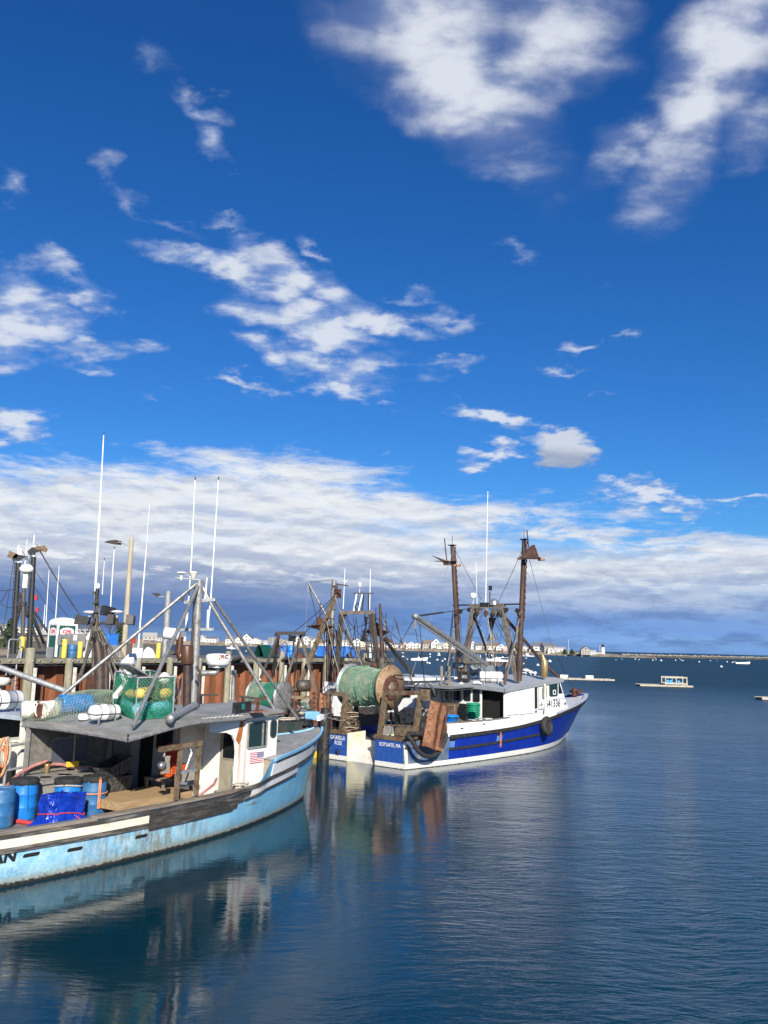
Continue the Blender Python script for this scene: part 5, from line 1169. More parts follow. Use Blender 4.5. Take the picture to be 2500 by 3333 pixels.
# stabiliser birds hung from the outriggers
M['birdrust'] = mat('dark_red_rust', (.060,.024,.016), (.040,.017,.012), 6, rough=.8, var=.25)
def bird(p, flip, rz, label):
    t = thing('paravane', label, 'paravane', F2.w(p), F2.a+rz, 'rusty paravanes hung from masts')
    MB().prism([(-.62,-.18),(.62,-.05),(.50,.0),(.28,.62),(.12,.58)] if not flip else [(-.85,.42),(.35,.0),(.30,-.12),(-.12,-.14),(-.2,.05)], (0,0,0), X, Z_, .05).build('wing', M['birdrust'], t)
    MB().prism([(-.62,0),(.55,-.28),(.62,.05),(.3,.25)], (0,0,-.10 if not flip else .06), X, Y_, .04).build('delta_plate', M['birdrust'], t)
    MB().tube([(.45,0,-.14),(.80,0,-.10)], .075, 8).build('nose_weight', mat('bare_rust_light', (.34,.20,.14), rough=.7), t)
    MB().tube([(.05,0,.1),(-.02,0,.55),(-.1,0,1.35)], .03, 5).build('hanger_chain', M['birdrust'], t)
bird(ms(1722,1812,-.3), False, -R(52), 'rusty triangular paravane hanging at the top of the right outrigger mast')
bird(ms(1452,1832,-.3), True, -R(52), 'rusty triangular paravane hanging at the top of the left outrigger mast')
# roof gear of the trawler
def roof2(px, py): 
    p = F2.U(px, py, 3.3)
    for _ in range(8): p = F2.U(px, py, r2z(p.x)+.10*(1-min((p.y/2.45)**2,1)))
    return p
q = roof2(1598, 2228); liferaft(F2.w(q), F2.a-R(52), 'white life raft canister on the roof of the blue trawler', 1.02, .25)
solo(MB().lathe([(0,0),(.22,0),(.24,.05),(.20,.16),(0,.18)], 14), 'roof_hatch', M['cleanwhite'], 'small white dome hatch left of the life raft on the trawler roof', 'hatch', F2.w(roof2(1553,2229)))
q = F2.S(1588,2190,10.4); wn = MB(); wn.prism([(-.75,-.1),(.3,-.15),(.75,-.35),(.75,.2),(.45,.5),(-.1,.5),(-.75,.2)], q+Vector((0,.35,0)), -Y_, Z_, -.7).build('winch_housing', M['winch'], B2)
MB().lathe([(.1,-.3),(.30,-.28),(.12,-.2),(.12,.2),(.30,.28),(.1,.3)], 16, q+Vector((-.2,.55,.1)), (0,1,0)).build('winch_drum', M['winch'], B2)
p = F2.U(1771,2206,3.55); y0 = F2.w(p).y
e = MB().tube([p, F2.loc(at_y(1772,2196,y0)), F2.loc(at_y(1772,2152,y0)), F2.loc(at_y(1768,2140,y0)), F2.loc(at_y(1765,2130,y0))], [.09,.18,.18,.09,.08], 14).build('exhaust_silencer', M['gold'], B2)
q = F2.T(1495,2172,.2)
fl_ = MB().box(F2.S(1494,2166,8.0), (.16,.62,.26), Matrix.Rotation(.35,3,'Y')).build('floodlight', M['darksteel'], B2); MB().box(F2.S(1494,2166,7.90), (.02,.52,.2), Matrix.Rotation(.35,3,'Y')).build('lens', mat('lamp_glass', (.30,.36,.33), rough=.2), fl_)
MB().tube([F2.S(1500,2176,8.0), F2.S(1505,2225,8.0)], .035).tube([F2.S(1520,2160,8.0), F2.S(1524,2225,8.0)], .03).tube([F2.S(1500,2162,8.0), F2.S(1565,2160,8.0), F2.S(1564,2225,8.0)], .03).build('light_frame', M['darksteel'], B2)
MB().box(F2.S(1510,2202,8.2), (.4,.5,.5)).build('black_reel_box', M['black'], B2)
pq = MB(); pp = F2.S(1510,2202,7.98)
put_text(pq, 'NESS', pp+Vector((0,.18,-.08)), -Y_, Z_, width=.36, height=.15).build('box_lettering', M['letterwhite'], B2)
for px, py, rr in ((1705,2190,.14),(1712,2178,.20),(1727,2184,.13),(1741,2187,.12)):
    q = F2.loc(at_y(px, py+8, 48.5)); MB().lathe([(.05,-.5),(.06,0),(rr,.03),(rr,.10),(rr*.6,.16),(0,.17)], 12, q).build('roof_antenna', M['cleanwhite'], B2)
# ---- stern gantries
gs = .30
GA, GB_, GC_, GD = F2.S(1234,2394,gs), F2.S(1255,2256,gs), F2.S(1370,2254,gs), F2.S(1350,2388,gs)
for a, b_ in ((GA, GB_), (GD, GC_)): MB().beam(a-Vector((0,0,.2)), b_, .17,.20, (1,0,0)).build('gantry_post', M['tansteel'], B2)
MB().beam(GB_+Vector((0,.06,0)), GC_+Vector((0,-.35,0)), .18,.18).build('gantry_beam', M['tansteel'], B2)
MB().beam(F2.S(1244,2360,gs), F2.S(1352,2363,gs), .06,.06).build('gantry_rail', M['tansteel'], B2)
MB().tube([F2.S(1308,2364,gs), F2.S(1308,2396,gs)], .03).build('gantry_rail_post', M['tansteel'], B2)
MB().box(F2.S(1384,2262,gs), (.25,.34,.45)).build('gantry_block', M['tansteel'], B2)
PA, PB_ = F2.S(1110,2380,gs), F2.S(1126,2262,gs)
MB().beam(PA-Vector((0,0,.2)), PB_, .17,.20, (1,0,0)).build('gantry_post', M['tansteel'], B2); MB().beam(PA+Vector((.5,.1,-.2)), PB_+Vector((.5,.1,0)), .15,.15, (1,0,0)).build('gantry_post', M['tansteel'], B2)
MB().beam(PB_, PB_+Vector((0,1.15,.05)), .16,.16).build('gantry_beam', M['tansteel'], B2); MB().beam(PB_+Vector((0,1.05,.05)), PA+Vector((0,.95,0)), .15,.15).build('gantry_post', M['tansteel'], B2)
MB().prism([(0,0),(1.15,0),(1.15,.42),(.1,.32)], F2.S(1283,2392,.22), -Y_, Z_, .04).build('bulwark_plate', M['tansteel'], B2)
# net drum
c0_, c1_ = F2.S(1142,2230,1.25), F2.S(1270,2239,1.25); c1_.z = c0_.z = (c0_.z+c1_.z)/2
axv = (c1_-c0_); LD = axv.length
nd = MB().lathe([(.12,-.15),(.12,LD+.15)], 12, c0_, axv).build('drum_shaft', M['darksteel'], B2)
flA = MB().lathe([(0,-.03),(.98,-.03),(.98,.03),(0,.03)], 40, c0_, axv).build('drum_flange', M['galv'], B2)
flB = MB().lathe([(0,-.03),(.98,-.03),(.98,.03),(0,.03)], 40, c1_, axv).build('drum_flange', mat('tan_flange', (.30,.20,.115), (.24,.15,.08), 3, rough=.6, c3=(.16,.07,.03), lo3=.58, hi3=.75), B2)
an = axv.normalized()
MB().lathe([(0,.04),(.52,.04),(.54,.07),(.50,.10),(.36,.08),(0,.08)], 32, c1_, axv).build('rusty_gear', M['redrust'], flB)
MB().lathe([(0,.09),(.26,.09),(.26,.15),(.12,.16),(.10,.28),(0,.28)], 20, c1_, axv).build('hub', M['tansteel'], flB)
for k in range(9):
    a = 2*pi*k/9; q = c1_+an*.03+Vector((cos(a)*.88,0,sin(a)*.88)); MB().lathe([(0,0),(.03,0),(.03,.012),(0,.012)], 8, q, axv).build('bolt_hole', M['void'], flB)
netcore = mat('wound_green_net', (.11,.17,.125), (.20,.23,.15), 2.5, .4, .62, .85, bump=.05, bscale=22, c3=(.03,.09,.065), lo3=.54, hi3=.64, s3=14, var=.3)
nr = lambda b: .80+.05*sin(b*7)+.04*(1-abs(2*b-1))
NP = [(nr(i/14)*(.97 if i in (0,14) else 1), .04+(LD-.08)*i/14) for i in range(15)]
nb2 = MB().lathe(NP, 40, c0_, axv, wob=lambda a, z: .035*mnoise.noise(Vector((cos(a)*3, sin(a)*3, z*5)))).build('wound_net', netcore, B2)
Qn = Vector(axv).normalized().to_track_quat('Z','Y').to_matrix()
def windf(a, b): k = nr(b)+.015+.03*mnoise.noise(Vector((cos(2*pi*a)*3, sin(2*pi*a)*3, b*LD*5))); return c0_+Qn @ Vector((cos(2*pi*a)*k, sin(2*pi*a)*k, .04+(LD-.08)*b))
MB().net(windf, 56, 22, .015, 3).build('net_mesh', M['netpale'], nb2, kind='stuff')
edge_ = MB()
for k in range(60):
    a = 2*pi*k/60; q = c0_+Qn @ Vector((cos(a)*.86, sin(a)*.86, LD-.10-.06*random.random())); edge_.tube([q, q+Qn @ Vector((cos(a)*.05,sin(a)*.05,-.12)), q+Qn @ Vector((cos(a+.1)*.02,sin(a+.1)*.02,-.05))], .014, 4)
edge_.build('green_selvedge', M['net'], nb2, kind='stuff')
for p, d in ((c0_, .25), (c1_, -.25)):
    MB().beam(p+an*(-.05 if d > 0 else .05)+Vector((.7,0,-2.1)), p+Vector((.2,0,-.1)), .16,.14).build('drum_stand', M['black'], B2)
MB().tube([c1_+an*.2+Vector((0,0,.55)), c1_+an*.2+Vector((.8,-.2,.55)), F2.S(1370,2262,1.6), F2.S(1395,2250,2.2), F2.S(1405,2270,2.6)], .03).build('hydraulic_hose', M['black'], B2)
for k in range(4): MB().tube(sag(F2.S(1345,2240+4*k,3), F2.S(1418,2250+6*k,3.5), -.35-.08*k, 6), .022, 5).build('hydraulic_hose', M['black'], B2)
# trawl doors hung from the gantries
def trawl_door(c, ex, ez, W_, H_, label, ribs, par):
    t = thing('trawl_door', label, 'trawl door', F2.w(c), F2.a, 'rusty trawl doors at the stern of the blue trawler')
    ex = Vector(ex).normalized(); ez = Vector(ez).normalized(); nn = ex.cross(ez)
    def P(x, y, d=0): return ex*x+ez*y+nn*d
    MB().grid(lambda a, b: P(W_*(a-.5), H_*(b-.5), .13*sin(pi*min(a*1.25,1))), 10, 1).grid(lambda a, b: P(W_*(.5-a), H_*(b-.5), -.02+.13*sin(pi*min((1-a)*1.25,1))), 10, 1).build('curved_plate', M['rustdoor'], t)
    for yy in [(-.5+i/(ribs-1))*H_*.97 for i in range(ribs)]: (MB().beam(P(-W_*.46,yy,.088), P(W_*.1,yy,.116), .010,.014) if ribs < 10 else MB().beam(P(-W_*.48,yy,.07), P(W_*.5,yy,.12), .035,.05)).build('rib', M['rustdoor' if ribs < 10 else 'redrust'], t)
    MB().beam(P(W_*.20,-H_*.5,.12), P(W_*.20,H_*.46,.12), .05,.12).build('stiffener', M['rustdoor'], t); MB().beam(P(W_*.5,-H_*.5,.10), P(W_*.5,H_*.5,.10), .06,.08).build('edge_bar', M['redrust'], t)
    MB().prism([(-W_*.55,-H_*.55),(W_*.52,-H_*.55),(W_*.52,-H_*.47),(-W_*.55,-H_*.45)], (0,0,0), ex, ez, .20).build('shoe', M['rustdoor'], t)
    ch = MB()
    for i in range(26): k = i/25; q = P(-W_*.05-.06*sin(k*6), H_*(.5-1.05*k), .20); ch.lathe([(.02,-.055),(.042,-.02),(.042,.02),(.02,.055)], 5, q, (nn if i % 2 else ex)+ez*.8)
    ch.build('chain', M['redrust'], t, kind='stuff')
    MB().tube([P(-.1,H_*.5,.1), P(0,H_*.5+.22,.05), P(.1,H_*.5,.1)], .02).build('bridle', M['darksteel'], t)
    return t
tl_, tr_, bl_, br_ = F2.T(1394,2278,2.75), F2.T(1447,2299,2.75), F2.T(1361,2417,2.75), F2.T(1425,2440,2.75)
cc = (tl_+tr_+bl_+br_)/4+Vector((0,-.12,0)); ex_ = (tr_-tl_)+(br_-bl_); ez_ = (tl_+tr_)-(bl_+br_)
trawl_door(cc, ex_, ez_, ex_.length/2*.86, ez_.length/2, 'rusty curved trawl door hanging against the starboard quarter above a black hose', 8, B2)
pc = F2.S(1050,2336,.25)
trawl_door(pc, (.35,-.9,-.05), (.0,.10,1), .92, 2.2, 'rust red ribbed trawl door hanging at the port quarter near the light blue bow', 11, B2)
MB().tube([GC_+Vector((0,-.3,0)), tl_.lerp(tr_,.5)], .03).build('hanging_chain', M['darksteel'], B2)
# hose fender slung below the door
hp_ = [F2.T(x, y, t) for x, y, t in ((1325,2390,2.62),(1345,2418,2.78),(1362,2445,2.86),(1385,2460,2.9),(1410,2460,2.92),(1432,2443,2.92),(1446,2415,2.90),(1452,2392,2.84),(1440,2390,2.80))]
def smooth(P, n=4):
    out = []
    for i in range(len(P)-1):
        p0 = P[max(i-1,0)]; p1 = P[i]; p2 = P[i+1]; p3 = P[min(i+2,len(P)-1)]
        for k in range(n): t = k/n; out.append(.5*((2*p1)+(p2-p0)*t+(2*p0-5*p1+4*p2-p3)*t*t+(3*p1-p0-3*p2+p3)*t**3))
    return out+[P[-1]]
hs_ = smooth([F2.w(p) for p in hp_], 8)
tf = thing('hose_fender', 'thick black ribbed hose slung as a fender round the starboard quarter', 'fender', (0,0,0))
MB().tube(hs_, [.085+(.012 if i % 2 else 0) for i in range(len(hs_))], 10).build('hose_body', M['blackmatt'], tf)
MB().tube(sag(F2.w(F2.T(1330,2388,2.6)), F2.w(F2.T(1445,2376,2.8)), .05, 6), .09, 9).build('hose_top', M['blackmatt'], tf)
MB().tube(sag(F2.w(F2.S(1283,2394,.1)), F2.w(F2.T(1392,2400,2.9)), .45, 10), .022, 5).build('rusty_chain', M['redrust'], tf)
# lettering on the transom
put_text(MB(), 'SCITUATE, MA', Vector((-.02, -(RR_+.24), .83)), -Y_, Z_, width=1.16, height=.16, bold=.004).build('port_lettering', M['letterwhite'], qs)
put_text(MB(), 'GABRIELLA', Vector((-.02, 2.0, .88)), -Y_, Z_, width=.88, height=.165, bold=.003).build('name_lettering', M['letterwhite'], qp)
put_text(MB(), 'ROSE', Vector((-.02, 1.72, .66)), -Y_, Z_, width=.42, height=.165, bold=.003).build('name_lettering', M['letterwhite'], qp)
gp = F2.S(1098,2448,0)
gr_ = MB().lathe([(.0,0),(.07,0),(.07,.02),(0,.02)], 14, gp, X*-1).build('round_grating', M['black'], qp)
for k in range(7): a = 2*pi*k/7; MB().lathe([(.0,0),(.035,0),(.035,.02),(0,.02)], 8, gp+Vector((0,cos(a)*.12,sin(a)*.12)), X*-1).build('grating_hole', M['void'], gr_)
# tyre fender on the bow
def tyre(loc, rz, label, ro=.42, w=.24, tilt=0, group=None):
    t = thing('tyre_fender', label, 'tyre', loc, rz, group); pr = []
    for i in range(17): a = 2*pi*i/16; pr.append((ro-.125+cos(a)*.125, sin(a)*w/2*(1-.15*cos(a))))
    t.rotation_euler = (tilt, 0, rz)
    MB().lathe(pr, 36, (0,0,0), (0,1,0)).build('tyre_body', M['blackmatt'], t)
    for z in (-.5,.5): MB().lathe([(ro-.02, z*w*.4-.012),(ro+.008, z*w*.4),(ro-.02, z*w*.4+.012)], 36, (0,0,0), (0,1,0)).build('tread_rib', M['blackmatt'], t)
    return t
a, b_ = F2.T(1780,2336,3.1), F2.T(1781,2390,3.1); q = (a+b_)/2; q.y = -(h2.t(q.x,q.z)+.20)
ty = tyre(F2.w(q), F2.a, 'black tyre hanging by a rope on the dark blue bow', (a.z-b_.z)/2*1.16, .28, R(-8))
tag(MB().tube([F2.w(p) for p in (q+Vector((0,.05,.3)), F2.T(1777,2318,2.6), F2.T(1762,2298,2.5))], .016, 5).build('hanging_rope', M['rope']), 'pale rope holding the tyre fender on the blue bow', 'rope')
# ---- loose gear on the trawler's deck
def bucket(p, rr, hh, m, label, cat='bucket', n=0, group=None):
    t = thing('bucket', label, cat, p, 0, group)
    MB().lathe([(rr*.8,0),(rr*.95,hh*.85),(rr*1.06,hh*.86),(rr*1.06,hh*.93),(rr,hh*.94),(rr,hh),(rr*.92,hh),(rr*.78,.03),(0,.03)], 20).build('pail', m, t)
    for k in range(n): MB().lathe([(rr*.95,hh*(.15+.14*k)),(rr*1.06,hh*(.18+.14*k)),(rr*1.06,hh*(.22+.14*k)),(rr*.95,hh*(.25+.14*k))], 20).build('nested_rim', m, t)
    return t
q = F2.U(1469,2362,1.42); bucket(F2.w(Vector((q.x,q.y,1.40))), .34, .50, M['barrel'], 'stack of blue buckets behind the white bulwark of the trawler', 'buckets', 2)
q = F2.S(1540,2338,7.0); bucket(F2.w(q), .33, .72, M['green'], 'stack of green baskets before the white deckhouse door', 'baskets', 6)
q = F2.S(1503,2330,6.6); bucket(F2.w(q), .16, .55, M['green'], 'tall green pail beside the grey deck box', 'bucket')
q = F2.S(1465,2350,6.0); t = thing('deck_box', 'large weathered grey fish box standing below the ladder', 'box', F2.w(Vector((q.x, q.y, DK2))), F2.a)
MB().prism(rrect(1.0,1.25,.06), (0,0,0), X, Y_, 1.35).build('box_body', M['tansteel'], t); MB().prism(rrect(1.06,1.31,.06), (0,0,1.352), X, Y_, .10).build('box_lid', M['tansteel'], t)
MB().box((-.503,.02,1.05),(.006,.46,.07)).build('worn_white_mark', M['dirtywhite'], t)
for i, (px, dk) in enumerate(((1525,1),(1537,0),(1547,1),(1557,0),(1567,1),(1578,0),(1590,0))):
    q = F2.T(px, 2345-int(i*.9), 2.62); bx_ = MB().box((0,0,0),(.22,.30,.22)).build('striped_bin', M['crate'] if dk else M['cleanwhite']); bx_.location = F2.w(Vector((q.x,q.y,1.72))); bx_.rotation_euler = (0,0,F2.a)
    tag(bx_, ('black' if dk else 'white')+' bin, number '+'one two three four five six seven'.split()[i]+' from the left in the row behind the bulwark', 'bin', 'row of bins behind the trawler bulwark')
q = F2.S(1270,2340,2.6); t = thing('sorting_table', 'dark tilted sorting table in the shade under the net drum', 'table', F2.w(Vector((2.9,.1,DK2))), F2.a)
MB().box((0,0,.95),(1.5,1.2,.08), Matrix.Rotation(-.45,3,'Y')).build('table_top', M['black'], t)
for x in (-.5,.5):
    for y in (-.45,.45): MB().beam((x,y,0),(x,y,.95-x*.4), .08).build('leg', M['black'], t)
q = F2.S(1198,2380,2.1); t = thing('grey_tub', 'grey plastic tub at the head of the stern ramp', 'tub', F2.w(Vector((2.25,.45,.90))), F2.a)
MB().wall((-.3,-.35,0), X, Z_, .6,.55,[],-.04).wall((.3,-.35,0), Y_, Z_, .7,.55,[],-.04).wall((.3,.35,0), -X, Z_, .6,.55,[],-.04).wall((-.3,.35,0), -Y_, Z_, .7,.55,[],-.04).build('tub_wall', M['tankgrey'], t); MB().box((0,0,.05),(.5,.6,.04)).build('tub_floor', M['tankgrey'], t)
MB().tube([(-.1,.2,.5),(-.15,.1,.75),(-.1,-.1,.78),(-.2,-.3,.4)], .04).build('hose', M['rope'], t)
q = F2.S(1318,2320,5.0); t = thing('gear_heap', 'heap of grey hoses and folded gear on the trawler deck behind the gantry', 'gear', F2.w(Vector((5.0,.2,DK2))), F2.a)
MB().box((0,0,.45),(1.2,1.8,.9)).build('gear_box', M['crate'], t)
for k in range(5): MB().tube([(-.6,-.7+.25*k,.93),(-.2,-.6+.25*k,1.08+.03*k),(.3,-.7+.28*k,1.05),(.6,-.5+.2*k,.92)], .05, 7).build('grey_hose', M['greywood'], t)
MB().box((-.25,-.55,.98),(.35,.5,.16)).build('blue_tray', M['barrel'], t); MB().box((-.62,.55,1.0),(.3,.3,.2)).build('green_tray', M['green'], t)
q = F2.S(1165,2335,4.0); solo(MB().box((0,0,0),(.7,1.0,.10)).box((0,0,-.45),(.6,.9,.8)), 'blue_lidded_tote', M['barrelteal'], 'tote with a light blue lid in the shade left of the sorting table', 'tote', F2.w(q), F2.a)
# white pipes and gear heaps on the port quarter
t = thing('wire_heap', 'heap of wire, chain and rope on the port quarter by the trawl door', 'gear', F2.w(Vector((1.0,1.55,DK2))), F2.a)
for k in range(16):
    rnd = random.Random(k); a = rnd.random()*6; pts = [Vector((cos(a+i*.9)*(.3+.25*rnd.random()), .3+sin(a+i*.9)*(.3+.2*rnd.random()), .25+.09*k*.6+.1*rnd.random())) for i in range(7)]
    MB().tube(smooth(pts, 3), .022, 4).build('wire_coil', M['tansteel'] if k % 3 else M['rope'], t)
MB().lathe([(.35,0),(.35,.5),(.2,.55),(0,.55)], 12, (.1,.4,.0)).build('rusty_bin', M['tansteel'], t)
# more running rigging, blocks and loose net ends
rnd = random.Random(17)
for k in range(16):
    x0 = rnd.choice((1478, 1545, 1590, 1632, 1695))+rnd.uniform(-6,6); x1 = x0+rnd.uniform(-90,70); y1 = rnd.uniform(2130,2215)
    MB().tube(sag(ms(x0, rnd.uniform(1975,2030), rnd.uniform(-.3,.5)), ms(min(max(x1,1450),1770), y1, rnd.uniform(-1.2,1.6)), rnd.uniform(.02,.22), 6), rnd.choice((.010,.013,.017)), 4).build('rigging_line', M[rnd.choice(('darksteel','darksteel','steel','rope'))], B2)
for px, py in ((1552,1992),(1582,1996),(1604,1998),(1628,1996),(1483,1992),(1690,1998),(1498,2120),(1681,2105)):
    MB().lathe([(.02,-.22),(.09,-.16),(.11,0),(.08,.12),(.02,.2)], 9, ms(px,py,-.2), (rnd.uniform(-.4,.4),rnd.uniform(-.4,.4),1)).build('rigging_block', M[rnd.choice(('darksteel','redrust'))], B2)
ends = MB()
for k in range(34):
    z = rnd.uniform(.1,LD-.1); a = rnd.uniform(1.05*pi,1.95*pi); q = c0_+Qn @ Vector((cos(a)*.86, sin(a)*.86, z)); L_ = rnd.uniform(.08,.35)
    ends.tube([q, q+Vector((rnd.uniform(-.06,.06),rnd.uniform(-.06,.06),-L_*.5)), q+Vector((rnd.uniform(-.12,.12),rnd.uniform(-.1,.1),-L_))], .010, 4)
ends.build('loose_twine', M['netpale'], nb2, kind='stuff')
for k in range(0, 5, 2):
    q0 = c0_+Qn @ Vector((.88,0,.1)); zz = .15+LD*.17*k+.05
    MB().tube([c0_+Qn @ Vector((cos(a)*(nr(zz/LD)+.05), sin(a)*(nr(zz/LD)+.05), zz+.10*sin(a*1.5+k))) for a in [2*pi*i/28 for i in range(28)]], .016, 5, closed=True).build('wound_rope', M['net'], nb2)
# ================================================================== the pier
FP = Frame(-21.91, 50.29, 58.8); PZ = 3.74
pier = thing('pier', 'timber edged pier on pilings with a rust brown steel sheet wall', 'pier', FP.O, FP.a)
def ps(px, d=0.0, py=2142): return FP.T(px, py, -d).x
def pp(px, d, z=PZ): return FP.w(Vector((ps(px, d), d, z)))
S0, S1 = -14.0, ps(1292)
M['pileg'] = mat('greenish_piling_wood', (.30,.275,.20), (.21,.20,.145), 3, rough=.85, bump=.01, bscale=14, stretch=(2,2,.3), c3=(.10,.09,.05), lo3=.6, hi3=.75, s3=2, var=.2)
M['beamw'] = mat('green_stained_beam', (.26,.24,.165), (.18,.17,.12), 3, rough=.85, bump=.008, stretch=(.3,1,1), c3=(.12,.11,.06), lo3=.58, hi3=.75, s3=2, var=.2)
M['sheet'] = mat('rust_brown_sheet_pile', (.24,.085,.036), (.17,.058,.025), 1.5, rough=.75, bump=.004, stretch=(1,1,.2), c3=(.24,.10,.045), lo3=.55, hi3=.72, s3=1.5, st3=(2,2,.3), var=.15)
M['asphalt'] = mat('pier_deck_asphalt', (.10,.095,.09), (.14,.13,.12), 2, rough=.9)
MB().box(((S0+S1)/2, 5.5, 3.55), (S1-S0, 10.4, .36)).build('deck_slab', M['asphalt'], pier)
pill = [-40, 91, 222, 334, 445, 549, 643, 738, 830, 912, 988, 1056, 1122, 1186, 1244]
tall = {91: .62, 738: .55, 912: .55, 1186: .5, 1244: .55, 1056: .3}
pS = [ps(x) for x in pill]
for i, (x, s_) in enumerate(zip(pill, pS)):
    r_ = .235 + (.06 if x in (91, 988) else 0); tp_ = PZ+tall.get(x, .02+.05*(i % 2)); ln = .05*sin(i*2.3)
    pl_ = MB().lathe([(r_*1.05,-1.5),(r_,1.2),(r_*.97,tp_-.06),(r_*.9,tp_),(0,tp_+.02)], 14, (s_, -.16, 0), (ln*.1, 0, 1), wob=lambda a, z, i=i: .03*sin(3*a+i)).build('piling', M['pileg'], pier)
    MB().prism([(-.11,-1.2),(.11,-1.2),(.12,3.18),(-.10,3.2)], (s_+.26, -.40+.04*sin(i), 0), X, Z_, .07).build('white_fender_strip', M['dirtywhite'], pier)
    MB().lathe([(0,0),(.075,0),(.07,.05),(0,.06)], 10, (s_+.05, -.40, PZ-.16), (0,-1,0)).build('bolt', M['galv'], pl_)
for i in range(len(pS)-1):
    a, b_ = pS[i]+.25, pS[i+1]-.25
    if b_-a < .3: continue
    bm_ = MB().box(((a+b_)/2, .0, PZ-.15), (b_-a, .32, .30)).build('edge_beam', M['beamw'], pier)
    for k in ((.18,.5,.82) if b_-a > 1.5 else (.5,)): MB().lathe([(0,0),(.075,0),(.07,.05),(0,.06)], 10, (a+(b_-a)*k, -.16, PZ-.15), (0,-1,0)).build('bolt', M['galv'], bm_)
    MB().box(((a+b_)/2, .12, PZ-.44), (b_-a, .10, .05)).build('walkway_strip', M['galv'], pier)
prof = [(0,.0),(.52,.0),(.70,.38),(1.22,.38),(1.40,.0)]
def sheet_shape():
    m_ = MB(); vs = []
    for z in (-1.6, 3.36):
        for s_, t_ in prof: vs.append((s_, .75+t_, z))
        for s_, t_ in reversed(prof): vs.append((s_, .78+t_, z))
    n_ = 10; m_.add(vs, [(i, (i+1) % n_, n_+(i+1) % n_, n_+i) for i in range(n_)]+[tuple(range(n_-1,-1,-1)), tuple(range(n_, 2*n_))]); return m_
sp0 = sheet_shape().build('sheet_pile', M['sheet'], pier); sp0.location = (S0, 0, 0)
for i in range(1, int((S1-S0)/1.4)): piece(sp0, (S0+1.4*i, .02*sin(i*1.7), .06*sin(i*3.1)), pier)
MB().box(((S0+S1)/2, 1.6, 1.0), (S1-S0-.1, .4, 4.4)).build('fill_wall', M['void'], pier)
MB().box((S1-.05, 5.4, 1.0), (.12, 9.0, 5.0)).build('end_wall', M['sheet'], pier)
for i, (a, b_) in enumerate(((-14, -3.2), (-3.1, 3.0))): MB().box(((a+b_)/2, 4.2, PZ+.28), (b_-a, .2, .42)).build('guard_timber', M['caprail'], pier)
# ---- things standing on the pier
def on_pier(name, label, cat, px, d, rz=0.0, group=None): return thing(name, label, cat, pp(px, d), FP.a+rz, group)
GBo = 'yellow bollards along the pier edge'
for px, d, h_, lab in ((68,.9,1.28,'yellow and grey bollard at the far left of the pier'),(207,1.0,1.20,'yellow bollard left of the blue pier barrel'),(258,.9,1.05,'shorter yellow bollard right of the blue pier barrel'),(514,1.1,1.05,'yellow bollard beside the white wrapped bag')):
    t = on_pier('bollard', lab, 'bollard', px, d, 0, GBo)
    MB().lathe([(.16,.42 if px == 68 else 0),(.16,h_-.03),(.14,h_),(0,h_+.01)], 14).build('post', M['yellow'], t)
    if px == 68: MB().lathe([(.19,0),(.19,.42)], 14).build('base_sleeve', M['galv'], t)
    else: MB().lathe([(.162,h_*.72),(.166,h_*.73),(.162,h_*.74)], 14).build('band', M['dirtywhite'], t)
t = on_pier('grey_post', 'short grey steel post in front of the green portable toilet', 'post', 161, 1.0); MB().box((0,0,.34),(.30,.26,.68)).build('post_body', M['galv'], t)
pt = on_pier('portable_toilet', 'dark green portable toilet with a white domed roof on the pier', 'toilet', 197, 4.6, R(-14))
pw_ = 1.30; pg = mat('dark_green_plastic', (.012,.105,.075), (.010,.085,.06), 2, rough=.5)
for s_, o_, e_ in (('f',(-pw_/2,-pw_/2,0),X),('l',(-pw_/2,pw_/2,0),-Y_),('r',(pw_/2,-pw_/2,0),Y_),('b',(pw_/2,pw_/2,0),-X)):
    w_ = MB().prism([(0,0),(pw_,0),(pw_,2.12),(0,2.12)], o_, e_, Z_, .03).build('toilet_wall', pg, pt)
    if s_ in 'fl':
        nn_ = Vector(e_).cross(Z_); L_ = pw_*.70
        P = [(-L_/2,-.24),(L_/2,-.24)] + [(L_/2*1.1,.06)] + [(cos(R(a))*L_*.55, .06+sin(R(a))*.26) for a in (20,50,90,130,160)] + [(-L_/2*1.1,.06)]
        MB().prism(P, Vector(o_)+Vector(e_)*pw_/2+Z_*1.66+nn_*.031, e_, Z_, .006).build('sign_panel', mat('pink_white_sign', (.80,.66,.66), rough=.5), w_)
        put_text(MB(), 'CPR', Vector(o_)+Vector(e_)*(pw_/2-.30)+Z_*1.58+nn_*.040, e_, Z_, width=.62, height=.20, bold=.012).build('sign_lettering', M['letterred'], w_)
for x, y in ((-1,-1),(1,-1),(-1,1)): MB().box((x*pw_/2, y*pw_/2, 1.06), (.13,.13,2.14)).build('corner_post', M['whip'], pt)
MB().lathe([(.99,2.10),(1.02,2.16),(1.0,2.30),(.93,2.46),(.62,2.60),(.25,2.66),(0,2.67)], 4, (0,0,0), (0,0,1), False).build('roof_cap', M['cleanwhite'], pt).rotation_euler = (0,0,R(45))
t = on_pier('electrical_cabinet', 'grey electrical cabinet with a paper note between the yellow bollards', 'cabinet', 240, 2.2)
MB().box((0,0,1.12),(1.35,.4,.88)).build('cabinet_body', M['tankgrey'], t); MB().box((-.18,-.21,1.3),(.30,.01,.38)).build('paper_note', M['cleanwhite'], t)
for x in (-.55,.55): MB().box((x,0,.34),(.1,.1,.68)).build('leg', M['galv'], t)
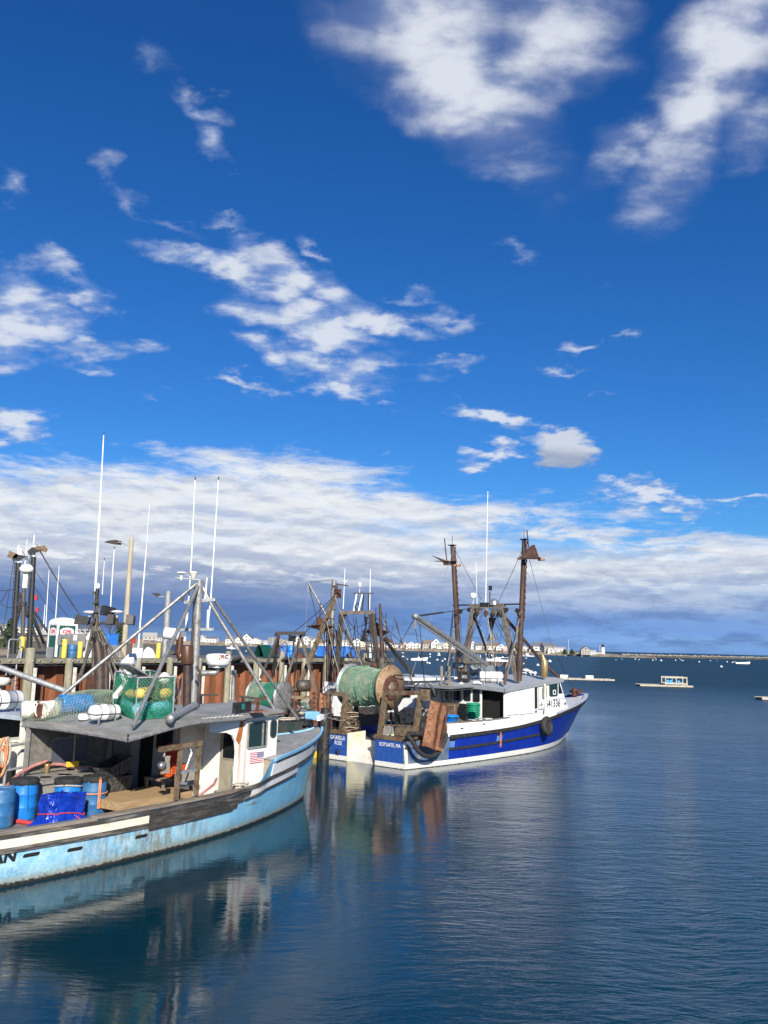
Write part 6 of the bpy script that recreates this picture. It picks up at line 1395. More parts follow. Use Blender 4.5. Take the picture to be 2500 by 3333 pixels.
t = on_pier('meter_box', 'small pale meter box left of the grey electrical cabinet', 'box', 196, 2.0); MB().box((0,0,1.15),(.46,.3,.68)).build('box_body', M['galv'], t); MB().lathe([(0,0),(.13,0),(.13,.08),(0,.1)], 14, (-.05,-.15,1.12), (0,-1,0)).build('meter', M['glassblue'], t); MB().box((0,0,.4),(.1,.1,.8)).build('post', M['galv'], t)
GPB = 'blue barrels standing on the pier'
barrel(pp(233, 1.1), 0, 'blue barrel on the pier between two yellow bollards', M['barrelold'], .32, .86, False, GPB)
barrel(pp(946, 1.0), 0, 'bright blue barrel on the pier beside a tyre', M['barrel'], .36, 1.05, False, GPB)
t = on_pier('white_kiosk', 'white kiosk with a cone top behind the floodlight mast', 'kiosk', 284, 2.4); MB().lathe([(.36,0),(.36,1.15),(.40,1.16),(.40,1.28),(.1,1.45),(.1,1.6),(0,1.62)], 12).build('kiosk_body', M['cleanwhite'], t)
def tote(px, d, L, Wd, H, m, label, rz=0): 
    t = on_pier('fish_tote', label, 'tote', px, d, rz, 'plastic fish totes on the pier')
    MB().prism(rrect(L,Wd,.08), (0,0,.12), X, Y_, H-.22).build('tote_body', m, t); MB().prism(rrect(L+.08,Wd+.08,.09), (0,0,H-.10), X, Y_, .10).build('tote_lid', m, t)
    for x in (-L*.35, L*.35): MB().box((x,0,.06),(.14,Wd*.9,.12)).build('foot', m, t)
    for x in (-.25,.05): MB().box((x,-Wd/2-.03,H-.2),(.22,.05,.08)).build('latch', M['blackmatt'], t)
blt = mat('tote_blue', (.035,.20,.66), (.03,.17,.58), 2, rough=.5)
t = on_pier('grey_bin', 'grey bin carrying the blue tote behind the mast', 'bin', 352, 2.6); MB().box((0,0,.42),(1.0,.9,.84)).build('bin_body', M['tankgrey'], t)
q = pp(350, 2.6, PZ+.84); t = thing('fish_tote', 'blue tote stacked on a grey bin near the wooden light pole', 'tote', q, FP.a, 'plastic fish totes on the pier'); MB().prism(rrect(.95,.9,.06), (0,0,0), X, Y_, .74).build('tote_body', blt, t); MB().prism(rrect(1.0,.95,.06), (0,0,.745), X, Y_, .06).build('tote_lid', blt, t)
tote(1066, 2.4, 2.2, 1.2, 1.12, blt, 'long blue tote at the foot of the grey crane mast'); tote(1128, 2.2, 1.9, 1.2, 1.10, blt, 'blue tote beside the grey board near the end of the pier')
tote(1038, 4.2, 1.4, 1.1, 1.0, M['lightblue'], 'pale blue tote behind the leaning timber'); tote(898, 2.0, 2.2, 1.0, 1.12, mat('tote_dullblue', (.10,.22,.55), rough=.5), 'dull blue tote between the green tarpaulin and the blue barrel')
t = on_pier('grey_board', 'grey upright board right of the blue totes', 'board', 1162, 2.0); MB().box((0,0,.55),(.9,.06,1.1)).build('board_face', M['galv'], t)
t = on_pier('white_board', 'narrow white board standing near the pier end', 'board', 1206, 1.6); MB().box((0,0,.52),(.42,.06,1.05)).build('board_face', M['cleanwhite'], t)
def heap(px, d, w, h_, m, name, label, cat, seed, dep=None):
    dep = dep or w*.7
    return solo(MB().grid(lambda a, b: (lambda k, an: (cos(an)*k*w/2*(1+.12*mnoise.noise(Vector((cos(an)*2,sin(an)*2,seed)))), sin(an)*k*dep/2, h_*max(0,1-k**2.4)*(1+.25*mnoise.noise(Vector((cos(an)*k*2.2,sin(an)*k*2.2,seed+5))))))(1-b, 2*pi*a), 24, 9), name, m, label, cat, pp(px, d), FP.a)
heap(482, 1.6, 1.35, .72, M['cleanwhite'], 'wrapped_bundle', 'bundle wrapped in white plastic beside a yellow bollard', 'bundle', 3)
heap(975, 1.3, 1.3, .5, M['redrust'], 'chain_heap', 'rust brown heap of chain on the pier', 'chain', 7); heap(1008, 1.2, 1.2, .55, M['steel'], 'gear_heap', 'dull heap of dredge gear at the pier edge', 'gear', 9); heap(382, 2.6, 1.2, .5, M['greywood'], 'rope_heap', 'grey heap of old rope beside the light pole', 'rope', 11)
t = on_pier('covered_rack', 'rack covered with a dark green tarpaulin on the pier', 'rack', 858, 1.8)
MB().grid(lambda a, b: (lambda x, k: (x, (-.6+1.2*b), .06+1.0*min(1, 2.6*min(b,1-b))*(1+.05*mnoise.noise(Vector((a*4,b*4,1))))))(-.72+1.44*a, 0), 14, 12).build('green_cover', mat('dark_green_tarp', (.008,.075,.05), (.006,.055,.04), 4, rough=.45, bump=.05, bscale=5), t)
for x in (.7,1.5): MB().box((x,-.5,.55),(.09,.09,1.1)).build('rack_post', M['redrust'], t)
MB().box((1.1,-.5,1.08),(.9,.09,.09)).box((1.1,-.5,.45),(.9,.07,.07)).build('rack_rail', M['redrust'], t)
q = pp(887, 2.4, PZ+1.14); solo(MB().prism(rrect(.85,.6,.08), (0,0,0), X, Y_, .62), 'grey_box', M['tankgrey'], 'grey box standing on the dull blue tote', 'box', q, FP.a)
q = pp(921, 2.2, PZ+1.10); t = thing('rope_pile', 'tangle of pale rope lying on the totes', 'rope', q, FP.a)
for k in range(9): rnd = random.Random(k); MB().tube(smooth([Vector((-.5+.16*i, .3*(rnd.random()-.5), .05+.5*rnd.random())) for i in range(7)], 3), .025, 4).build('rope_strand', M['rope'], t)
ty1 = tyre(FP.w(Vector((ps(917), -.42, PZ-.12))), FP.a, 'black tyre hanging at the pier edge below the blue barrel', .46, .26, R(62), 'tyres hung on the pier')
ty2 = copy_thing(ty1, FP.w(Vector((ps(757), -.42, PZ-.12))), FP.a, 'black tyre hanging at the pier edge behind the radar dome'); ty2.rotation_euler = (R(62), 0, FP.a)
t = on_pier('hand_rail', 'grey pipe handrail of the pier ladder at the left edge', 'railing', 48, .3)
MB().tube([(-.55,-.1,-1.0),(-.55,-.1,1.0),(-.5,-.1,1.1),(.2,-.1,1.1),(.25,-.1,1.0),(.25,-.1,.4),(-.1,-.35,.05),(-.1,-.4,-2.2)], .045, 7).build('pipe', M['galv'], t)
for z in range(7): MB().tube([(-.55,-.42,-.3-.32*z),(-.1,-.42,-.3-.32*z)], .025, 5).build('rung', M['galv'], t)
t = on_pier('red_float', 'long red float leaning against a post beside the light pole', 'float', 432, 3.0); MB().tube([(0,0,.7),(-.12,0,1.5)], .15, 10).build('float_body', M['redpl'], t); MB().box((.2,.1,.7),(.12,.12,1.5)).build('post', M['galv'], t)
t = on_pier('grey_meter_cabinet', 'grey and white cabinet at the foot of the wooden light pole', 'cabinet', 446, 1.4); MB().box((0,0,.35),(.62,.4,.7)).build('cabinet_body', M['cleanwhite'], t); MB().box((0,0,.87),(.64,.42,.30)).build('cabinet_top', M['tankgrey'], t)
# light poles
y0 = pp(402, 3.0).y; a, b_ = pp(402, 3.0), at_y(429, 1750, pp(402,3.0).y)
t = thing('light_pole', 'tall wooden light pole with a lamp arm at its top left', 'street lamp', a)
b2 = b_-a; MB().tube([(0,0,-.2), b2*.5, b2], [.20,.18,.155], 12).build('pole', mat('pole_wood', (.46,.40,.29), (.36,.31,.22), 2, rough=.8, bump=.006, stretch=(4,4,.25), var=.12), t)
al = at_y(418,1776,y0)-a; am = at_y(400,1768,y0)-a; an_ = at_y(385,1765,y0)-a
ar = MB().tube([at_y(427,1790,y0)-a, al, am, an_], .045, 7).build('lamp_arm', M['galv'], t)
MB().prism([(-.95,.0),(-.2,-.12),(.25,-.14),(.25,.12),(-.1,.20),(-.6,.14)], an_+Vector((-.15,.15,0)), X, Z_, -.34).build('lamp_head', M['darksteel'], t)
b3 = at_y(548,1925,78); a3 = Vector((at_y(540,2120,78).x, 78, 2.0))
t = thing('light_pole', 'galvanised light pole with a small dark lamp, farther back', 'street lamp', a3)
MB().tube([(0,0,0), b3-a3], [.36,.30], 10).build('pole', M['galv'], t); q = b3-a3
MB().tube([q+Vector((-.2,0,-.55)), q+Vector((-.9,0,-.5))], .07, 6).build('lamp_arm', M['galv'], t); MB().prism([(-.5,.1),(0,-.2),(.3,-.05),(.1,.15)], q+Vector((-1.1,.1,-.3)), X, Z_, -.3).build('lamp_head', M['darksteel'], t)
# jib crane
a = pp(1073, 2.6); yc = a.y; at_ = at_y(1088,1890,yc)
t = thing('jib_crane', 'grey pole crane with a slanting jib standing behind the blue totes', 'crane', a)
MB().tube([(0,0,0), (at_-a)*.6, at_-a], [.27,.26,.24], 14).build('crane_mast', M['alu'], t)
j0, j1 = at_y(1066,2010,yc)-a, at_y(1003,1896,yc)-a
MB().tube([j0, j1], .11, 9).beam(j0, at_y(1078,2025,yc)-a, .2,.2).build('jib', M['alu'], t)
MB().tube([j1, at_-a+Vector((0,0,.1))], .028, 5).build('jib_wire', M['darksteel'], t); MB().tube([j1, j1+Vector((0,0,-.9))], .06, 6).tube([j1+Vector((0,0,-.9)), at_y(993,2060,yc)-a], .018, 4).build('hoist_line', M['galv'], t)
MB().box(at_-a+Vector((.1,0,-.6)),(.5,.55,.3)).beam(at_-a+Vector((.2,-.1,-.35)), at_-a+Vector((1.0,-.1,-.45)), .09).build('slewing_gear', M['darksteel'], t)
MB().lathe([(.12,-.1),(.28,0),(.12,.1)], 10, at_-a+Vector((1.05,-.1,-.1)), (0,0,1)).build('white_lamp', M['cleanwhite'], t)
for k in (.35,.5,.62): MB().lathe([(.285,-.05),(.29,0),(.285,.05)], 14, (at_-a)*k).build('mast_band', M['darksteel'], t)
# ================================================================== boat rafted behind the light blue one
F4 = Frame(*F1.w(Vector((-1.2, 4.75, 0))).xy, 57.0)
B4 = thing('fishing_boat', 'grey roofed boat rafted behind the light blue boat, with a dark floodlight mast', 'boat', F4.O, F4.a)
hg = lambda L, w, sh: Hull(L*.95, L, [(0,w*.85),(.3,w),(.55,w*.92),(.8,w*.5),(1,.03)], [(0,w*.85),(.3,w*1.04),(.6,w),(.82,w*.68),(.95,w*.28),(1,.06)], [(0,sh),(L*.5,sh+.1),(L,sh+1.0)], u1=sh+1)
h4 = hg(13.0, 2.0, 1.15); XG = [0,.1,.2,.3,.4,.5,.6,.7,.8,.87,.93,.97,1]
h4.build('hull', M['white'], B4, XG, 8)
MB().grid(lambda a, b: (.05+9*a, (2*b-1)*(h4.t(.05+9*a,.75)-.06), .75), 12, 2).build('deck', M['deckgrey'], B4)
MB().grid(lambda a, b: (9+3.7*a, (2*b-1)*(max(h4.t(9+3.7*a,1.7)-.1,.02)), 1.75+.3*a), 10, 2).build('foredeck', M['deckgrey'], B4)
rz4 = F1.T(60, 2345, -3.2).z
rx0 = F4.loc(F1.w(F1.T(72, 2372, -2.9))).x
MB().prism([(rx0-.05,-1.95),(rx0+4.6,-1.8),(rx0+4.6,1.8),(rx0-.05,2.0)], (0,0,2.78), X, Y_, .12).build('roof', mat('pale_blue_roof', (.40,.47,.52), (.34,.40,.45), 2, rough=.5), B4)
MB().box((rx0+.15,-1.85,1.75),(.34,.14,2.05)).build('house_post', M['dirtywhite'], B4); MB().box((rx0+2.6,-1.75,1.75),(4.0,.08,2.0)).build('house_wall', M['white'], B4); MB().box((rx0+1.2,.2,1.75),(.08,3.4,2.0)).build('house_aft_wall', M['void'], B4); MB().box((rx0+4.5,0,1.75),(.08,3.5,2.0)).build('house_front', M['white'], B4)
q = F1.loc(at_y(20,2308,F4.w(Vector((rx0+1.4,-.4,0))).y)); q.z = 2.91
w4 = F4.w(F4.U(6,2318,2.9)); liferaft(w4, F4.a+R(8), 'white life raft canister with black lashings at the left edge of the photo', 1.15, .26)
solo(MB().lathe([(.1,0),(.1,.35),(.34,.36),(.36,.55),(.3,.62),(0,.64)], 18), 'radar_dome', M['dirtywhite'], 'off white radar dome at the left edge above the life raft', 'radar', F4.w(F4.U(-4,2262,2.9)), F4.a)
for p, q in (((15,2432),(80,2420)), ((12,2510),(78,2497))): MB().tube([F4.loc(F1.w(F1.T(*p,-2.55))), F4.loc(F1.w(F1.T(*q,-2.55)))], .035, 7).build('railing_bar', M['galv'], B4)
MB().tube([F4.loc(F1.w(F1.T(*p,-2.55))) for p in ((28,2428),(22,2470),(12,2560))], .04, 7).build('railing_post', M['galv'], B4)
GR4 = 'rope coils hung on the railing'
for k, (px, py) in enumerate(((8,2450),(3,2480),(18,2448))):
    cc_ = F1.w(F1.T(px,py,-2.5)); pts = [cc_+F1.h*(cos(a)*.13)+Vector((0,0,sin(a)*.36*(1-.1*cos(3*a)))) -F1.r*(.02*sin(5*a)) for a in [2*pi*i/24*4.15 for i in range(25)]]
    tag(MB().tube(smooth(pts,2), .028, 5).build('rope_coil', M['orangerope'] if k != 2 else M['rope']), ['orange rope coil hung on the grey railing at the left edge, upper one','orange rope coil hung lowest on the railing at the left edge','pale rope coil hung on the railing post at the left'][k], 'rope', GR4)
solo(MB().box((0,0,.35),(.7,.5,.7)).box((.0,0,.72),(.78,.58,.06)), 'white_bin', M['dirtywhite'], 'off white slatted bin behind the grey railing at the left', 'bin', F1.w(F1.T(52,2495,-3.4)), F1.a)
m4 = F4.loc(at_y(310, 2330, 29.0)); 
Y4 = 29.0
def a4(px, py, dy=0): return F4.loc(at_y(px, py, Y4+dy))
MB().tube([a4(300,2335), a4(306,2150), a4(313,1990)], [.09,.085,.08], 8).tube([a4(312,2335), a4(314,2150), a4(317,1920)], .06, 8).build('mast_pole', M['steel'], B4)
MB().tube([a4(313,1995), a4(317,1915)], .07, 8).build('mast_head', M['darksteel'], B4); MB().lathe([(.06,0),(.07,.12),(.05,.16),(0,.17)], 10, a4(318,1915)).build('mast_light', M['whip'], B4)
for p, q in (((265,2200),(306,2030)),((345,2190),(318,2050)),((375,2230),(318,2040)),((430,2300),(322,2055)),((255,2210),(300,2095)),((418,2215),(322,2040))): MB().tube([a4(*p), a4(*q)], .05, 7).build('mast_stay', M['steel'], B4)
rnd = random.Random(21)
for k in range(12): q = a4(311+rnd.uniform(-7,9), 1930+k*15, rnd.uniform(-.15,.1)); MB().box(q, (rnd.uniform(.05,.16), rnd.uniform(.05,.14), rnd.uniform(.06,.22)), rnd.random()*3).build('mast_fitting', M[['darksteel','black','steel'][k % 3]], B4)
for k in range(7): MB().tube(sag(a4(309+k*2,1925+8*k), a4(296+7*k,2330-10*k), .12, 6), .012, 4).build('cable', M['darksteel' if k % 2 else 'galv'], B4)
for p, q in (((300,1965),(322,1965)),((296,2100),(330,2100))): MB().tube([a4(*p), a4(*q)], .03, 6).build('spreader', M['steel'], B4)
MB().beam(a4(262,2028), a4(405,2030), .10,.08).build('light_bar', M['darksteel'], B4)
for (px, py, sc_, rz_) in ((268,2018,1,-.9),(350,2016,1.05,.6),(341,1988,.9,.1),(412,2017,1.05,.7)):
    q = a4(px,py,-.1); fl_ = MB().prism([(-.22,-.15),(.22,-.17),(.30,.10),(-.16,.17)], q, Matrix.Rotation(rz_,3,'Z') @ X, Z_, .24*sc_).build('floodlight', M['black'], B4)
for px, py, cn in ((292,1992,1),(382,1991,1)): MB().lathe([(.03,-.35),(.04,-.06),(.20,-.03),(.22,.0),(.12,.04),(0,.045)], 16, a4(px,py)).build('antenna_disc', M['cleanwhite'], B4)
MB().tube([a4(381,2010), a4(380,2048)], .04).build('bracket', M['darksteel'], B4)
w_ = MB().tube([a4(310,1925), a4(312,1890), a4(323,1700), a4(337.5,1415)], [.032,.043,.035,.018], 8).build('whip_antenna', M['whip'], B4); MB().tube([a4(337.5,1416), a4(338,1408)], .02).build('antenna_tip', M['black'], w_)
whip(B4, [(333,1935),(336,1880),(340,1825)], .016, a4); whip(B4, [(358,2005),(365,1890),(372,1787)], .024, a4)
Y4 = 33.0; whip(B4, [(448,2140),(458,2010),(477,1778)], .040, a4, False); MB().tube([a4(477,1780), a4(480,1720), a4(487,1640)], .012, 4).build('whip_tip', M['whip'], B4); Y4 = 29.0
MB().tube([a4(328,2335), a4(325,2180), a4(322,2125), a4(316,2090)], [.20,.19,.16,.14], 12).build('exhaust_stack', M['darkpipe'], B4)
MB().tube([a4(345,2320), a4(346,2150), a4(340,2100)], .10, 10).build('exhaust_stack', M['darkpipe'], B4)
MB().prism([(-.3,0),(.3,0),(.27,1.3),(.1,1.5),(-.1,1.5),(-.27,1.3)], a4(330,2300)+Vector((0,.15,-.3)), X, Z_, -.4).build('rust_casing', M['redrust'], B4)
Y4 = 31.0; MB().tube([a4(408,2230), a4(409,2185), a4(413,2160), a4(425,2147), a4(440,2146)], [.23,.23,.23,.22,.22], 16).build('vent_elbow', M['cleanwhite'], B4); Y4 = 29.0
MB().tube([a4(-60,2150), a4(0,2172), a4(215,2250)], .10, 9).build('boom', M['galv'], B4)
Y4 = 36.0; e1 = a4(536,2060); e2 = a4(584,2066)
MB().lathe([(0,-.01),(.24,0),(.25,.02),(.25,(e2-e1).length),(0,(e2-e1).length)], 18, e1, e2-e1).build('white_cylinder', M['cleanwhite'], B4)
MB().tube([a4(536,2140), a4(537,2085)], .13, 10).build('cylinder_post', M['galv'], B4)
MB().tube([a4(587,2072), a4(582,2120), a4(586,2142), a4(600,2130)], [.14,.16,.16,.14], 10).build('brown_elbow', M['copper'], B4); Y4 = 29.0
# ================================================================== boat with the grey net drum, beyond the light blue bow
PC3 = at_y(878, 2266, 44.0); F3 = Frame(PC3.x-1.6*cos(R(50)), PC3.y-1.6*sin(R(50)), 50.0)
B3 = thing('fishing_trawler', 'old trawler with net drum and dark A frame, half hidden behind the light blue bow', 'boat', F3.O, F3.a)
h3 = hg(15.0, 2.3, 1.2); h3.build('hull', mat('dark_green_hull', (.03,.05,.05), (.05,.05,.045), 2, rough=.5), B3, XG, 8)
MB().grid(lambda a, b: (.05+14*a, (2*b-1)*max(h3.t(.05+14*a,.9)-.05,.02), .95), 12, 2).build('deck', M['steel'], B3)
MB().box((10.2,0,2.0),(3.4,3.2,2.2)).build('wheelhouse', M['white'], B3); MB().box((10.2,0,3.15),(3.9,3.6,.12)).build('wheelhouse_roof', M['roofgrey'], B3)
for y in (-1,0,1): window(B3, 'window', (8.49, y, 2.4), -Y_, Z_, .6,.5,.05)
L3 = lambda px, py, dy=0: F3.loc(at_y(px, py, 44.0+dy))
d0, d1 = L3(832,2262,.55), L3(923,2269,-.55); ax3 = d1-d0; l3 = ax3.length
for q, nm in ((d0,'drum_flange'),(d1,'drum_flange')):
    o = MB().lathe([(.40,-.03),(.78,-.03),(.78,.03),(.40,.03)], 36, q, ax3).build(nm, M['alu'], B3); MB().lathe([(0,-.015),(.42,-.015),(.42,.015),(0,.015)], 24, q, ax3).build('rusty_web', M['redrust'], o)
MB().lathe([(.64,.03),(.66,l3*.3),(.63,l3*.6),(.66,l3-.03)], 32, d0, ax3, wob=lambda a, z: .04*mnoise.noise(Vector((cos(a)*3,sin(a)*3,z*4)))).build('wound_net', netcore, B3)
Q3 = ax3.normalized().to_track_quat('Z','Y').to_matrix()
MB().net(lambda a, b: d0+Q3 @ Vector((cos(2*pi*a)*.67, sin(2*pi*a)*.67, .03+(l3-.06)*(.45+.55*b))), 40, 10, .013, 3).build('net_mesh', M['net'], B3, kind='stuff')
MB().net(lambda a, b: d0+Q3 @ Vector((cos(2*pi*a)*.665, sin(2*pi*a)*.665, .03+(l3-.06)*.5*b)), 30, 8, .011, 3).build('net_mesh', M['netpale'], B3, kind='stuff')
MB().beam(L3(896,2061), L3(992,2061), .17,.17).build('gantry_beam', M['darksteel'], B3)
for p, q in (((908,2066),(848,2208)),((906,2068),(888,2205)),((980,2066),(900,2312)),((978,2066),(1034,2268))): MB().beam(L3(*q), L3(*p), .13,.13).build('gantry_leg', M['darksteel'] if q[0] < 895 else M['steel'], B3)
for sx in (900,988): MB().beam(L3(sx,2061), L3(sx,2070), .14,.14).build('gantry_lug', M['darksteel'], B3)
MB().box(L3(952,2078), (.3,.2,.3)).tube([L3(940,2064), L3(948,2075), L3(960,2084)], .05).build('tackle_block', M['black'], B3)
MB().beam(L3(905,2270), L3(1030,2270), .14,.16).build('gantry_rail', M['tansteel'], B3)
MB().beam(L3(1097,1927,3), L3(1010,2145,1), .20,.20).beam(L3(1010,2145,1), L3(965,2250,0), .18,.18).build('leaning_spar', M['tansteel'], B3)
MB().box(L3(1098,1932,3), (.3,.3,.5)).build('spar_head_block', M['redrust'], B3)
MB().tube([L3(1073,2300,4), L3(1074,2050,4)], .10, 8).build('red_post', M['mastbrown'], B3)
for k, (p, q) in enumerate((((952,2060),(1092,1935)),((990,2062),(1090,1940)),((1090,1940),(1190,2190)),((955,2085),(960,2260)),((1030,2265),(1090,2200)),((1005,1900),(1060,2120)))): MB().tube(sag(L3(*p), L3(*q), .1, 5), .020, 4).build('rigging_wire', M['darksteel'] if k != 2 else M['galv'], B3)
rnd = random.Random(4)
for k in range(14):
    x0 = rnd.uniform(895,1090); MB().tube(sag(L3(x0,rnd.uniform(2060,2170),rnd.uniform(-1,2)), L3(x0+rnd.uniform(-50,60),rnd.uniform(2220,2310),rnd.uniform(-1,2)), rnd.uniform(.02,.3), 6), rnd.choice((.012,.018)), 4).build('rigging_line', M[rnd.choice(('darksteel','steel','rope'))], B3)
for k in range(10):
    q = L3(rnd.uniform(930,1065), rnd.uniform(2290,2345), rnd.uniform(-1,2)); pts = [q+Vector((rnd.uniform(-.35,.35),rnd.uniform(-.3,.3),rnd.uniform(-.25,.3))) for _ in range(6)]; MB().tube(smooth(pts,3), rnd.choice((.02,.03)), 5).build('rope_tangle', M[rnd.choice(('rope','steel','tansteel','net'))], B3)
MB().box(L3(1000,2335,1), (1.6,1.2,.7)).build('gear_crate', M['steel'], B3); MB().lathe([(.1,-.35),(.3,-.3),(.3,.3),(.1,.35)], 12, L3(988,2232), (1,-.4,0)).build('warp_winch', M['steel'], B3)
def bird2(loc, rz, label, mm='redrust'):
    t = thing('paravane', label, 'paravane', loc, rz, 'rusty paravanes hung from masts')
    MB().prism([(-.25,.0),(.25,-.05),(.42,.35),(.05,.62),(-.2,.55)], (0,0,0), X, Z_, .05).build('wing', M[mm], t)
    MB().prism([(-.75,-.2),(.2,-.45),(.75,-.2),(.35,.3)], (0,0,-.02), X, Vector((0,.8,-.5)), .04).build('delta_plate', M['redrust'], t)
    MB().tube([(.5,0,-.2),(.95,0,-.45)], .08, 8).build('nose_weight', M['redrust'], t); MB().tube([(0,0,.5),(0,0,1.4)], .03, 5).build('hanger_chain', M['redrust'], t)
bird2(at_y(1040,2045,47), R(10), 'rusty paravane hanging beside the leaning spar')
bird2(at_y(1222,2062,47), R(5), 'brown paravane hanging from the dark gantry above the green net drum')
# ================================================================== third trawler, on the far side of the blue one
F5 = Frame(*F2.w(Vector((2.2, 5.9, 0))).xy, 49.5)
B5 = thing('fishing_trawler', 'white trawler with a dark ladder gantry, hidden behind the blue trawler', 'boat', F5.O, F5.a)
h5 = hg(16.0, 2.5, 1.35); h5.build('hull', mat('black_hull', (.02,.022,.026), (.04,.04,.04), 2, rough=.5), B5, XG, 8)
MB().grid(lambda a, b: (.05+15*a, (2*b-1)*max(h5.t(.05+15*a,1.0)-.05,.02), 1.05), 12, 2).build('deck', M['aftgrey'], B5)
Y5 = 46.0
L5 = lambda px, py, dy=0: F5.loc(at_y(px, py, Y5+dy))
MB().box((8.3,-.2,2.3),(4.6,3.9,1.8)).build('wheelhouse', M['cleanwhite'], B5); MB().box((8.2,-.2,3.27),(5.3,4.3,.14)).build('wheelhouse_roof', M['cleanwhite'], B5)
for y in (-1.6,-.9,.2): window(B5, 'window', (5.99, y, 2.55), -Y_, Z_, .5,.45,.05)
MB().prism([(-1.2,-.9),(1.0,-.9),(.6,.9),(-.9,.9)], L5(1100,2275,1.5), -Y_, Z_, .2).build('stern_cabinet', M['cleanwhite'], B5)
MB().box(L5(1112,2237,1.0), (.9,1.4,.12)).build('white_shelf', M['cleanwhite'], B5)
for p, q in (((1112,1995),(1096,2185)),((1210,1995),(1232,2180))): MB().beam(L5(*q), L5(*p), .20,.22).build('gantry_leg', M['steel'], B5)
MB().beam(L5(1104,1994), L5(1216,1994), .20,.20).build('gantry_beam', M['steel'], B5)
MB().prism([(0,0),(.35,0),(0,-.4)], L5(1114,1998), X, Z_, .06).build('gusset', M['steel'], B5)
MB().beam(L5(1112,2038), L5(1183,2160), .15,.15).build('gantry_brace', M['darksteel'], B5)
MB().beam(L5(1098,2155), L5(1285,2166), .14,.18).build('gantry_crossbar', M['darksteel'], B5)
for p, q in (((1187,1998),(1198,2160)),((1201,1998),(1214,2160))): MB().tube([L5(*p), L5(*q)], .04, 6).build('ladder_rail', M['darksteel'], B5)
for k in range(8): MB().tube([L5(1189+1.2*k,2010+19*k), L5(1203+1.3*k,2010+19*k)], .028, 5).build('ladder_rung', M['darksteel'], B5)
MB().beam(L5(1150,1931), L5(1217,1931), .10,.06).build('top_bar', M['black'], B5)
for p, q in (((1161,1932),(1151,1990)),((1179,1935),(1167,1990)),((1184,1935),(1178,1990)),((1200,1932),(1200,1985))): MB().tube([L5(*q), L5(*p)], .05, 6).build('top_strut', M['darksteel'] if p[0] > 1180 else M['whip'], B5)
MB().tube([L5(1163,1975)+Vector((cos(a)*.16,0,sin(a)*.18)) for a in [2*pi*i/16 for i in range(16)]], .035, 6, closed=True).build('hose_ring', M['black'], B5)
MB().lathe([(.02,-.4),(.03,-.1),(.10,-.08),(.09,.12),(.06,.16),(0,.17)], 12, L5(1171,1905)).build('satellite_dome', M['cleanwhite'], B5)
whip(B5, [(1203,1985),(1205,1900),(1206,1852)], .03, L5, False); whip(B5, [(1117,1982),(1120,1920),(1123,1850)], .028, L5, False)
MB().beam(L5(1133,1907), L5(1093,1900), .07,.07).build('arm', M['darksteel'], B5)
for k, (px, py, fl_) in enumerate(((1189,2045,1),(1184,2085,-1))): MB().prism([(-.14,.62),(.16,.62),(.04,0),(-.02,0)] if fl_ > 0 else [(-.02,.62),(.06,.62),(.14,-.05),(-.28,-.05)], L5(px,py,-.3), X, Z_, .04).build('day_shape', M['black'], B5)
MB().tube([L5(1237,1965), L5(1240,2060), L5(1248,2170)], [.06,.11,.10], 8).build('outrigger', M['mastbrown'], B5)
for p, q in (((1252,2080),(1352,2212)),): MB().beam(L5(*p), L5(*q,2), .14,.14).build('long_brace', M['darksteel'], B5)
MB().tube([L5(1243,2140), L5(1247,2230)], .30, 12).build('rusty_drum', M['steel'], B5)
for k, (p, q) in enumerate((((1215,2000),(1330,2110)),((1240,1985),(1290,2120)),((1240,1990),(1255,2180)),((1120,2000),(1180,2075)),((1100,1960),(1130,2030)),((1218,2005),(1222,2160)),((1150,2010),(1165,2140)),((1160,2010),(1140,2140)),((1105,2060),(1240,2010)),((1128,2000),(1165,2160)))): MB().tube(sag(L5(*p), L5(*q), .06, 4), .018, 4).build('rigging_wire', M['darksteel'], B5)
for k, px in enumerate((1056,1064,1072,1078,1086,1094)): MB().tube([L5(px,2010+20*(k % 3),2), L5(px-2+k,2290,2)], .035+.02*(k % 2), 6).build('hanging_line', [M['steel'],M['darksteel'],M['mastbrown']][k % 3], B5)
MB().box((14.0,0,1.9),(.5,.5,.5)).build('bow_winch', M['steel'], B5)
rnd = random.Random(8)
for k in range(8): MB().box((rnd.uniform(1.5,5.4), rnd.uniform(-1.6,1.4), 1.05+rnd.uniform(.2,.5)), (rnd.uniform(.4,1.1), rnd.uniform(.4,1.2), rnd.uniform(.4,1.0)), rnd.random()).build('deck_gear', M[rnd.choice(('black','crate','steel','darksteel','tankgrey'))], B5)
for k in range(26):
    x0 = rnd.uniform(1060,1300); x1 = x0+rnd.uniform(-60,70); y0 = rnd.uniform(1990,2080); MB().tube(sag(L5(x0,y0,rnd.uniform(-1,3)), L5(x1,rnd.uniform(2130,2260),rnd.uniform(-1,2)), rnd.uniform(.02,.25), 6), rnd.choice((.012,.016,.022)), 4).build('rigging_line', M[rnd.choice(('darksteel','darksteel','steel','rope'))], B5)
for k in range(9): q = L5(rnd.uniform(1070,1250), rnd.uniform(2130,2185), rnd.uniform(-1,2)); MB().lathe([(.02,-.2),(rnd.uniform(.08,.2),-.12),(rnd.uniform(.1,.2),.1),(.02,.2)], 9, q, (rnd.uniform(-1,1),rnd.uniform(-1,1),1)).build('hanging_block', M[rnd.choice(('darksteel','redrust','steel'))], B5)
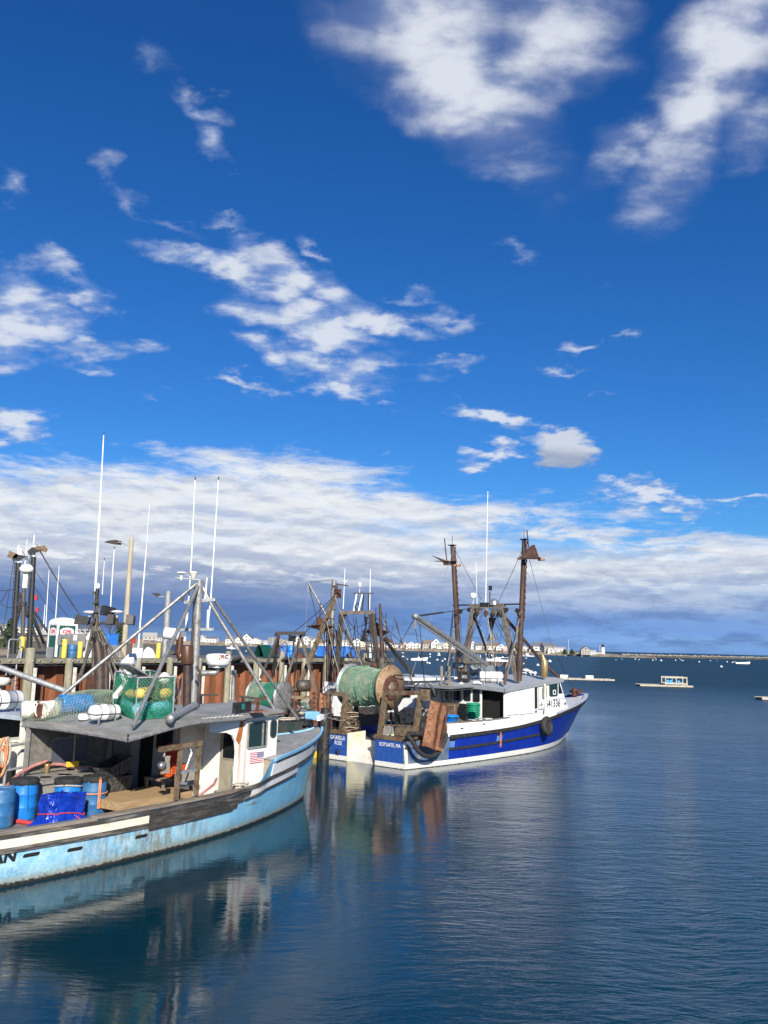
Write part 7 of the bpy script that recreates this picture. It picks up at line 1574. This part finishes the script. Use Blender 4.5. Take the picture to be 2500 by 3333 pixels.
# mooring lines, float in the gap
tag(MB().tube(sag(F1.w(ck+Vector((.1,0,.1))), F2.w(F2.S(1125,2345,.3)), .10, 10), .022, 5).build('mooring_line', M['rope']), 'pale mooring line from the light blue bow to the trawler gantry', 'rope')
tag(MB().tube(sag(F1.w(ck+Vector((.1,0,.0))), F2.w(F2.S(1075,2318,.3)), .10, 10), .02, 5).build('mooring_line', M['rope']), 'second mooring line running past the ribbed trawl door', 'rope')
tag(MB().tube([F2.w(F2.S(x,y,-.2)) for x, y in ((1070,2402),(1058,2405),(1048,2416),(1043,2430))], .045, 7).build('red_hose', M['redhose']), 'short red hose hanging off the port corner of the blue transom', 'hose')
q = at_z(1035, 2468, 0); t = thing('work_float', 'small grey float with a yellow edge in the gap between the two boats', 'float', q+Vector((-.9,.9,0)), F2.a)
MB().box((0,0,.14),(2.6,2.0,.5)).build('float_body', M['galv'], t); MB().box((-1.31,0,.12),(.05,2.02,.26)).build('yellow_edge', M['yellow'], t); MB().box((0,-1.01,.12),(2.6,.05,.26)).build('yellow_edge', M['yellow'], t)
q = at_z(1052, 2476, 0); solo(MB().lathe([(.24,-1.5),(.23,1.5),(.21,2.2),(0,2.22)], 12), 'black_piling', M['black'], 'dark wet piling in the gap left of the blue transom', 'piling', q+Vector((0,.4,0)))
# ================================================================== black masted vessel beyond the pier
YV = 92.0; q = at_y(75, 2110, YV); BV = thing('fishing_vessel', 'large vessel with two black masts, behind the pier at the far left', 'ship', (q.x, YV, 0))
V = lambda px, py, dy=0: at_y(px, py, YV+dy)-Vector((q.x, YV, 0))
MB().prism([(-9,-.5),(6,-.5),(8,2.6),(-9,2.2)], (0,2,0), X, Z_, -5).build('hull', M['black'], BV); MB().prism([(-9,2.2),(8,2.6),(8,2.7),(-9,2.3)], (0,2.05,0), X, Z_, -5.1).build('rail', M['white'], BV)
for (p, q_, w0) in (((42,2130),(60,1832),.30),((95,2110),(110,1812),.30)): MB().tube([V(*p), V(*q_)], [w0,w0*.8], 10).build('mast', M['black'], BV)
for (p, q_) in (((60,1832),(61,1790)),((110,1812),(112,1775)),((67,1830),(66,1785))): MB().tube([V(*p), V(*q_)], .18, 8).build('masthead', M['whip'], BV)
for px, py, sx in ((38,1806,1),(66,1814,-1),(117,1793,-1),(130,1785,1)): MB().prism([(-.9*sx,.1),(.5*sx,.35),(.9*sx,-.1),(.7*sx,-.45),(-.2*sx,-.15)] if px != 38 else [(-.45,-.3),(.6,-.35),(.7,.1),(-.3,.45)], V(px,py,-.4), X, Z_, .06).build('paravane_wing', M['tansteel'] if px in (38,130) else M['black'], BV)
for px in (112,61): MB().tube([V(px-3,1770 if px == 112 else 1788), V(px+1,1740 if px == 112 else 1775)], .07, 6).build('whip_antenna', M['whip'], BV)
for pts in (((81,1845),(84,1800),(89,1755)),((148,2058),(154,1950),(160,1855)),((181,2015),(187,1920),(193,1842)),((141,2050),(145,1990),(147,1968)),((208,1985),(210,1965))): 
    if len(pts) > 2: whip(BV, list(pts), .055, V, False)
MB().tube([V(72,2130), V(78,1905), V(82,1855)], [.25,.2,.16], 8).build('centre_mast', M['steel'], BV)
MB().lathe([(.3,-.35),(.75,-.2),(.8,.2),(.5,.55),(0,.6)], 16, V(88,1855)).build('radome', M['cleanwhite'], BV)
MB().tube([V(57,1850), V(57,1860), V(80,1860), V(80,1846), V(57,1848)], .06, 5).build('white_frame', M['whip'], BV); MB().box(V(84,1890), (.5,.4,1.6)).build('white_box', M['dirtywhite'], BV)
for p, q_ in (((88,1975),(150,2110)),((90,2000),(130,2110)),((110,1990),(158,2060)),((0,2040),(30,2105)),((100,1985),(145,2095)),((62,1930),(90,2010)),((70,1960),(45,2060))): MB().beam(V(*p), V(*q_), .22,.22).build('brace', M['black'], BV)
MB().beam(V(76,2070), V(155,2068), .14,.14).build('cross_bar', M['black'], BV); MB().box(V(68,1966),(1.1,.4,.5)).build('floodlight', M['black'], BV)
for a, b_, c_, d_ in (((48,1830),(52,1830),(36,2040),(41,2040)),((99,1800),(103,1800),(90,2000),(95,2000))):
    MB().tube([V(*a), V(*c_)], .04, 4).build('ladder_rail', M['darksteel'], BV); MB().tube([V(*b_), V(*d_)], .04, 4).build('ladder_rail', M['darksteel'], BV)
    for k in range(18): z = (k+.5)/18; MB().tube([V(*a).lerp(V(*c_),z), V(*b_).lerp(V(*d_),z)], .03, 4).build('ladder_rung', M['darksteel'], BV)
for p, q_ in (((118,1770),(280,2030)),((68,1787),(260,2060)),((48,1800),(12,2045)),((0,1922),(75,1908)),((0,1962),(45,1978)),((112,1910),(200,2020)),((0,1960),(25,1920)),((130,1795),(265,2010))): MB().tube(sag(V(*p), V(*q_), .2, 5), .035, 4).build('stay_wire', M['darksteel'], BV)
for px, py in ((118,1945),(122,1985)): MB().box(V(px,py),(.25,.25,.5)).build('red_lamp', M['redpl'], BV)
# ================================================================== the far shore, lighthouse, breakwater, floats and buoys
def far_y(px): # distance of the far waterline at a given column: left shore is farthest, the point comes nearer
    return 1150 if px < 700 else 1150-(px-700)*(1150-760)/1300
def wl_py(px): # row of the waterline there
    p = at_y(px, 2100, far_y(px)); d = Vector((p.x, far_y(px), 0))-EYE
    return 1666.5-FOC*d.dot(_u)/d.dot(_f)
M['sand'] = mat('shore_stones', (.30,.25,.18), (.20,.165,.12), .08, rough=.95, world=True, var=.25)
sh_ = MB(); cols = [(-260+40*i) for i in range(61)]
P = []
for px in cols:
    y = far_y(px); x = at_y(px, 2100, y).x; w_ = y/700; hh = 3.0 if px < 1900 else 3.0-(px-1900)*.010
    P += [Vector((x, y-2, -1)), Vector((x, y+6, 1.0*w_)), Vector((x, y+16, max(hh,1.2)*w_)), Vector((x*1.2, y+300, max(hh+1.2,1.3)*w_))]
sh_.add(P, [(i*4+j, (i+1)*4+j, (i+1)*4+j+1, i*4+j+1) for i in range(len(cols)-1) for j in range(3)])
o = sh_.build('shore', M['sand']); o['kind'] = 'structure'
# low ground behind the pier on the left
gl_ = MB().prism([(-120,50),(-33,52),(-27,72),(-25,100),(-31,130),(-52,210),(-104,420),(-420,420)], (0,0,-1), X, Y_, 4.2).build('ground', mat('brown_grass', (.16,.13,.07), (.11,.10,.06), .5, rough=.95, world=True)); gl_['kind'] = 'structure'
# houses: each with walls, roof, windows and sometimes a chimney or porch
hw = [mat('house_white', (.64,.63,.60), rough=.6, var=.04), mat('house_cream', (.58,.52,.40), rough=.6, var=.05), mat('house_shingle_grey', (.33,.31,.28), rough=.8, var=.1), mat('house_pink', (.52,.38,.33), rough=.6, var=.05), mat('house_pale_grey', (.45,.46,.47), rough=.6, var=.05)]
hr = [mat('roof_slate', (.13,.135,.15), rough=.7, var=.1), mat('roof_brown', (.17,.13,.105), rough=.8, var=.1), mat('roof_pale', (.34,.33,.32), rough=.8, var=.1)]
GH = 'houses along the far shore'
wcol = ['white','cream','grey shingled','pale pink','pale grey']; rcol = ['dark slate','brown','pale']
SIZES = ['narrow','wide','tall','low']
def house(px, w_px, h_px, wi, ri, gable_front, label, y=None, dz=0.0, seed=0, cat='house', group=GH):
    rnd = random.Random(seed); y = (y or far_y(px))+18; base = at_y(px, wl_py(px)-4, y); sc = y/FOC
    w, h_ = w_px*sc, h_px*sc; d_ = w*.8; z0 = max(base.z, 1.2)+dz
    t = thing('house', label, cat, (base.x, y, z0), rnd.uniform(-.35,.35), group)
    eh = h_*.62
    MB().box((0,0,eh/2),(w,d_,eh)).build('wall', hw[wi], t)
    r_ = MB()
    if gable_front:
        MB().prism([(-w/2,0),(w/2,0),(0,h_-eh)], (0,-d_/2,eh), X, Z_, -d_).build('gable', hw[wi], t)
        for sg in (-1,1): r_.add([(sg*(w/2+.25),-d_/2-.3,eh-.2),(sg*(w/2+.25),d_/2,eh-.2),(0,d_/2,h_+.12),(0,-d_/2-.3,h_+.12),(sg*(w/2+.25),-d_/2-.3,eh-.45),(0,-d_/2-.3,h_-.15)], [(0,1,2,3) if sg > 0 else (3,2,1,0),(0,3,5,4)])
    else:
        MB().prism([(-d_/2,0),(d_/2,0),(0,h_-eh)], (-w/2,0,eh), Y_, Z_, w).build('gable', hw[wi], t)
        for sg in (-1,1): r_.add([(-w/2-.25,sg*(d_/2+.25),eh-.2),(w/2+.25,sg*(d_/2+.25),eh-.2),(w/2+.25,0,h_+.12),(-w/2-.25,0,h_+.12)], [(0,1,2,3) if sg < 0 else (3,2,1,0)])
    rf_ = r_.build('roof', hr[ri], t)
    if rnd.random() < .5: MB().box((w*.2,d_*.1,h_+.1),(.7,.7,1.6)).build('chimney', hr[1], rf_)
    n = 3 if w_px > 26 else 2
    for fl in range(2 if h_px > 20 else 1):
        for i in range(n):
            fx = (-.5+(i+.5)/n)*w*.86; fz = eh*(.28+.45*fl)
            f_ = MB().box((fx,-d_/2-.03,fz),(w*.15,.08,eh*.24)).build('window', hw[0], t); MB().box((fx,-d_/2-.08,fz),(w*.12,.05,eh*.20)).build('pane', M['glass'], f_)
    if gable_front and h_px > 24: MB().box((0,-d_/2-.05,eh+(h_-eh)*.3),(w*.14,.08,eh*.2)).build('attic_window', M['glass'], t)
    if rnd.random() < .55 and h_px > 16: 
        MB().box((0,-d_/2-w*.08,eh*.40),(w*.95,w*.16,.25)).build('porch_deck', hw[0], t)
        for i in range(3): MB().box((-w*.42+i*w*.42,-d_/2-w*.14,eh*.2),(.22,.22,eh*.4)).build('porch_post', hw[0], t)
    return t
# px centre, width, height, wall, roof, gable front
HL = [(487,44,30,2,2,0),(520,30,26,4,0,0),(593,20,34,0,0,0),(660,30,26,0,2,1),(690,36,22,0,0,0),(752,34,26,0,0,0),(780,30,28,0,0,1),(805,34,34,0,0,1),(835,36,22,0,2,1),(872,26,16,4,2,0),(892,26,24,0,0,1),(905,26,22,4,0,0),
      (945,40,20,4,0,0),(972,30,30,0,0,1),(1000,36,32,0,2,1),(1026,36,28,1,2,1),(1052,26,20,3,1,0),(1072,28,22,0,2,1),(1100,30,24,1,2,0),(1130,36,24,0,2,0),(1158,40,30,0,0,1),(1185,30,20,1,2,1),(1215,30,24,0,0,0),(1240,28,20,3,1,0),(1265,30,22,0,2,1),(1290,28,20,0,0,0),
      (1315,28,22,3,2,1),(1337,34,24,0,2,1),(1362,36,22,0,2,1),(1390,30,30,2,1,0),(1418,32,36,0,0,1),(1440,30,24,0,2,0),(1462,32,30,1,2,1),(1480,26,26,0,0,1),(1500,30,20,0,2,0),(1520,24,22,3,1,0),(1540,28,32,0,0,1),(1560,28,28,0,0,0),(1585,26,26,0,2,1),(1602,40,28,1,1,0),(1630,34,26,0,0,1),(1652,28,22,3,2,1),(1672,26,22,0,0,1),
      (1708,34,22,0,2,1),(1738,30,20,0,0,0),(1758,44,34,0,0,0),(1785,46,32,2,0,0)]
used_l = {}
for i, (px, w_, h_, wi, ri, gf) in enumerate(HL):
    nb = HL[i-1][0] if i else None
    where = ('behind the white bag' if px < 530 else 'behind the white cylinder' if px < 610 else 'left of the light blue boat stays' if px < 720 else 'between the two bow stays' if px < 860 else 'behind the dark A frame' if px < 990 else 'behind the leaning spar' if px < 1090 else 'behind the blue totes' if px < 1200 else 'behind the ladder gantry' if px < 1300 else 'left of the long boom' if px < 1400 else 'above the middle of the boom' if px < 1500 else 'behind the trawler gallows' if px < 1640 else 'right of the right outrigger')
    base_ = f"{'tall ' if h_ >= 30 else 'low ' if h_ <= 20 else ''}{wcol[wi]} {'gabled' if gf else 'broad'} house with a {rcol[ri]} roof, {where}"
    k_ = used_l[base_] = used_l.get(base_, 0)+1
    if k_ > 1: base_ += ['', '', ', farther right', ', farthest right'][min(k_, 3)]
    house(px, w_, h_*1.06, wi, ri, gf, base_, seed=i)
# glassy long house, low cottage by the light
t = house(1813, 54, 22, 0, 2, 0, 'long white house with a green hipped lookout, left of the shrubs', seed=91)
house(1905, 30, 27, 2, 1, 1, 'grey keeper cottage with a dark steep roof left of the lighthouse', y=770, seed=92); house(1928, 22, 15, 4, 2, 0, 'small pale annex between the keeper cottage and the lighthouse', y=772, seed=93); house(1945, 22, 9, 0, 2, 0, 'low white covered way joined to the lighthouse', y=772, seed=94)
for i, (px, w_, h_, ri) in enumerate(((20,60,30,2),(110,80,26,0),(70,46,24,2))): house(px, w_, h_, 0, ri, 0, ['white low house behind the black masts at the left edge','long white house behind the braces of the black masted vessel','white house between the two black masts'][i], y=300, dz=1.8, seed=200+i)
house(275, 60, 26, 4, 0, 0, 'grey roofed house behind the white kiosk', y=300, dz=2.0, seed=210)
# lighthouse
y = 790; b_ = at_y(1963, wl_py(1963)-6, y); sc = y/FOC
t = thing('lighthouse', 'white lighthouse tower with a dark lantern on the far point', 'lighthouse', (b_.x, y, b_.z-.5)); H_ = 37*sc
MB().lathe([(6.6*sc,0),(5.0*sc,H_*.72),(0,H_*.72)], 16).build('tower', hw[0], t)
MB().lathe([(5.6*sc,H_*.72),(5.9*sc,H_*.74),(5.9*sc,H_*.76),(0,H_*.76)], 16).build('gallery', M['darksteel'], t)
la_ = MB().lathe([(3.2*sc,H_*.76),(3.2*sc,H_*.88),(0,H_*.88)], 10).build('lantern', M['glass'], t); MB().lathe([(4.0*sc,H_*.88),(1.2*sc,H_*.97),(.4*sc,H_*1.02),(0,H_*1.03)], 12).build('lantern_roof', M['black'], t)
for z in (.25,.48): MB().box((0,-6.1*sc+z*1.6*sc,H_*z),(1.2*sc,.6,1.9*sc)).build('window', M['glass'], t)
for px, hh, lab in ((1851,46,'white flagpole among the shrubs left of the keeper cottage'),(1953,30,'white flagpole just left of the lighthouse')):
    b2_ = at_y(px, wl_py(px)-6, y); t = thing('flagpole', lab, 'flagpole', (b2_.x, y, b2_.z)); MB().tube([(0,0,0),(0,0,hh*sc)], .16, 6).build('pole', hw[0], t)
# breakwater: a bank of boulders, the nearer ones as separate stones
bw = thing('breakwater', 'long low stone breakwater running from the lighthouse to the right edge', 'breakwater', (0,0,0))
st_ = [mat('breakwater_stone', (.34,.31,.27), (.22,.20,.18), .5, rough=.9, world=True, var=.25), mat('wet_stone', (.06,.055,.045), (.10,.09,.07), .5, rough=.7, world=True, var=.3)]
xa, xb = at_y(2020, 2100, 800), at_y(2640, 2100, 1010)
pa, pb = Vector((xa.x, 800, 0)), Vector((xb.x, 1010, 0)); dd = (pb-pa); L_ = dd.length; dn = dd.normalized(); nrm = Vector((dn.y, -dn.x, 0))
MB().prism([(-7,-1),(7,-1),(4.5,2.3),(-4.5,2.3)], pa, nrm, Z_, 0.0).v
core = MB(); core.add([pa+nrm*a+Z_*z for a, z in ((6,-1),(3.5,2.2),(-3.5,2.2),(-6,-1))]+[pb+nrm*a+Z_*z for a, z in ((6,-1),(3.5,2.2),(-3.5,2.2),(-6,-1))], [(0,1,5,4),(1,2,6,5),(2,3,7,6),(0,3,2,1),(4,5,6,7)]); core.build('rubble_core', st_[1], bw)
def rock(seed):
    m_ = MB(); bm = bmesh.new(); bmesh.ops.create_icosphere(bm, subdivisions=1, radius=1)
    vs = [v.co*(1+.25*mnoise.noise(v.co*1.3+Vector((seed*7,0,0)))) for v in bm.verts]; ids = {v: i for i, v in enumerate(bm.verts)}
    m_.add([(v.x*1.3, v.y, v.z*.75) for v in vs], [tuple(ids[v] for v in f.verts) for f in bm.faces]); bm.free(); return m_
rs = [rock(i) for i in range(3)]
rks = [rs[i].build('boulder', st_[0], bw) for i in range(3)]; rkw = [rs[i].build('boulder', st_[1], bw) for i in range(3)]
first = set(); rnd = random.Random(5)
for i in range(290):
    s_ = (i+rnd.random()*.6)/290*L_; low = i % 2; src = (rkw if low else rks)[i % 3]; z = (.45 if low else 2.0)+rnd.uniform(-.3,.4); off = 4.4 if low else 2.6
    p = pa+dn*s_+nrm*off+Z_*z; k_ = rnd.uniform(.9,1.5)
    if src.name not in first: first.add(src.name); src.location = p; src.scale = (k_,)*3; continue
    piece(src, p, bw, (rnd.random()*.6, rnd.random()*.6, rnd.random()*6), (k_*1.1, k_*1.1, k_))
# ---- trees and shrubs
leafm = [mat('dark_evergreen_leaf', (.030,.055,.022), (.050,.085,.030), .8, rough=.8, var=.3), mat('bare_twig', (.11,.085,.07), rough=.9)]
def evergreen(loc, h_, w_, label, seed, cat='tree', group='trees behind the pier'):
    t = thing('evergreen_tree', label, cat, loc, 0, group); rnd = random.Random(seed)
    MB().tube([(0,0,0),(0,0,h_*.5),(0,0,h_*.95)], [w_*.06,w_*.04,w_*.01], 7).build('trunk', M['greywood'], t)
    lf = MB()
    for i in range(900):
        z = rnd.random()**.8; r_ = w_/2*(1-z*.85)*(.75+.25*sin(rnd.random()*9+z*14))*rnd.random()**.4; a = rnd.random()*2*pi
        c_ = Vector((cos(a)*r_, sin(a)*r_, h_*(.10+.9*z))); s_ = w_*.07*rnd.uniform(.6,1.3)
        d1, d2 = Vector((rnd.uniform(-1,1),rnd.uniform(-1,1),rnd.uniform(-.6,.6))).normalized()*s_, Vector((rnd.uniform(-1,1),rnd.uniform(-1,1),rnd.uniform(-1,1))).normalized()*s_*.6
        lf.add([c_-d1, c_+d2, c_+d1, c_-d2], [(0,1,2,3)])
    lf.build('crown', leafm[0], t); return t
q = at_y(30, 2110, 130); evergreen(Vector((q.x,130,3)), 6.2*.75, 4.2, 'dark evergreen tree behind the black masts at the far left', 1)
q = at_y(387, 2112, 150); evergreen(Vector((q.x,150,3)), 4.6, 3.4, 'dark evergreen left of the wooden light pole', 2)
for k, px in enumerate((1838,1862)): q = at_y(px, wl_py(px)-6, 800); evergreen(Vector((q.x,800,q.z-1)), 5.2, 7.5, ['left','right'][k]+' dark shrub on the far shore beside the flagpole', 5+k, 'shrub', 'shrubs on the far shore')
def bare(loc, h_, label, seed):
    t = thing('bare_tree', label, 'tree', loc, 0, 'trees behind the pier'); rnd = random.Random(seed); tr = MB(); tw = MB()
    def grow(p, d, L, r_, lev):
        q = p+d*L; (tr if lev < 2 else tw).tube([p, p.lerp(q,.5)+Vector((rnd.uniform(-.1,.1),0,0))*L, q], [r_, r_*.8, r_*.6], 5 if lev < 2 else 3, caps=False)
        if lev < 5:
            for _ in range(3): grow(q, (d+Vector((rnd.uniform(-.75,.75),rnd.uniform(-.75,.75),rnd.uniform(-.25,.5)))).normalized(), L*.72, r_*.58, lev+1)
    grow(Vector((0,0,0)), Vector((0,0,1)), h_*.28, h_*.026, 0); tr.build('trunk', leafm[1], t); tw.build('crown', leafm[1], t)
for k, (px, h_) in enumerate(((275,6.2),(345,6.0),(8,5.2))): q = at_y(px, 2110, 140); bare(Vector((q.x,140,3)), h_, ['leafless tree behind the left floodlights','leafless tree behind the mast, right of the floodlights','leafless tree at the left edge behind the vessel'][k], k+11)
# ---- mooring floats and moored boats
def timber_float(x, y, L, Wd, rz, label, group='timber floats moored in the harbour'):
    t = thing('work_float', label, 'float', (x,y,0), rz, group)
    MB().box((0,0,.02),(L,Wd,.30)).build('float_hull', M['darksteel'], t)
    n = max(6, int(L/.5)); b0 = MB().box((0,0,0),(L/n*.94,Wd+.05,.07)).build('deck_plank', M['greywood'], t); b0.location = (-L/2+L/n*.5,0,.21)
    for i in range(1, n): piece(b0, (-L/2+L/n*(i+.5),0,.21), t)
    for sg in (-1,1): MB().box((0,sg*(Wd/2+.04),.17),(L+.1,.10,.24)).build('edge_board', mat('pale_timber', (.46,.42,.34), (.36,.32,.25), 2, rough=.8), t)
    return t
p = at_z(1893, 2214, 0); t = timber_float(p.x, p.y+1, 11.0, 3.0, -R(3), 'low timber float with two pale boxes beyond the blue trawler bow')
for k, dx in enumerate((-2.8,1.6)): bx_ = MB().box((0,0,.25),(1.3,.8,.5)).box((0,0,.53),(1.36,.86,.06)); solo(bx_, 'float_box', M['white'], ['left','right'][k]+' pale box on the low float beyond the trawler bow', 'box', (p.x+dx, p.y+1.2, .25), 0, 'boxes on the low float')
p = at_z(2170, 2236, 0); t = timber_float(p.x, p.y+1.2, 7.6, 3.0, -R(4), 'timber float with a fenced pen holding blue barrels')
F7 = Matrix.Rotation(-R(4), 4, 'Z'); 
pn = thing('timber_pen', 'open timber frame pen on the float, with blue barrels inside', 'pen', (p.x+1.55, p.y+1.2, .25), -R(4))
for x in (-1.55,0,1.55):
    for yy in (-1.1,1.1): MB().box((x,yy,.62),(.14,.14,1.25)).build('pen_post', mat('pale_timber', (.46,.42,.34)), pn)
for z in (.25,1.15):
    for yy in (-1.1,1.1): MB().box((0,yy-.02,z),(3.3,.08,.22)).build('pen_rail', mat('pale_timber', (.46,.42,.34)), pn)
for k, dx in enumerate((-1.15,-.65,.5)): barrel(Vector((p.x+1.55+dx, p.y+1.2-.3, .27)), 0, ['leftmost','middle','rightmost'][k]+' blue barrel inside the timber pen on the float', M['barrelteal'], .30, .85, False, 'barrels inside the float pen')
p = at_z(2500, 2279, 0); t = timber_float(p.x+1.2, p.y+1, 3.6, 1.8, 0, 'end of a small weathered float cut by the right edge')
def small_boat(px, py, L, label, m, cabin, mast, rz):
    p = at_z(px, py, 0); t = thing('moored_boat', label, 'boat', (p.x, p.y, 0), rz)
    hh = Hull(L*.95, L, [(0,L*.13),(.4,L*.16),(.7,L*.11),(1,.02)], [(0,L*.14),(.4,L*.175),(.75,L*.11),(1,.03)], [(0,.75),(L*.6,.9),(L,1.3)], u1=1.3); 
    o = hh.build('hull', m, t, [0,.15,.3,.45,.6,.75,.87,.95,1], 6); o.location = (-L/2,0,0)
    MB().grid(lambda a, b: (L*.97*a-L/2, (2*b-1)*max(hh.t(L*.97*a,.85)-.03,.01), .78+.35*max(0,a-.5)), 8, 2).build('deck', M['white'], t)
    if cabin:
        MB().prism([(-.6,0),(1.3,0),(1.0,1.3),(-.4,1.3)], (0,L*.10,.85), X, Z_, L*.2).build('cabin', M['cleanwhite'], t)
        for x in (-.1,.6): MB().box((x,-L*.10-.02,1.75),(.5,.03,.35)).build('window', M['glass'], t)
    if mast: MB().tube([(.4,0,.8),(.4,0,mast)], .07, 6).build('mast', M['alu'], t); MB().tube([(.4,0,1.6),(-L*.38,0,1.5)], .11, 6).build('furled_boom', M['whip'], t); MB().box((.2,0,1.15),(L*.35,L*.16,.5)).build('cabin_trunk', M['cleanwhite'], t)
    return t
small_boat(1618, 2153, 9.0, 'white sailing boat with a bare mast, seen through the trawler gallows', M['cleanwhite'], False, 11, R(175))
small_boat(1718, 2137, 9.0, 'small white cabin boat moored right of the right outrigger', M['cleanwhite'], True, 0, R(150))
small_boat(1365, 2150, 6.5, 'low white boat half hidden behind the boom wires', M['cleanwhite'], False, 0, R(10))
small_boat(2418, 2161, 8.0, 'small white skiff near the right edge under the breakwater', M['cleanwhite'], False, 0, R(-4)); small_boat(755, 2112, 9.0, 'small white boat beyond the pier between the two bow stays', M['cleanwhite'], True, 0, R(170))
# mooring balls: measured ones on the right, a scatter of the rest
GM = 'white mooring balls floating in the harbour'
bs = MB().lathe([(0,-.30),(.30,-.22),(.44,0),(.40,.24),(.22,.40),(.07,.44),(.06,.56),(0,.57)], 12)
bsrc = bs.build('mooring_ball', M['cleanwhite']); tag(bsrc, 'white mooring ball', 'buoy', GM)
pts = [(2068,2146,1),(2080,2148,.8),(2125,2150,1),(2135,2148,.8),(2152,2151,1.4),(2199,2150,1),(2212,2144,.7),(2217,2149,.9),(2223,2151,.9),(2276,2155,1),(2312,2151,.9),(2348,2171,1.2),(2367,2155,1),(2384,2157,1),(2396,2159,1.5),(2390,2154,.8),(1895,2136,1),(1937,2136,.9),(1842,2136,.7),(1818,2133,.8),(1910,2146,.8),(2158,2139,.7),(1790,2154,1.7),(1751,2166,1.3),(2005,2148,.6),(2024,2146,.6),(2335,2150,.6),(2270,2142,.6)]
rnd = random.Random(3)
for i in range(52):
    px = rnd.uniform(1300,1720); pts.append((px, 2124+ (px-1300)*.02 + rnd.random()**1.6*34, rnd.uniform(.7,1.2)))
for i in range(8): px = rnd.uniform(700,1000); pts.append((px, 2111+rnd.random()*14, .8))
right = sorted(q for q in pts if q[0] > 1790)
NUM = 'first second third fourth fifth sixth seventh eighth ninth tenth eleventh twelfth thirteenth fourteenth fifteenth sixteenth seventeenth eighteenth nineteenth twentieth'.split()
def ball_label(q):
    if q[0] <= 1000: return 'white mooring ball, '+NUM[sorted(r_ for r_ in pts if r_[0] <= 1000).index(q)]+' from the left of those seen over the pier'
    if q not in right: return 'white mooring ball among the scatter off the house shore behind the trawler'
    near = [r_ for r_ in right if (r_[0] < 2050) == (q[0] < 2050)]
    k_ = near.index(q); return 'white mooring ball, '+(NUM[k_] if k_ < 20 else 'last but '+['two','one','none'][min(2,k_-20)])+(' from the left below the lighthouse shore' if q[0] < 2050 else ' from the left in the row below the breakwater')
for i, (px, py, k_) in enumerate(pts):
    p = at_z(px, py, 0.05)
    o = bsrc if i == 0 else bsrc.copy()
    if i: COL.objects.link(o)
    o['label'] = ball_label(pts[i])
    s_ = k_*min(1.1, .45+p.y/700); o.location = p; o.scale = (s_,)*3
for px, py, lab in ((2208,2144,'dark buoy among the white mooring balls below the breakwater'),(1911,2146,'small dark post buoy left of the timber pen float')):
    solo(MB().lathe([(0,-.5),(.4,-.3),(.4,.4),(.1,.5),(.08,1.4),(0,1.42)], 10), 'dark_buoy', M['darksteel'], lab, 'buoy', at_z(px, py, .1))
